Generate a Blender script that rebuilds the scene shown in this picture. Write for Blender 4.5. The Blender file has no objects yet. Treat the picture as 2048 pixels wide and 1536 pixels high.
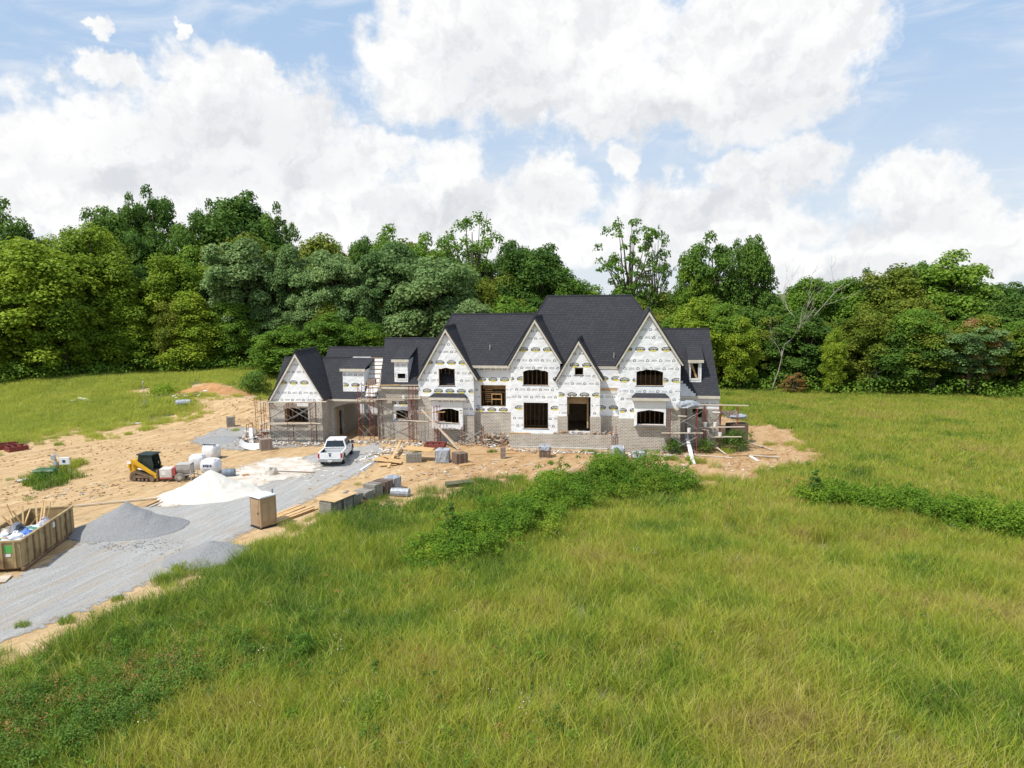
import bpy, bmesh, math, random
import numpy as np
from math import radians, sin, cos, pi, atan2, sqrt
from mathutils import Vector, Matrix
from mathutils.geometry import tessellate_polygon
random.seed(7); RNG = np.random.default_rng(7)
sc = bpy.context.scene
COL = sc.collection
# ------------------------------------------------------------------ camera
H = 14.0; PITCH = radians(7.15); ROLL = radians(-0.55); F = 1421.0
cam = bpy.data.cameras.new('camera'); camo = bpy.data.objects.new('camera', cam); COL.objects.link(camo)
fwd = np.array([0, cos(PITCH), -sin(PITCH)]); up0 = np.array([0, sin(PITCH), cos(PITCH)]); r0 = np.array([1.0, 0, 0])
rgt = r0*cos(ROLL)+up0*sin(ROLL); upv = up0*cos(ROLL)-r0*sin(ROLL)
CP = np.array([0, 0, H])
m = Matrix(((rgt[0], upv[0], -fwd[0], 0), (rgt[1], upv[1], -fwd[1], 0), (rgt[2], upv[2], -fwd[2], H), (0, 0, 0, 1)))
camo.matrix_world = m
cam.sensor_width = 36; cam.lens = 36*F/2048; cam.clip_end = 20000; cam.clip_start = 0.3
sc.camera = camo
# ------------------------------------------------------------------ light
SUN_EL = radians(58); SUN_AZ = radians(-126)     # azimuth from +Y towards +X
sund = Vector((sin(SUN_AZ)*cos(SUN_EL), cos(SUN_AZ)*cos(SUN_EL), sin(SUN_EL)))
sl_ = bpy.data.lights.new('sun', 'SUN'); sl_.energy = 3.9; sl_.angle = radians(1.2); sl_.color = (1.0, 0.955, 0.88)
sun = bpy.data.objects.new('sun', sl_); COL.objects.link(sun)
sun.rotation_euler = sund.to_track_quat('Z', 'Y').to_euler()
sc.view_settings.view_transform = 'Standard'; sc.view_settings.look = 'None'; sc.view_settings.gamma = 1
sc.view_settings.exposure = 0.35
sc.cycles.max_bounces = 6; sc.cycles.transparent_max_bounces = 8; sc.cycles.diffuse_bounces = 3
# ------------------------------------------------------------------ helpers: nodes
class NT:
    def __init__(s, tree): s.t = tree; s.n = tree.nodes; s.l = tree.links
    def new(s, ty, ins=None, **kw):
        n = s.n.new(ty)
        for k, v in kw.items(): setattr(n, k, v)
        for k, v in (ins or {}).items(): s.set(n, k, v)
        return n
    def set(s, n, k, v):
        i = n.inputs[k]
        if isinstance(v, bpy.types.NodeSocket): s.l.new(v, i)
        elif isinstance(v, bpy.types.Node): s.l.new(v.outputs[0], i)
        else: i.default_value = v
    def math(s, op, a, b=None, c=None, clamp=False):
        d = {0: a}
        if b is not None: d[1] = b
        if c is not None: d[2] = c
        return s.new('ShaderNodeMath', d, operation=op, use_clamp=clamp).outputs[0]
    def vm(s, op, a, b=None, c=None):
        d = {0: a}
        if b is not None: d[1] = b
        if c is not None: d[2] = c
        n = s.new('ShaderNodeVectorMath', d, operation=op)
        return n.outputs['Value'] if op in ('LENGTH', 'DOT_PRODUCT', 'DISTANCE') else n.outputs[0]
    def noise(s, vec, scale, detail=3, rough=.5, dist=0):
        return s.new('ShaderNodeTexNoise', {'Vector': vec, 'Scale': scale, 'Detail': detail, 'Roughness': rough, 'Distortion': dist})
    def ramp(s, fac, stops, interp='LINEAR'):
        n = s.new('ShaderNodeValToRGB', {'Fac': fac}); e = n.color_ramp; e.interpolation = interp
        while len(e.elements) < len(stops): e.elements.new(.5)
        for i, (p, c) in enumerate(stops):
            e.elements[i].position = p; e.elements[i].color = (*c, 1) if not isinstance(c, (int, float)) else (c, c, c, 1)
        return n.outputs[0]
    def mix(s, fac, a, b, blend='MIX'):
        n = s.n.new('ShaderNodeMix'); n.data_type = 'RGBA'; n.blend_type = blend
        s.set(n, 0, fac)
        for k, v in ((6, a), (7, b)):
            if isinstance(v, tuple) and len(v) == 3: v = (*v, 1)
            s.set(n, k, v)
        return n.outputs[2]
    def maprange(s, v, a, b, c=0, d=1):
        return s.new('ShaderNodeMapRange', {0: v, 1: a, 2: b, 3: c, 4: d}, interpolation_type='SMOOTHSTEP').outputs[0]
def newmat(name):
    mt = bpy.data.materials.new(name); mt.use_nodes = True; nt = NT(mt.node_tree)
    return mt, nt, mt.node_tree.nodes['Principled BSDF']
MATS = {}
def mat(name, c1, c2=None, scale=2.0, rough=.8, bump=0.0, bscale=None, metal=0, detail=4, lo=.35, hi=.65, world=False, spec=.3, stretch=None, c3=None, s3=.3):
    """plain procedural material: two colours mixed by noise, optional third in large patches, bump"""
    if name in MATS: return MATS[name]
    mt, nt, bs = newmat(name)
    if world: vec = nt.new('ShaderNodeNewGeometry').outputs['Position']
    else: vec = nt.new('ShaderNodeTexCoord').outputs['Object']
    if stretch: vec = nt.vm('MULTIPLY', vec, stretch)
    n = nt.noise(vec, scale, detail, .6)
    c2 = c2 or tuple(min(1, x*.82) for x in c1)
    col = nt.ramp(n.outputs['Fac'], [(lo, c1), (hi, c2)])
    if c3: col = nt.mix(nt.ramp(nt.noise(vec, s3, 3).outputs['Fac'], [(.52, 0.0), (.66, 1.0)]), col, c3)
    nt.set(bs, 'Base Color', col); bs.inputs['Roughness'].default_value = rough; bs.inputs['Metallic'].default_value = metal
    bs.inputs['Specular IOR Level'].default_value = spec
    if bump:
        b = nt.new('ShaderNodeBump', {'Height': nt.noise(vec, bscale or scale*3, 4, .6).outputs['Fac'], 'Strength': 1.0, 'Distance': bump})
        nt.set(bs, 'Normal', b)
    MATS[name] = mt; return mt
ROADANG = 74.5
# ------------------------------------------------------------------ world: Nishita sky with cumulus clouds
w = bpy.data.worlds.new('World'); sc.world = w; w.use_nodes = True
nt = NT(w.node_tree); bg = w.node_tree.nodes['Background']
sky = nt.new('ShaderNodeTexSky', sky_type='NISHITA'); sky.sun_disc = False; sky.sun_elevation = SUN_EL; sky.sun_rotation = SUN_AZ
sky.altitude = 200; sky.air_density = 1.0; sky.dust_density = 1.6; sky.ozone_density = 1.0
d = nt.new('ShaderNodeTexCoord').outputs['Generated']
wr = nt.noise(d, 7.0, 5, .6).outputs['Color']; wr2 = nt.noise(d, 34.0, 5, .6).outputs['Color']
wv = nt.vm('ADD', nt.vm('MULTIPLY', nt.vm('SUBTRACT', wr, (.5, .5, .5)), (.17, .17, .13)), nt.vm('MULTIPLY', nt.vm('SUBTRACT', wr2, (.5, .5, .5)), (.035, .035, .035)))
dd = nt.vm('ADD', d, wv)
sep = nt.new('ShaderNodeSeparateXYZ', {0: dd})
az = nt.math('ARCTAN2', sep.outputs[0], sep.outputs[1]); el = nt.math('ARCSINE', nt.math('MAXIMUM', nt.math('MINIMUM', sep.outputs[2], 1.0), -1.0))
P = nt.new('ShaderNodeCombineXYZ', {0: az, 1: el, 2: 0.0}).outputs[0]
def azel(px, py):
    v = fwd + rgt*(px-1024)/F + upv*(768-py)/F; v = v/np.linalg.norm(v)
    return atan2(v[0], v[1]), math.asin(v[2])
def blobs(lst):
    acc = None
    for (px, py, rx, ry) in lst:
        a, e = azel(px, py)
        q = nt.vm('MULTIPLY', nt.vm('SUBTRACT', P, (a, e, 0)), (F/rx*.93, F/ry*.93, 0))
        L = nt.vm('LENGTH', q)
        acc = L if acc is None else nt.math('SMOOTH_MIN', acc, L, .25)
    return acc
CL = [(90, 300, 102, 88), (180, 235, 55, 55), (330, 330, 195, 139), (420, 190, 106, 83), (500, 160, 55, 46), (250, 118, 48, 26), (205, 45, 22, 13), (380, 55, 12, 15), (560, 300, 120, 111),
      (140, 420, 176, 55), (420, 430, 241, 83), (770, 300, 55, 55), (700, 360, 102, 74), (880, 370, 83, 79), (860, 460, 241, 83), (1010, 430, 137, 68), (1100, 380, 68, 60), (1240, 340, 38, 30),
      (900, 40, 158, 120), (830, 150, 111, 74), (1050, 120, 158, 130), (1200, 60, 139, 102), (1240, 210, 213, 79), (1500, 90, 186, 130), (1640, 60, 120, 83), (1480, 210, 167, 69),
      (1520, 350, 103, 47), (1610, 320, 77, 43), (1330, 420, 137, 51), (1450, 450, 223, 51), (1250, 480, 283, 51), (1830, 385, 94, 47), (1940, 420, 77, 43), (1850, 500, 223, 55), (1650, 520, 215, 43), (700, 500, 372, 55), (2050, 470, 68, 51), (20, 420, 83, 46)]
Lc = blobs(CL)
det = nt.noise(d, 26.0, 7, .62).outputs['Fac']
fld = nt.math('ADD', Lc, nt.math('MULTIPLY', nt.math('SUBTRACT', det, .5), 1.25))
mask = nt.maprange(fld, 1.20, 0.70)
# clouds all round, outside the picture too
gen = nt.maprange(nt.noise(nt.vm('MULTIPLY', d, (1, 1, 2.2)), 2.6, 8, .58).outputs['Fac'], .50, .60)
outside = nt.maprange(nt.math('ABSOLUTE', az), .75, 1.0)
mask = nt.math('MAXIMUM', mask, nt.math('MULTIPLY', gen, nt.math('MAXIMUM', outside, nt.maprange(el, .5, .7))))
wisp = nt.math('MULTIPLY', nt.maprange(nt.noise(nt.vm('MULTIPLY', d, (2, 1, 7)), 3.2, 6, .6, .8).outputs['Fac'], .42, .78), .55)
mask = nt.math('MAXIMUM', mask, wisp)
SHB = [(460, 270, 170, 55), (1310, 265, 260, 42), (1000, 170, 120, 90), (620, 330, 130, 30), (1600, 350, 90, 45), (880, 430, 110, 26), (1850, 440, 120, 24), (1080, 400, 70, 26), (1420, 420, 110, 24), (330, 350, 200, 30), (1290, 390, 40, 50), (1700, 540, 200, 20), (1560, 200, 110, 60)]
Ls = blobs(SHB)
shd = nt.math('MULTIPLY', nt.maprange(nt.math('ADD', Ls, nt.math('MULTIPLY', nt.math('SUBTRACT', nt.noise(d, 9.0, 5, .6).outputs['Fac'], .5), 1.3)), 1.5, .35), .55)
shn = nt.maprange(nt.noise(nt.vm('ADD', d, nt.vm('MULTIPLY', wv, (1.5, 1.5, 1.5))), 15.0, 6, .6).outputs['Fac'], .46, .74)
q1 = nt.noise(dd, 11.0, 6, .55).outputs['Fac']; q2 = nt.noise(nt.vm('ADD', dd, (-.012, 0.0, .016)), 11.0, 6, .55).outputs['Fac']
rel = nt.math('MULTIPLY', nt.math('ADD', nt.math('MULTIPLY', nt.math('SUBTRACT', q2, q1), 7.0), .22), .9, clamp=True)
shd = nt.math('ADD', nt.math('MULTIPLY', shd, .8), nt.math('MULTIPLY', rel, .55), clamp=True)
ccol = nt.mix(shd, (.915, .915, .915), (.665, .685, .72))
skyc = nt.mix(nt.maprange(nt.new('ShaderNodeSeparateXYZ', {0: d}).outputs[2], -.02, .34), (.76, .83, .90), (.43, .60, .84))
skyn = nt.mix(1.0, sky.outputs[0], (.085, .085, .085), 'MULTIPLY')
sk = nt.mix(.85, skyn, skyc)
nt.set(bg, 'Color', nt.mix(mask, sk, ccol)); bg.inputs['Strength'].default_value = 0.86
w.cycles.sampling_method = 'MANUAL'; w.cycles.sample_map_resolution = 512
# ------------------------------------------------------------------ helpers: pixels of the survey -> points on real planes
def ray(px, py): return fwd + rgt*(px-1024)/F + upv*(768-py)/F
def _vn(x, y, s, seed):
    x = np.asarray(x, float)/s; y = np.asarray(y, float)/s
    xi = np.floor(x).astype(np.int64); yi = np.floor(y).astype(np.int64); xf = x-xi; yf = y-yi
    def h(a, b):
        n = (a*374761393 + b*668265263 + seed*1442695) & 0x7fffffff
        n = ((n ^ (n >> 13))*1274126177) & 0x7fffffff
        return ((n ^ (n >> 16)) & 0xffff)/65535.0
    sx = xf*xf*(3-2*xf); sy = yf*yf*(3-2*yf)
    return (h(xi, yi)*(1-sx)+h(xi+1, yi)*sx)*(1-sy)+(h(xi, yi+1)*(1-sx)+h(xi+1, yi+1)*sx)*sy
def fbm(x, y, s, seed, o=3):
    r = 0; a = .5
    for k in range(o): r = r + a*(_vn(x, y, s, seed+k)-.5)*2; a *= .5; s = s/2.1
    return r
def sst(x, a, b):
    t = np.clip((np.asarray(x, float)-a)/(b-a), 0, 1); return t*t*(3-2*t)
def T(x, y):
    x = np.asarray(x, float); y = np.asarray(y, float)
    z = 2.6*sst(y, 72, 104)*sst(-x, 14, 40)
    z = z + 3.0*sst(y, 108, 170)*sst(-x, 5, 40)
    far = sst(y, 86, 100)
    near = sst(54-y+(x*.0), -2, 14)*sst(x, -14, -4) + far
    z = z + np.clip(near, 0, 1)*fbm(x, y, 9, 11)*.35
    # bank of dug earth left of the garage
    b = np.exp(-(((x+36)/7.5)**2+((y-86)/3.2)**2))*1.1
    return z + b
def at(px, py, dz=0.0):
    dv = ray(px, py); t = (0-H)/min(dv[2], -1e-4)
    for _ in range(30):
        p = CP+dv*t; z = float(T(p[0], p[1]))+dz; t2 = (z-H)/dv[2]; t = t*.5+t2*.5
    p = CP+dv*t; return Vector((p[0], p[1], float(T(p[0], p[1]))))
def mpp(p): return (Vector(p)-Vector(CP)).dot(Vector(fwd))/F      # metres per survey pixel at p
# ------------------------------------------------------------------ helpers: meshes
class MB:
    def __init__(s): s.v = []; s.f = []; s.c = None; s.mi = []
    def add(s, vs, fs, mi=0):
        o = len(s.v); s.v += [tuple(a) for a in vs]; s.f += [tuple(i+o for i in f) for f in fs]; s.mi += [mi]*len(fs); return s
    def box(s, c, d, rz=0, rx=0, ry=0, mi=0, taper=1.0):
        x, y, z = d[0]/2, d[1]/2, d[2]/2; R = Matrix.Rotation(rz, 3, 'Z') @ Matrix.Rotation(ry, 3, 'Y') @ Matrix.Rotation(rx, 3, 'X')
        vs = [Vector((a*x*(taper if k > 0 else 1), b*y*(taper if k > 0 else 1), k*z)) for k in (-1, 1) for a, b in ((-1, -1), (1, -1), (1, 1), (-1, 1))]
        return s.add([R @ q + Vector(c) for q in vs], [(3, 2, 1, 0), (4, 5, 6, 7), (0, 1, 5, 4), (1, 2, 6, 5), (2, 3, 7, 6), (3, 0, 4, 7)], mi)
    def b2(s, a, b, mi=0):
        return s.box([(a[i]+b[i])/2 for i in range(3)], [abs(b[i]-a[i]) for i in range(3)], mi=mi)
    def beam(s, p, q, w, h, mi=0, up=(0, 0, 1)):
        p = Vector(p); q = Vector(q); d = (q-p)
        if d.length < 1e-6: return s
        dn = d.normalized(); up = Vector(up)
        if abs(dn.dot(up)) > .98: up = Vector((1, 0, 0))
        a = dn.cross(up).normalized(); b = a.cross(dn).normalized()
        vs = [o + a*(i*w/2) + b*(j*h/2) for o in (p, q) for i, j in ((-1, -1), (1, -1), (1, 1), (-1, 1))]
        return s.add(vs, [(0, 1, 2, 3), (7, 6, 5, 4), (0, 4, 5, 1), (1, 5, 6, 2), (2, 6, 7, 3), (3, 7, 4, 0)], mi)
    def tube(s, pts, rad, n=8, mi=0, cap=True):
        pts = [Vector(p) for p in pts]; k = len(pts); rad = rad if isinstance(rad, (list, tuple)) else [rad]*k
        vs = []; ref = Vector((.13, .21, .97))
        for i, p in enumerate(pts):
            d = (pts[min(i+1, k-1)]-pts[max(i-1, 0)]).normalized()
            r_ = ref if abs(d.dot(ref)) < .95 else Vector((1, 0, 0))
            a = d.cross(r_).normalized(); b = d.cross(a)
            vs += [p + (a*cos(2*pi*j/n)+b*sin(2*pi*j/n))*rad[i] for j in range(n)]
        fs = [(i*n+j, i*n+(j+1) % n, (i+1)*n+(j+1) % n, (i+1)*n+j) for i in range(k-1) for j in range(n)]
        if cap: fs += [tuple(range(n))[::-1], tuple((k-1)*n+j for j in range(n))]
        return s.add(vs, fs, mi)
    def lathe(s, c, prof, n=16, mi=0, M=None):
        vs = []
        for (r_, z) in prof: vs += [Vector((r_*cos(2*pi*j/n), r_*sin(2*pi*j/n), z)) for j in range(n)]
        if M is not None: vs = [M @ q for q in vs]
        vs = [q+Vector(c) for q in vs]; k = len(prof)
        fs = [(i*n+j, i*n+(j+1) % n, (i+1)*n+(j+1) % n, (i+1)*n+j) for i in range(k-1) for j in range(n)]
        fs += [tuple(range(n))[::-1], tuple((k-1)*n+j for j in range(n))]
        return s.add(vs, fs, mi)
    def prism(s, poly, fr, bk, holes=(), mi=0):
        """poly: list of (a,b); fr / bk: functions (a,b)->3-D point of the front and back sheet"""
        loops = [list(poly)]+[list(h) for h in holes]
        flat = [p for l in loops for p in l]; n = len(flat)
        tris = tessellate_polygon([[Vector((a, b, 0)) for a, b in l] for l in loops])
        vs = [fr(a, b) for a, b in flat]+[bk(a, b) for a, b in flat]
        fs = []
        for t in tris:
            a, b, c = [flat[i] for i in t]
            ar = (b[0]-a[0])*(c[1]-a[1])-(b[1]-a[1])*(c[0]-a[0])
            t = tuple(t) if ar > 0 else tuple(t)[::-1]
            fs.append(t); fs.append(tuple(i+n for i in t)[::-1])
        o = 0
        for l in loops:
            k = len(l)
            for i in range(k): fs.append((o+i, o+n+i, o+n+(i+1) % k, o+(i+1) % k))
            o += k
        return s.add(vs, fs, mi)
    def slab(s, poly3, th, mi=0):
        """planar 3-D polygon thickened downwards along its normal"""
        pts = [Vector(p) for p in poly3]; nrm = Vector((0, 0, 0))
        for i in range(len(pts)): nrm += (pts[i]-pts[0]).cross(pts[(i+1) % len(pts)]-pts[0])
        nrm.normalize()
        if nrm.z < 0: pts = pts[::-1]; nrm = -nrm
        k = len(pts)
        vs = pts+[p-nrm*th for p in pts]
        return s.add(vs, [tuple(range(k)), tuple(range(2*k-1, k-1, -1))]+[(i, i+k, (i+1) % k+k, (i+1) % k) for i in range(k)], mi)
    def mesh(s, name, mats, smooth=False, fix=False):
        me = bpy.data.meshes.new(name); me.from_pydata(s.v, [], s.f)
        for m_ in (mats if isinstance(mats, (list, tuple)) else [mats]): me.materials.append(m_)
        if any(s.mi): me.polygons.foreach_set('material_index', s.mi)
        if smooth: me.polygons.foreach_set('use_smooth', [True]*len(me.polygons))
        if fix:
            bm = bmesh.new(); bm.from_mesh(me); bmesh.ops.recalc_face_normals(bm, faces=bm.faces); bm.to_mesh(me); bm.free()
        me.update(); return me
    def build(s, name, mats, parent=None, smooth=False, bevel=0, fix=True):
        o = bpy.data.objects.new(name, s.mesh(name, mats, smooth, fix)); COL.objects.link(o)
        if parent: o.parent = parent
        if bevel:
            md = o.modifiers.new('bevel', 'BEVEL'); md.width = bevel; md.segments = 2; md.limit_method = 'ANGLE'; md.angle_limit = radians(40)
        return o
def tag(o, label=None, cat=None, group=None, kind=None):
    if label: o['label'] = label
    if cat: o['category'] = cat
    if group: o['group'] = group
    if kind: o['kind'] = kind
    return o
def thing(name, label, cat, loc=(0, 0, 0), rz=0, group=None, rx=0, ry=0):
    o = bpy.data.objects.new(name, None); COL.objects.link(o); o.empty_display_size = .3
    o.location = loc; o.rotation_euler = (rx, ry, rz); return tag(o, label, cat, group)
def copytree(o, parent=None):
    c = o.copy(); COL.objects.link(c)
    if parent: c.parent = parent
    for ch in list(o.children): copytree(ch, c)
    return c
def npmesh(name, V, Fc, mats, smooth=False):
    """V (n,3), Fc (m,k) arrays"""
    V = np.asarray(V, np.float32); Fc = np.asarray(Fc, np.int32); k = Fc.shape[1]
    me = bpy.data.meshes.new(name); me.vertices.add(len(V)); me.vertices.foreach_set('co', V.ravel())
    me.loops.add(Fc.size); me.loops.foreach_set('vertex_index', Fc.ravel())
    me.polygons.add(len(Fc)); me.polygons.foreach_set('loop_start', np.arange(0, Fc.size, k, dtype=np.int32)); me.polygons.foreach_set('loop_total', np.full(len(Fc), k, np.int32))
    for m_ in (mats if isinstance(mats, (list, tuple)) else [mats]): me.materials.append(m_)
    if smooth: me.polygons.foreach_set('use_smooth', np.ones(len(Fc), bool))
    me.update(calc_edges=True); return me
def link(name, me, parent=None):
    o = bpy.data.objects.new(name, me); COL.objects.link(o)
    if parent: o.parent = parent
    return o
# ------------------------------------------------------------------ ground
def inpoly(x, y, poly):
    x = np.asarray(x); y = np.asarray(y); r = np.zeros(x.shape, bool); n = len(poly)
    for i in range(n):
        x1, y1 = poly[i][:2]; x2, y2 = poly[(i+1) % n][:2]
        if y1 == y2: continue
        c = ((y1 > y) != (y2 > y)) & (x < (x2-x1)*(y-y1)/(y2-y1)+x1); r ^= c
    return r
def gpoly(pts): return [tuple(at(*p)) for p in pts]
DIRT = gpoly([(-150, 900), (-20, 893), (50, 890), (80, 862), (130, 846), (200, 862), (255, 851), (310, 837), (378, 824), (388, 806), (345, 797), (258, 796), (256, 782), (300, 776), (330, 790), (372, 792), (378, 772), (410, 762), (470, 772), (492, 792), (560, 782),
              (700, 770), (900, 760), (1300, 765), (1440, 800), (1490, 850), (1545, 845), (1590, 862), (1650, 890), (1640, 920), (1575, 938), (1540, 957), (1475, 970), (1400, 973), (1330, 965), (1150, 974), (1060, 978),
              (950, 984), (905, 1004), (862, 1005), (830, 1020), (800, 1010), (770, 1005), (705, 1035), (640, 1062), (560, 1087), (505, 1106), (480, 1133), (430, 1167), (330, 1201), (250, 1243), (150, 1285), (60, 1325), (-150, 1388)])
ROAD = gpoly([(-150, 1215), (0, 1165), (75, 1132), (140, 1095), (180, 1060), (250, 1015), (340, 1008), (430, 996), (500, 968), (545, 930), (640, 905), (760, 885), (776, 905), (745, 935), (690, 965), (640, 990), (590, 1022), (520, 1055), (470, 1078), (455, 1108), (420, 1130),
              (330, 1155), (240, 1195), (140, 1235), (0, 1292), (-150, 1345)])
PATCH = gpoly([(378, 884), (400, 868), (440, 855), (500, 853), (546, 868), (560, 880), (690, 878), (700, 890), (560, 897), (480, 903), (410, 898)])
SAND = gpoly([(455, 945), (500, 925), (540, 915), (600, 912), (640, 925), (650, 940), (590, 960), (540, 968), (480, 990), (330, 1022), (305, 1015), (340, 985)])
BARE = gpoly([(1560, 840), (1600, 838), (1640, 846), (1600, 853)])
def grid(xs, ys):
    X, Y = np.meshgrid(xs, ys); nx, ny = len(xs), len(ys)
    i = np.arange(nx*ny).reshape(ny, nx)
    return X.ravel(), Y.ravel(), np.stack([i[:-1, :-1].ravel(), i[:-1, 1:].ravel(), i[1:, 1:].ravel(), i[1:, :-1].ravel()], 1)
def sheet(name, poly, step, dz, mt, wob=.8, seed=3, extra=None, drop=0.0, relief=0):
    xs = np.arange(min(p[0] for p in poly)-1, max(p[0] for p in poly)+1, step); ys = np.arange(min(p[1] for p in poly)-1, max(p[1] for p in poly)+1, step)
    X, Y, Fc = grid(xs, ys)
    cx = X[Fc].mean(1); cy = Y[Fc].mean(1)
    wx = cx+fbm(cx, cy, 1.6, seed, 4)*wob; wy = cy+fbm(cx, cy, 1.6, seed+9, 4)*wob
    k = inpoly(wx, wy, poly)
    if drop: k &= ~(fbm(cx, cy, 1.2, seed+20, 3) > drop)
    if extra: k |= inpoly(wx, wy, extra)
    Fc = Fc[k]; u, inv = np.unique(Fc, return_inverse=True)
    Z = T(X[u], Y[u])+dz
    ds = np.full(len(u), 1e9)
    for i_ in range(len(poly)):
        (x1, y1), (x2, y2) = poly[i_][:2], poly[(i_+1) % len(poly)][:2]; L2 = (x2-x1)**2+(y2-y1)**2+1e-9
        t_ = np.clip(((X[u]-x1)*(x2-x1)+(Y[u]-y1)*(y2-y1))/L2, 0, 1); ds = np.minimum(ds, np.hypot(X[u]-x1-t_*(x2-x1), Y[u]-y1-t_*(y2-y1)))
    ds = np.where(inpoly(X[u], Y[u], poly), ds, -ds)
    if relief: Z = Z+np.maximum(0, fbm(X[u], Y[u], 1.1, seed+5, 4))*relief
    me = npmesh(name, np.stack([X[u], Y[u], Z], 1), inv.reshape(-1, 4), mt, True); at2 = me.attributes.new('edge', 'FLOAT', 'POINT'); at2.data.foreach_set('value', ds.astype(np.float32))
    return tag(link(name, me), kind='structure')
g_ = lambda a, b, n: list(np.geomspace(a, b, n))
xs = np.array([-x for x in g_(95, 4000, 16)][::-1]+list(np.arange(-94, 94.5, 1.0))+g_(95, 4000, 16))
ys = np.array([-60, -30, -10]+list(np.arange(0, 176, 1.0))+g_(177, 6000, 18))
X, Y, Fc = grid(xs, ys)
Z = T(X, Y); Z[np.abs(X) > 400] = 0
g_mat = mat('ground_soil', (.10, .12, .035), (.15, .14, .055), .8, .95, .03, 6, world=True)
tag(link('ground', npmesh('ground', np.stack([X, Y, Z], 1), Fc, g_mat, True)), kind='structure')
# dirt: tan clay, browner in patches, wheel-track streaks
mt, nt, bs = newmat('dirt_clay'); pos = nt.new('ShaderNodeNewGeometry').outputs['Position']
px_ = nt.new('ShaderNodeSeparateXYZ', {0: pos}).outputs[0]
a = nt.noise(pos, .22, 5, .6).outputs['Fac']; b = nt.noise(nt.vm('MULTIPLY', nt.new('ShaderNodeVectorRotate', {'Vector': pos, 'Angle': radians(-65)}, rotation_type='Z_AXIS').outputs[0], (.55, 1.5, 1)), .8, 9, .72, 1.2).outputs['Fac']
c = nt.ramp(b, [(.30, (.33, .19, .09)), (.44, (.50, .34, .18)), (.62, (.60, .44, .26))])
rt = nt.ramp(b, [(.3, (.26, .14, .065)), (.46, (.42, .265, .135)), (.65, (.52, .37, .215))])
c = nt.mix(nt.maprange(px_, -14, -2), c, rt)
rut = nt.ramp(nt.noise(nt.vm('MULTIPLY', nt.new('ShaderNodeVectorRotate', {'Vector': pos, 'Angle': radians(-62)}, rotation_type='Z_AXIS').outputs[0], (.05, 1.0, 1)), 1.5, 3, .6, .8).outputs['Fac'], [(.52, 0.0), (.58, 1.0), (.64, 0.0)])
rut = nt.math('MULTIPLY', rut, nt.maprange(px_, -11, -18))
c = nt.mix(nt.math('MULTIPLY', rut, .25), c, (.36, .22, .12))
c = nt.mix(nt.ramp(a, [(.58, 0.0), (.72, .6)]), c, (.30, .18, .10))
c = nt.mix(nt.ramp(nt.noise(pos, 3.5, 6, .7).outputs['Fac'], [(.6, 0.0), (.72, .6)]), c, (.52, .43, .31))
c = nt.mix(nt.ramp(nt.noise(pos, .9, 6, .75).outputs['Fac'], [(.58, 0.0), (.66, .6)]), c, (.15, .16, .05))
nt.set(bs, 'Base Color', c); bs.inputs['Roughness'].default_value = .95; bs.inputs['Specular IOR Level'].default_value = .1
hb = nt.math('ADD', nt.math('SUBTRACT', nt.math('MULTIPLY', b, 1.0), nt.math('MULTIPLY', rut, .25)), nt.math('MULTIPLY', nt.noise(pos, 7, 4, .7).outputs['Fac'], .35))
nt.set(bs, 'Normal', nt.new('ShaderNodeBump', {'Height': hb, 'Strength': 1.0, 'Distance': .2}))
DIRTM = mt
sheet('dirt_yard', DIRT, .3, .012, mt, 1.3, 3)
# gravel
def soft(mt, width=1.6, scale=2.4, off=-.3):
    nt = NT(mt.node_tree); bs = mt.node_tree.nodes['Principled BSDF']; pos = nt.new('ShaderNodeNewGeometry').outputs['Position']
    e = nt.new('ShaderNodeAttribute', attribute_name='edge').outputs['Fac']
    n = nt.math('ADD', nt.math('MULTIPLY', nt.math('SUBTRACT', nt.noise(pos, scale, 7, .75).outputs['Fac'], .5), 3.2), nt.math('DIVIDE', nt.math('ADD', e, -off), width))
    nt.set(bs, 'Alpha', nt.maprange(n, .35, .75))
def gravel(name, c1, c2, c3, streak=True):
    mt, nt, bs = newmat(name); pos = nt.new('ShaderNodeNewGeometry').outputs['Position']
    f = nt.noise(pos, 11, 4, .75).outputs['Fac']
    q = nt.vm('MULTIPLY', nt.new('ShaderNodeVectorRotate', {'Vector': pos, 'Angle': radians(-ROADANG)}, rotation_type='Z_AXIS').outputs[0], (.35, 2.6, 1)) if streak else pos
    s_ = nt.noise(q, .9, 5, .6, .4).outputs['Fac']
    c = nt.mix(nt.ramp(f, [(.3, 0.0), (.7, 1.0)]), c1, c2)
    c = nt.mix(nt.ramp(s_, [(.42, 0.0), (.66, .6)]), c, c3)
    if streak: c = nt.mix(nt.ramp(nt.noise(q, .55, 5, .6, .4).outputs['Fac'], [(.50, 0.0), (.64, .7)]), c, (.43, .37, .30))
    nt.set(bs, 'Base Color', c); bs.inputs['Roughness'].default_value = .95; bs.inputs['Specular IOR Level'].default_value = .15
    nt.set(bs, 'Normal', nt.new('ShaderNodeBump', {'Height': nt.math('ADD', f, nt.math('MULTIPLY', s_, 1.5 if streak else .5)), 'Strength': 1.0, 'Distance': .12}))
    return mt
GRV = gravel('drive_gravel', (.27, .285, .31), (.40, .41, .425), (.46, .465, .47))
GRVH = gravel('heap_gravel', (.235, .24, .25), (.40, .405, .41), (.32, .32, .325), False)
GRVD = gravel('drive_gravel_soft', (.33, .325, .32), (.455, .45, .435), (.53, .52, .50)); soft(GRVD, 1.2, 2.2, -.5)
sheet('gravel_road', ROAD, .25, .03, GRVD, 1.0, 5)
GRVA = gravel('apron_gravel', (.29, .285, .28), (.40, .395, .385), (.44, .42, .39), False); soft(GRVA, 1.6, 1.2, -.6)
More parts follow.
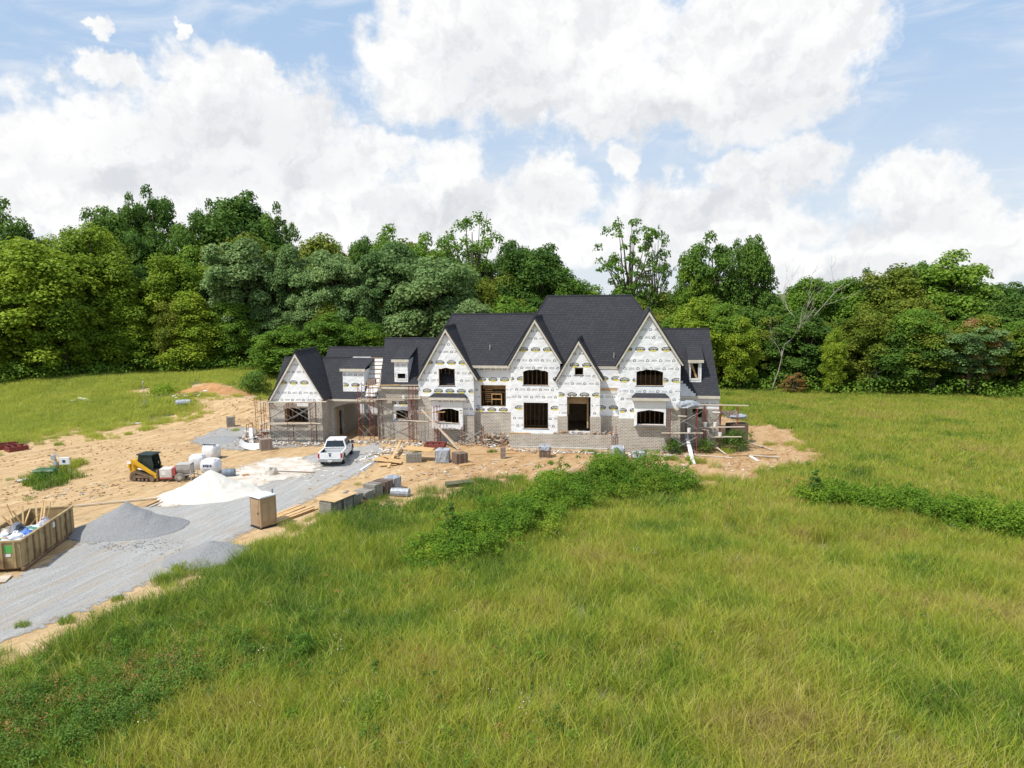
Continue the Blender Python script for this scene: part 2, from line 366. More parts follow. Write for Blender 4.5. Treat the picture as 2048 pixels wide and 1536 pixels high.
sheet('gravel_apron', PATCH, .25, .028, GRVA, 1.6, 6)
sandm = mat('white_sand', (.62, .60, .56), (.46, .42, .36), 1.1, .95, .05, 8, world=True, c3=(.50, .42, .33), s3=.7)
sandd = mat('spilled_sand', (.64, .60, .55), (.46, .40, .33), .9, .95, .05, 5, world=True, c3=(.47, .39, .30), s3=.7); soft(sandd, 1.8, 1.1, -.7)
sheet('sand_spill', SAND, .22, .046, sandd, 1.6, 8, relief=.06)
# ------------------------------------------------------------------ grass
def grass_mat(name, stops, tipc):
    mt, nt, bs = newmat(name); pos = nt.new('ShaderNodeNewGeometry').outputs['Position']
    a = nt.noise(pos, .16, 4, .6, .3).outputs['Fac']; b = nt.noise(pos, .75, 4, .6).outputs['Fac']
    f = nt.math('ADD', -.17, nt.math('ADD', nt.math('MULTIPLY', a, .95), nt.math('MULTIPLY', b, .42)))
    at_ = nt.new('ShaderNodeAttribute', attribute_name='rnd').outputs['Fac']
    sp = nt.new('ShaderNodeSeparateXYZ', {0: pos})
    # the grass by the bank is fresher, the open field drier
    fresh = nt.maprange(nt.math('ADD', sp.outputs[0], nt.math('MULTIPLY', sp.outputs[1], -.62)), -34, -16)
    f = nt.math('ADD', f, nt.math('MULTIPLY', nt.math('SUBTRACT', fresh, .62), .14)); f = nt.math('ADD', f, nt.math('MULTIPLY', nt.math('MULTIPLY', nt.maprange(sp.outputs[1], 60, 74), nt.maprange(sp.outputs[0], -8, -22)), .06)); bk = nt.math('MULTIPLY', nt.maprange(sp.outputs[1], 60, 74), nt.maprange(sp.outputs[0], -8, -22))
    f = nt.math('ADD', f, nt.math('MULTIPLY', nt.math('SUBTRACT', at_, .5), .38))
    c = nt.ramp(f, stops)
    c = nt.mix(nt.math('MULTIPLY', bk, .6), c, (.56, .60, .10))
    c = nt.mix(nt.math('MULTIPLY', nt.math('GREATER_THAN', at_, .86), .7), c, tipc)
    nt.set(bs, 'Base Color', c); bs.inputs['Roughness'].default_value = .65; bs.inputs['Specular IOR Level'].default_value = .12
    tr = nt.new('ShaderNodeBsdfTranslucent', {'Color': c}); mx = nt.new('ShaderNodeMixShader', {0: .4, 1: bs.outputs[0], 2: tr.outputs[0]})
    nt.set(mt.node_tree.nodes['Material Output'], 'Surface', mx); return mt
GST = [(.26, (.065, .155, .024)), (.37, (.165, .285, .034)), (.49, (.315, .40, .042)), (.63, (.48, .47, .066)), (.80, (.40, .31, .12))]
GM = grass_mat('meadow_grass_blades', GST, (.52, .48, .20))
def tuft(name, n, size, hmin, hmax, wid, lean, mt, seed, heads=0):
    r = np.random.default_rng(seed); V = []; Fq = []; R = []
    gx, gy = .35*cos(seed), .35*sin(seed)
    for i in range(n):
        x, y = r.uniform(-size, size, 2); h = r.uniform(hmin, hmax); an = r.uniform(0, 2*pi); wd = wid*r.uniform(.6, 1.3)
        ld = r.uniform(0, 2*pi); ln = lean*h*r.uniform(.2, 1.3); lx, ly = cos(ld)*ln+gx*lean*h, sin(ld)*ln+gy*lean*h
        dx, dy = cos(an)*wd/2, sin(an)*wd/2; o = len(V); rv = r.random()
        for k, (t, ww) in enumerate(((0, 1), (.4, .95), (.75, .7), (1, .12))):
            bx = x+lx*t*t; by = y+ly*t*t; z = h*(t-.22*lean*t**3)
            V += [(bx-dx*ww, by-dy*ww, z), (bx+dx*ww, by+dy*ww, z)]
            R += [rv, rv]
        for k in range(3): Fq.append((o+2*k, o+2*k+1, o+2*k+3, o+2*k+2))
    me = npmesh(name, V, Fq, mt); a_ = me.attributes.new('rnd', 'FLOAT', 'POINT'); a_.data.foreach_set('value', R); return me
def tuft_coll(name, meshes):
    c = bpy.data.collections.new(name)
    for me in meshes: c.objects.link(bpy.data.objects.new(me.name, me))
    return c
NEARM = [tuft('grass_tuft', 190, .62, .2, .75+.2*(s % 3), .018, .6, GM, s) for s in range(7)]
near = tuft_coll('blades_near', NEARM)
farc = tuft_coll('blades_far', [tuft('grass_tuft_far', 190, .9, .25, .72, .03, .5, GM, s+10) for s in range(5)])
def scatter(obj, coll, dens, smin, smax, seed=0, attr='dens'):
    ng = bpy.data.node_groups.new('scatter', 'GeometryNodeTree')
    ng.interface.new_socket('Geometry', in_out='INPUT', socket_type='NodeSocketGeometry'); ng.interface.new_socket('Geometry', in_out='OUTPUT', socket_type='NodeSocketGeometry')
    g = NT(ng); gi = g.new('NodeGroupInput'); go = g.new('NodeGroupOutput')
    na = g.new('GeometryNodeInputNamedAttribute', data_type='FLOAT'); na.inputs['Name'].default_value = attr
    mu = g.math('MULTIPLY', na.outputs[0], dens)
    dp = g.new('GeometryNodeDistributePointsOnFaces', distribute_method='RANDOM'); g.l.new(gi.outputs[0], dp.inputs['Mesh']); g.l.new(mu, dp.inputs['Density']); dp.inputs['Seed'].default_value = seed
    ci = g.new('GeometryNodeCollectionInfo'); ci.inputs['Collection'].default_value = coll; ci.inputs['Separate Children'].default_value = True; ci.inputs['Reset Children'].default_value = True
    ip = g.new('GeometryNodeInstanceOnPoints'); ip.inputs['Pick Instance'].default_value = True
    rv = g.new('FunctionNodeRandomValue', data_type='FLOAT_VECTOR'); rv.inputs[0].default_value = (-.08, -.08, 0); rv.inputs[1].default_value = (.08, .08, 6.283)
    rs = g.new('FunctionNodeRandomValue', data_type='FLOAT'); rs.inputs[2].default_value = smin; rs.inputs[3].default_value = smax
    g.l.new(dp.outputs[0], ip.inputs['Points']); g.l.new(ci.outputs[0], ip.inputs['Instance']); g.l.new(rv.outputs[0], ip.inputs['Rotation']); g.l.new(rs.outputs[1], ip.inputs['Scale'])
    g.l.new(ip.outputs[0], go.inputs[0])
    md = obj.modifiers.new('scatter', 'NODES'); md.node_group = ng
OCC = [Vector((12.2, 61.8, 0))]
def grass_area(name, y0, y1, x0f, step, coll, dens, smin, smax, seed, label=None):
    xs = np.arange(-x0f, x0f, step); ys = np.arange(y0, y1, step); X, Y, Fc = grid(xs, ys)
    cx = X[Fc].mean(1); cy = Y[Fc].mean(1)
    keep = (np.abs(cx) < cy*.78+6)
    wx = cx+fbm(cx, cy, 4, 3, 5)*2.4; wy = cy+fbm(cx, cy, 4, 12, 5)*2.4
    keep &= ~inpoly(wx, wy, DIRT)
    Fc = Fc[keep]; u, inv = np.unique(Fc, return_inverse=True); X = X[u]; Y = Y[u]
    me = npmesh(name, np.stack([X, Y, T(X, Y)-.01], 1), inv.reshape(-1, 4), GM)
    dn = np.clip(.8+.9*fbm(X, Y, 3.2, 31), .25, 1.5)
    inr = inpoly(X+fbm(X, Y, 4, 3, 5)*2.4, Y+fbm(X, Y, 4, 12, 5)*2.4, DIRT); dn[inr] = .3
    a_ = me.attributes.new('dens', 'FLOAT', 'POINT'); a_.data.foreach_set('value', dn.astype(np.float32))
    o = tag(link(name, me), label, kind='stuff'); scatter(o, coll, dens, smin, smax, seed); return o
grass_area('meadow_grass', 16, 44, 44, .5, near, 5.0, .75, 1.15, 1, 'tall green and yellow meadow grass in front of the yard')
grass_area('field_grass', 44, 112, 100, 1.0, farc, 2.2, .7, 1.15, 2, 'tall field grass around the building site up to the wood')
grass_area('back_grass', 112, 150, 130, 2.0, farc, .8, .8, 1.3, 3, 'grass at the foot of the wood')
# ragged grass creeping onto the bare ground
def creep():
    xs = np.arange(-60, 30, .5); ys = np.arange(25, 92, .5); X, Y, Fc = grid(xs, ys); cx = X[Fc].mean(1); cy = Y[Fc].mean(1)
    Fc = Fc[inpoly(cx, cy, DIRT) & ~inpoly(cx, cy, ROAD) & ~((cy > 62-.0*cx) & (cx > -26) & (cx < 17) & (cy < 84))]; u, inv = np.unique(Fc, return_inverse=True); X = X[u]; Y = Y[u]; ds = np.full(len(u), 1e9)
    for i in range(len(DIRT)):
        (x1, y1), (x2, y2) = DIRT[i][:2], DIRT[(i+1) % len(DIRT)][:2]; t_ = np.clip(((X-x1)*(x2-x1)+(Y-y1)*(y2-y1))/((x2-x1)**2+(y2-y1)**2+1e-9), 0, 1); ds = np.minimum(ds, np.hypot(X-x1-t_*(x2-x1), Y-y1-t_*(y2-y1)))
    dn = np.clip(.30-ds/6+2.0*fbm(X, Y, 2.6, 71, 4), 0, 1.3)*(ds < 7)
    me = npmesh('yard_edge_grass', np.stack([X, Y, T(X, Y)-.03], 1), inv.reshape(-1, 4), GM); a_ = me.attributes.new('dens', 'FLOAT', 'POINT'); a_.data.foreach_set('value', dn.astype(np.float32))
    scatter(tag(link('yard_edge_grass', me), 'patchy grass creeping over the rim of the dirt yard', kind='stuff'), near, 4.0, .4, .8, 5)
creep()
# ------------------------------------------------------------------ trees
def leaf_mat(name, c1, c2, c3, tr=.38):
    mt, nt, bs = newmat(name); pos = nt.new('ShaderNodeNewGeometry').outputs['Position']
    rn = nt.new('ShaderNodeAttribute', attribute_name='rnd').outputs['Fac']
    oi = nt.new('ShaderNodeObjectInfo').outputs['Random']
    f = nt.math('ADD', nt.math('MULTIPLY', nt.noise(pos, .35, 4, .6).outputs['Fac'], .75), nt.math('MULTIPLY', rn, .3))
    f = nt.math('ADD', f, nt.math('MULTIPLY', nt.math('SUBTRACT', oi, .5), .22))
    c = nt.ramp(f, [(.32, c1), (.52, c2), (.74, c3)])
    nt.set(bs, 'Base Color', c); bs.inputs['Roughness'].default_value = .6; bs.inputs['Specular IOR Level'].default_value = .16
    t = nt.new('ShaderNodeBsdfTranslucent', {'Color': c}); mx = nt.new('ShaderNodeMixShader', {0: tr, 1: bs.outputs[0], 2: t.outputs[0]})
    nt.set(mt.node_tree.nodes['Material Output'], 'Surface', mx); return mt
LM = dict(
 yellow=leaf_mat('leaf_yellow_green', (0.130, 0.214, 0.020), (0.217, 0.315, 0.026), (0.329, 0.418, 0.039)),
 mid=leaf_mat('leaf_mid_green', (0.082, 0.173, 0.022), (0.140, 0.258, 0.030), (0.227, 0.348, 0.041)),
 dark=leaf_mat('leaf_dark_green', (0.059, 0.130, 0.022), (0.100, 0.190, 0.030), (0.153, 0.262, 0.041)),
 silver=leaf_mat('leaf_grey_green', (0.101, 0.186, 0.055), (0.178, 0.284, 0.095), (0.293, 0.406, 0.152)),
 olive=leaf_mat('leaf_olive', (0.101, 0.152, 0.018), (0.174, 0.234, 0.027), (0.268, 0.295, 0.041)),
 bright=leaf_mat('leaf_bright_bush', (0.094, 0.200, 0.017), (0.176, 0.294, 0.024), (0.282, 0.400, 0.035)),
 rust=leaf_mat('leaf_rusty', (0.274, 0.154, 0.046), (0.365, 0.212, 0.075), (0.456, 0.287, 0.122)))
BARK = mat('tree_bark', (.13, .105, .08), (.07, .055, .04), 6, .9, .05, 9)
PALE = mat('dead_bark', (.42, .38, .33), (.26, .23, .2), 5, .9, .03, 9)
def leaf_cloud(centers, radii, n, size, seed, flat=.92, droop=.0):
    """leaf quads spread over the upper shells of lobes; returns V, F, rnd"""
    r = np.random.default_rng(seed); centers = np.asarray(centers, float); radii = np.asarray(radii, float)
    pr = radii**2; pr = pr/pr.sum(); k = r.choice(len(centers), n, p=pr)
    dv = r.normal(size=(n, 3)); dv /= np.linalg.norm(dv, axis=1)[:, None]; dv[:, 2] = np.where(dv[:, 2] < -.35, -dv[:, 2], dv[:, 2])
    rad = radii[k]*r.uniform(.35, 1.18, n)**.75
    p = centers[k]+dv*rad[:, None]*np.array([1, 1, flat])
    nr = dv*.85+np.array([0, 0, .5])+r.normal(size=(n, 3))*.5; nr /= np.linalg.norm(nr, axis=1)[:, None]
    t = np.cross(nr, r.normal(size=(n, 3))); t /= np.linalg.norm(t, axis=1)[:, None]; b = np.cross(nr, t)
    s = size*r.uniform(.55, 1.25, n)[:, None]
    V = np.stack([p-t*s*.5, p-b*s*.36-nr*s*.06, p+t*s*.5, p+b*s*.36-nr*s*.06], 1).reshape(-1, 3)
    Fq = np.arange(4*n).reshape(-1, 4); cr = r.random(len(centers))
    return V, Fq, np.repeat(.5*r.random(n)+.5*cr[k], 4)
def leaf_mesh(name, V, Fq, R, mt):
    me = npmesh(name, V, Fq, mt); a_ = me.attributes.new('rnd', 'FLOAT', 'POINT'); a_.data.foreach_set('value', np.asarray(R, np.float32)); return me
def limbs(mb, base, tips, r0, seed, n=6):
    rr = random.Random(seed); base = Vector(base)
    for tp in tips:
        tp = Vector(tp); mid = base.lerp(tp, .5)+Vector((rr.uniform(-.3, .3), rr.uniform(-.3, .3), rr.uniform(-.1, .5)))
        mb.tube([base, mid, tp], [r0, r0*.6, r0*.15], n, cap=False)
def tree_proto(kind, seed, h=10.0, w=7.0, trunk=.3, n=9000, lobes=46, size=.36, shape='round', mt=None, bark=None, gap=0.0):
    """unit tree: height h, crown width w, origin at the base; returns (trunk mesh, crown mesh)"""
    r = np.random.default_rng(seed); cs = []; rs = []; z0 = h*trunk
    lobes = int(lobes*(2.0 if not gap else 1.3))
    for i in range(lobes):
        t = (i+.5)/lobes; z = z0+(h-z0)*(.08+.86*t)
        if shape == 'round': prof = sqrt(max(.05, 1-((t-.42)/.62)**2))
        elif shape == 'vase': prof = .35+.65*min(1, t*1.5)*(1 if t < .8 else .8)
        elif shape == 'umbrella': prof = (.55+.5*t) if t < .72 else .95*sqrt(max(.05, 1-((t-.72)/.32)**2))
        else: prof = 1-.75*t
        a = i*2.399963+r.uniform(-.5, .5); q = prof*w/2*r.uniform(.45, 1.08)*(.86 if t < .9 else .5)
        cs.append((q*cos(a), q*sin(a), z+r.uniform(-1.1, 1.1))); rs.append(w*(.118 if not gap else .12)*r.uniform(.6, 1.45)*(1-gap*.42))
    V, Fq, R = leaf_cloud(cs, rs, n, size, seed)
    zt_ = np.percentile(V[:, 2], 99.6); k_ = (h-z0*.6)/(zt_-z0*.6); V[:, 2] = np.where(V[:, 2] > z0*.6, z0*.6+(V[:, 2]-z0*.6)*k_, V[:, 2])
    mb = MB(); tr = Vector((r.uniform(-.3, .3), r.uniform(-.3, .3), h*.62))
    mb.tube([(0, 0, -.4), (tr.x*.3, tr.y*.4, h*.25), (tr.x, tr.y*.8, h*.48), tr, (tr.x*1.2, tr.y, h*.9)], [h*.028, h*.021, h*.016, h*.011, h*.003], 8)
    for i in range(0, lobes, 3 if gap else 9):
        t = r.uniform(.25, .6); b = Vector((tr.x*t, tr.y*t, h*t*.95)); 
        if b.z > cs[i][2]: b.z = cs[i][2]*.7
        limbs(mb, b, [cs[i]], h*.009, seed+i, 5)
    tm = mb.mesh('trunk', bark or BARK, True); cm = leaf_mesh('crown', V, Fq, R, mt or LM[kind]); return tm, cm, h, w
def dead_mesh(seed, h=10.0, mt=None):
    rr = random.Random(seed); mb = MB()
    def br(p, d, L, r, depth):
        pts = [p]; q = p
        for k in range(4):
            d = (d+Vector((rr.uniform(-.28, .28), rr.uniform(-.28, .28), rr.uniform(-.1, .22)))).normalized(); q = q+d*L/4; pts.append(q)
        mb.tube(pts, [r, r*.85, r*.65, r*.5, r*.3], 5 if depth else 7, cap=False)
        if depth < 3:
            for k in range(4 if depth < 2 else 3):
                b = pts[rr.choice((2, 3, 4))]; a = rr.uniform(0, 2*pi)
                br(b, (d+Vector((cos(a), sin(a), rr.uniform(-.1, .5)))*.9).normalized(), L*rr.uniform(.4, .62), r*.42, depth+1)
    br(Vector((0, 0, -.3)), Vector((rr.uniform(-.2, .3), 0, 1)), h*.75, h*.010, 0)
    return mb.mesh('branches', mt or PALE)
PR = {}
def protos():
    for k, (kind, sh, n, lb, sz, gp, tk) in dict(
        yellow=('yellow', 'round', 21000, 60, .27, 0, .12), yellow2=('yellow', 'cone', 21000, 60, .27, 0, .08), mid=('mid', 'round', 21000, 56, .27, 0, .15), mid2=('mid', 'umbrella', 10000, 48, .27, 0, .3),
        silver=('silver', 'umbrella', 21000, 44, .38, .15, .38), silver2=('silver', 'round', 21000, 50, .38, 0, .18), dark=('dark', 'round', 21000, 56, .27, 0, .15), dark2=('dark', 'vase', 9000, 46, .34, .3, .25),
        olive=('olive', 'round', 10000, 56, .33, 0, .12), olive2=('olive', 'umbrella', 9000, 44, .33, .2, .28), sparse=('mid', 'vase', 3200, 80, .21, 1.35, .25), sparse2=('mid', 'vase', 5200, 90, .22, 1.0, .25), rust=('rust', 'round', 4000, 40, .3, .5, .2)).items():
        PR[k] = tree_proto(kind, hash_(k), shape=sh, n=(27000 if n in (10000, 11000, 15000) else int(n*1.5)), lobes=lb, size=min(sz, .25), gap=gp, trunk=tk)
def hash_(s): return sum(ord(c)*(i+3) for i, c in enumerate(s)) % 9973
protos()
DEAD = [dead_mesh(s) for s in (3, 8, 21, 34)]
NAMES = dict(yellow='broadleaf_tree', mid='broadleaf_tree', silver='broadleaf_tree', dark='broadleaf_tree', olive='broadleaf_tree', sparse='broadleaf_tree', rust='broadleaf_tree')
def tree(pk, px, top, width_m, dist, label, group=None, rot=None):
    """a tree whose crown top shows at survey pixel (px, top) when it stands dist metres away"""
    tm, cm, h0, w0 = PR[pk]
    dv = ray(px, top); t = dist/dv[1]; p = CP+dv*t; x, y = float(p[0]), float(p[1]); z = float(T(x, y)); hh = float(p[2])-z
    o = thing('broadleaf_tree', label, 'tree', (x, y, z-.1), random.uniform(0, 6.28) if rot is None else rot, group)
    sx = width_m/w0; o.scale = (sx, sx*random.uniform(.9, 1.1), hh/h0*1.02)
    link('trunk', tm, o); link('crown', cm, o); return o
def dead(k, px, base_py, top, label, dist=None, lean=0, rz=0):
    dv = ray(px, top); p = CP+dv*(dist/dv[1]); x, y = float(p[0]), float(p[1]); z = float(T(x, y))
    o = thing('dead_tree', label, 'tree', (x, y, z-.1), rz); s = (float(p[2])-z)/9.5; o.scale = (s, s, s); o.rotation_euler[1] = lean
    link('branches', DEAD[k], o); return o
def edge(px):
    """distance of the foot of the wood along the view column px"""
    return float(np.interp(px, [-200, 0, 300, 560, 800, 1100, 1440, 1650, 1850, 2048, 2300], [98, 100, 112, 113, 112, 112, 106, 100, 97, 94, 90]))
# trees one can tell apart: (kind, px, top, width, metres behind the edge, label)
for k, px, top, wd, dd_, lb in [
    ('dark2', -12, 408, 13, 20, 'tall dark tree cut off by the left edge of the view, above the yellow-green crowns'),
    ('dark2', 305, 385, 12, 24, 'tallest dark tree on the left with an open notched crown against the clouds'),
    ('dark2', 262, 398, 9, 25, 'narrow dark tree with a feathery top, left of the tallest notched one'),
    ('dark', 478, 398, 17, 22, 'wide dark round-topped tree rising above the grey-green trees on the left'),
    ('dark2', 548, 418, 9, 21, 'dark open-edged tree at the right flank of the wide dark one'),
    ('dark2', 412, 412, 9, 23, 'dark tree filling the dip between the two tallest on the left'),
    ('dark', 210, 425, 11, 20, 'dark green tree just left of the notched tall tree'),
    ('dark2', 375, 440, 10, 18, 'low dark tree between the notched and the wide dark tree'),
    ('sparse2', 942, 437, 14, 16, 'airy tall tree with thin see-through crown behind the middle of the house'),
    ('sparse', 1262, 442, 15, 14, 'very open tall tree with scattered leaf tufts against the sky right of the roof ridge'),
    ('sparse', 1312, 462, 8, 15, 'thin half-bare tree leaning right beside the very open tall one'),
    ('dark2', 1420, 476, 12, 12, 'large dark spreading tree standing above the right part of the wood'),
    ('dark', 1505, 482, 9, 13, 'dark upright tree touching the right side of the large spreading one'),
    ('mid', 1395, 520, 7, 11, 'left low shoulder tree under the large dark spreading one'),
    ('sparse2', 1370, 545, 6, 12, 'small feathery tree left of the large dark spreading one'),
    ('mid', 1898, 512, 15, 12, 'tall tree with two rounded tops near the right end of the wood'),
    ('dark2', 1856, 532, 8, 13, 'dark twiggy-topped tree left of the two-topped tree'),
    ('olive', 1790, 540, 13, 9, 'broad olive tree with a smooth domed top in the right wood'),
    ('dark2', 1742, 545, 7, 10, 'small spiky dark tree peeking over the broad olive dome'),
    ('mid2', 1620, 562, 9, 8, 'light-topped tree just right of the bare pale snag'),
    ('mid2', 1690, 563, 10, 10, 'feathery light green tree in the low part of the right skyline'),
    ('yellow', 60, 490, 17, 2, 'huge yellow-green tree at the left end of the wood'),
    ('yellow', 168, 462, 15, 6, 'tall yellow-green tree second from the left end'),
    ('yellow2', 235, 520, 12, 2, 'yellow-green tree with drooping tiers in front of the notched one'),
    ('yellow', 118, 570, 11, -1, 'low bright yellow-green tree in front of the huge left one'),
    ('yellow', 330, 520, 13, 3, 'bright yellow tree below the gap of the two tallest left trees'),
    ('yellow2', 385, 590, 11, -1, 'short yellowish tree with hanging branches beside the dark gap'),
    ('silver', 475, 490, 14, 3, 'large grey-green tree with bare trunks showing below its crown'),
    ('silver', 580, 500, 9, 4, 'narrow grey-green tree right of the large grey-green one'),
    ('olive', 500, 480, 13, 10, 'olive crown behind the large grey-green tree'),
    ('olive', 640, 482, 14, 9, 'olive round tree above the garage ridge'),
    ('silver', 665, 510, 12, 2, 'grey-green tree with layered crown behind the garage'),
    ('silver2', 790, 495, 13, 4, 'tall grey-green tree left of the middle, behind the house'),
    ('silver2', 870, 525, 15, 0, 'wide grey-green tree directly behind the left gables'),
    ('silver', 725, 560, 10, 0, 'lower grey-green tree between garage and left gables'),
    ('dark', 722, 485, 8, 12, 'dark round tree right of the olive one behind the garage'),
    ('mid', 770, 463, 10, 13, 'leafy tree with the raised top left of the airy tree'),
    ('mid', 845, 478, 10, 12, 'mid green tree between the raised one and the airy tree'),
    ('dark', 1030, 492, 10, 9, 'dark leafy tree just right of the airy tree'),
    ('dark', 1085, 500, 13, 8, 'broad dark tree sloping down towards the roof ridge'),
    ('mid', 1140, 548, 9, 7, 'mid green tree just above the left end of the highest ridge'),
    ('mid', 1020, 600, 12, -2, 'rounded tree behind the joint of the two main roofs'),
    ('silver2', 940, 605, 9, -4, 'small grey-green tree low behind the left roof slope'),
    ('yellow', 1405, 600, 10, -2, 'bright yellow-green round tree behind the right wing'),
    ('yellow', 1482, 640, 6, -4, 'small bright round tree right of the right wing'),
    ('mid2', 1440, 612, 7, -3, 'narrow tree between the two bright ones beyond the right wing'),
    ('rust', 1960, 640, 7, -2, 'rust-brown leaved tree among the green at the right end'),
    ('rust', 1590, 745, 4, -5, 'small browned tree at the field edge below the pale snag'),
    ('silver', 1945, 655, 9, -3, 'pale-crowned tree with forked grey trunk near the right field edge'),
    ('olive2', 1870, 640, 10, -2, 'flat-layered tree in the front row of the right wood'),
    ('yellow', 1670, 660, 4, -4, 'slim vine-clad bright green column in the right wood'),
    ('olive', 1735, 625, 9, 0, 'olive tree right of the slim bright column'),
    ('mid', 655, 632, 10, -9, 'light green low tree close behind the garage ridge'),
    ('mid', 575, 655, 11, -10, 'light green bushy tree at the left of the garage gable'),
    ('mid', 725, 640, 8, -8, 'light green bushy tree above the rear garage roof')]:
    tree(k, px, top, wd, edge(px)+dd_, lb)
G1 = 'green trees filling the wood behind the field'
rr = random.Random(5)
for px in range(-140, 2200, 62):       # front row
    if 900 < px < 1330: continue
    e = edge(px); k = ('yellow', 'yellow2', 'mid', 'olive') if px < 420 else (('silver', 'silver2', 'mid', 'olive') if px < 900 else ('mid', 'olive', 'olive2', 'mid2', 'dark'))
    tp = np.interp(px, [0, 300, 450, 900, 1400, 2048], [600, 610, 600, 600, 655, 640])
    tree(rr.choice(k), px+rr.uniform(-18, 18), tp+rr.uniform(-25, 30), rr.uniform(7.5, 10), e+rr.uniform(-1.5, 2), 'broadleaf tree in the front row at the field edge', 'front row trees at the field edge')
for px in range(-140, 2200, 46):       # middle rows
    e = edge(px); k = ('yellow', 'mid', 'yellow2', 'dark') if px < 420 else (('silver2', 'mid', 'dark', 'silver') if px < 900 else ('mid', 'olive', 'dark', 'olive2'))
    tp = np.interp(px, [0, 150, 420, 600, 900, 1150, 1300, 1700, 2048], [505, 500, 535, 530, 530, 575, 600, 600, 580])
    tree(rr.choice(k), px+rr.uniform(-15, 15), tp+12+rr.uniform(-12, 26), rr.uniform(8, 12), e+rr.uniform(5, 10), 'broadleaf tree deeper in the wood with only its crown showing', G1)
for px in range(-140, 2200, 58):       # rear row
    e = edge(px); k = ('dark', 'mid', 'yellow') if px < 420 else ('dark', 'mid', 'olive')
    tp = np.interp(px, [0, 100, 250, 600, 700, 900, 1100, 1180, 1330, 1400, 1560, 1700, 1830, 2048], [475, 455, 455, 500, 492, 488, 525, 562, 580, 556, 566, 568, 555, 560])
    tree(rr.choice(k), px+rr.uniform(-15, 15), tp+8+rr.uniform(-8, 22), rr.uniform(9, 13), e+rr.uniform(14, 20), 'broadleaf tree in the rear row forming the skyline of the wood', 'rear row trees on the skyline')
dead(0, 1570, 0, 535, 'bare pale snag with twisted branches rising out of the right wood', 103, .08)
dead(2, 1640, 0, 690, 'thin pinkish dead tree at the right field edge below the snag', 98, .1)
dead(3, 1745, 0, 735, 'small grey dead tree with forked stems at the right field edge', 95, -.1)
dead(1, 1545, 0, 650, 'leaning grey trunk with bare twigs below the snag', 99, .25, 1.0)
dead(2, 1872, 0, 725, 'crooked bare trunk under the flat-layered tree', 94, 0, 2)
# undergrowth closing the foot of the wood
def mass(name, label, pts, n, size, mt, seed, kind='stuff'):
    V, Fq, R = leaf_cloud([p[:3] for p in pts], [p[3] for p in pts], n, size, seed)
    return tag(link(name, leaf_mesh(name, V, Fq, R, mt)), label, kind=kind)
def rowpts(offs, rmin, rmax, step, hz, seed, a=-260, b=2300):
    r_ = random.Random(seed); out = []; px = a
    while px < b:
        for of in offs:
            d_ = edge(px)+of+r_.uniform(-1.5, 1.5); dv = ray(px+r_.uniform(-10, 10), 700); p = CP+dv*(d_/dv[1]); x, y = float(p[0]), float(p[1]); R_ = r_.uniform(rmin, rmax)
            out.append((x, y, float(T(x, y))+r_.uniform(*hz)*R_, R_))
        px += step
    return out
mass('undergrowth', 'low bushes and saplings closing the foot of the wood', rowpts((-3.5, -1, 2, 6), .7, 1.9, 11, (.1, 1.0), 4), 60000, .34, LM['mid'], 5)
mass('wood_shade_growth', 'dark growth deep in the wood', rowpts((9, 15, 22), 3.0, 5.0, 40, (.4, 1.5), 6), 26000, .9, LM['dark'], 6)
mass('far_woodland', 'far hazy wood beyond the trees', [(x, 330+20*sin(x*.05), 3+2.5*sin(x*.11+1), 9) for x in range(-260, 420, 9)], 14000, 2.4, LM['silver'], 9)
# ------------------------------------------------------------------ bramble thickets, shrubs and weeds
def thicket(name, label, line, rad, n, size, mt, seed, hgt=1.0, spread=1.0):
    r_ = random.Random(seed); out = []
    for (px, py, w_) in line:
        p = at(px, py); m_ = mpp(p)
        for k in range(6):
            R_ = rad*r_.choice((.35, .5, .7, .9, 1.1))*w_; x = p.x+r_.uniform(-1, 1)*spread*w_; y = p.y+r_.uniform(-1, 1)*spread*w_
            out.append((x, y, float(T(x, y))+rad*w_*hgt*r_.uniform(.1, 1.15), R_))
        for k in range(5):
            x = p.x+r_.gauss(0, spread*w_*.8); y = p.y+r_.gauss(0, spread*w_*.8); out.append((x, y, float(T(x, y))+rad*w_*hgt*r_.uniform(.9, 1.9), .22))
    o = mass(name, label, out, n, size, mt, seed); V2, F2, R2 = leaf_cloud([q[:3] for q in out], [q[3]*1.08 for q in out], int(n*.35), size*1.5, seed+1)
    return o
def lerpline(pts, n):
    out = []
    for i in range(len(pts)-1):
        for k in range(n):
            t = k/n; out.append(tuple(a+(b-a)*t for a, b in zip(pts[i], pts[i+1])))
    return out+[pts[-1]]
thicket('bramble_thicket', 'bright green bramble thicket running from the dirt yard down the slope', lerpline([(1330, 975, 1.0), (1260, 965, 1.3), (1190, 978, 1.4), (1110, 1010, 1.2), (1040, 1045, 1.1), (970, 1085, 1.1), (910, 1115, 1.0), (860, 1130, .7)], 4), .8, 110000, .12, LM['bright'], 21, 1.05, 1.9)
thicket('bramble_thicket_right', 'dark olive bramble band across the right field', lerpline([(1625, 1005, .8), (1680, 1010, .9), (1760, 1022, 1.0), (1850, 1036, 1.0), (1950, 1058, 1.1), (2080, 1078, 1.15)], 6), .85, 80000, .12, LM['bright'], 22, 1.0, 1.2)
bpy.data.objects['bramble_thicket_right'].name = 'bramble_band'
thicket('weed_thicket', 'dark leafy weeds and brambles in the near left corner', lerpline([(-60, 1530, 1.3), (60, 1500, 1.3), (180, 1450, 1.2), (300, 1400, 1.1), (400, 1350, 1.0), (520, 1300, .7), (640, 1270, .5)], 6), .5, 34000, .08, LM['dark'], 23, .9, 1.7)
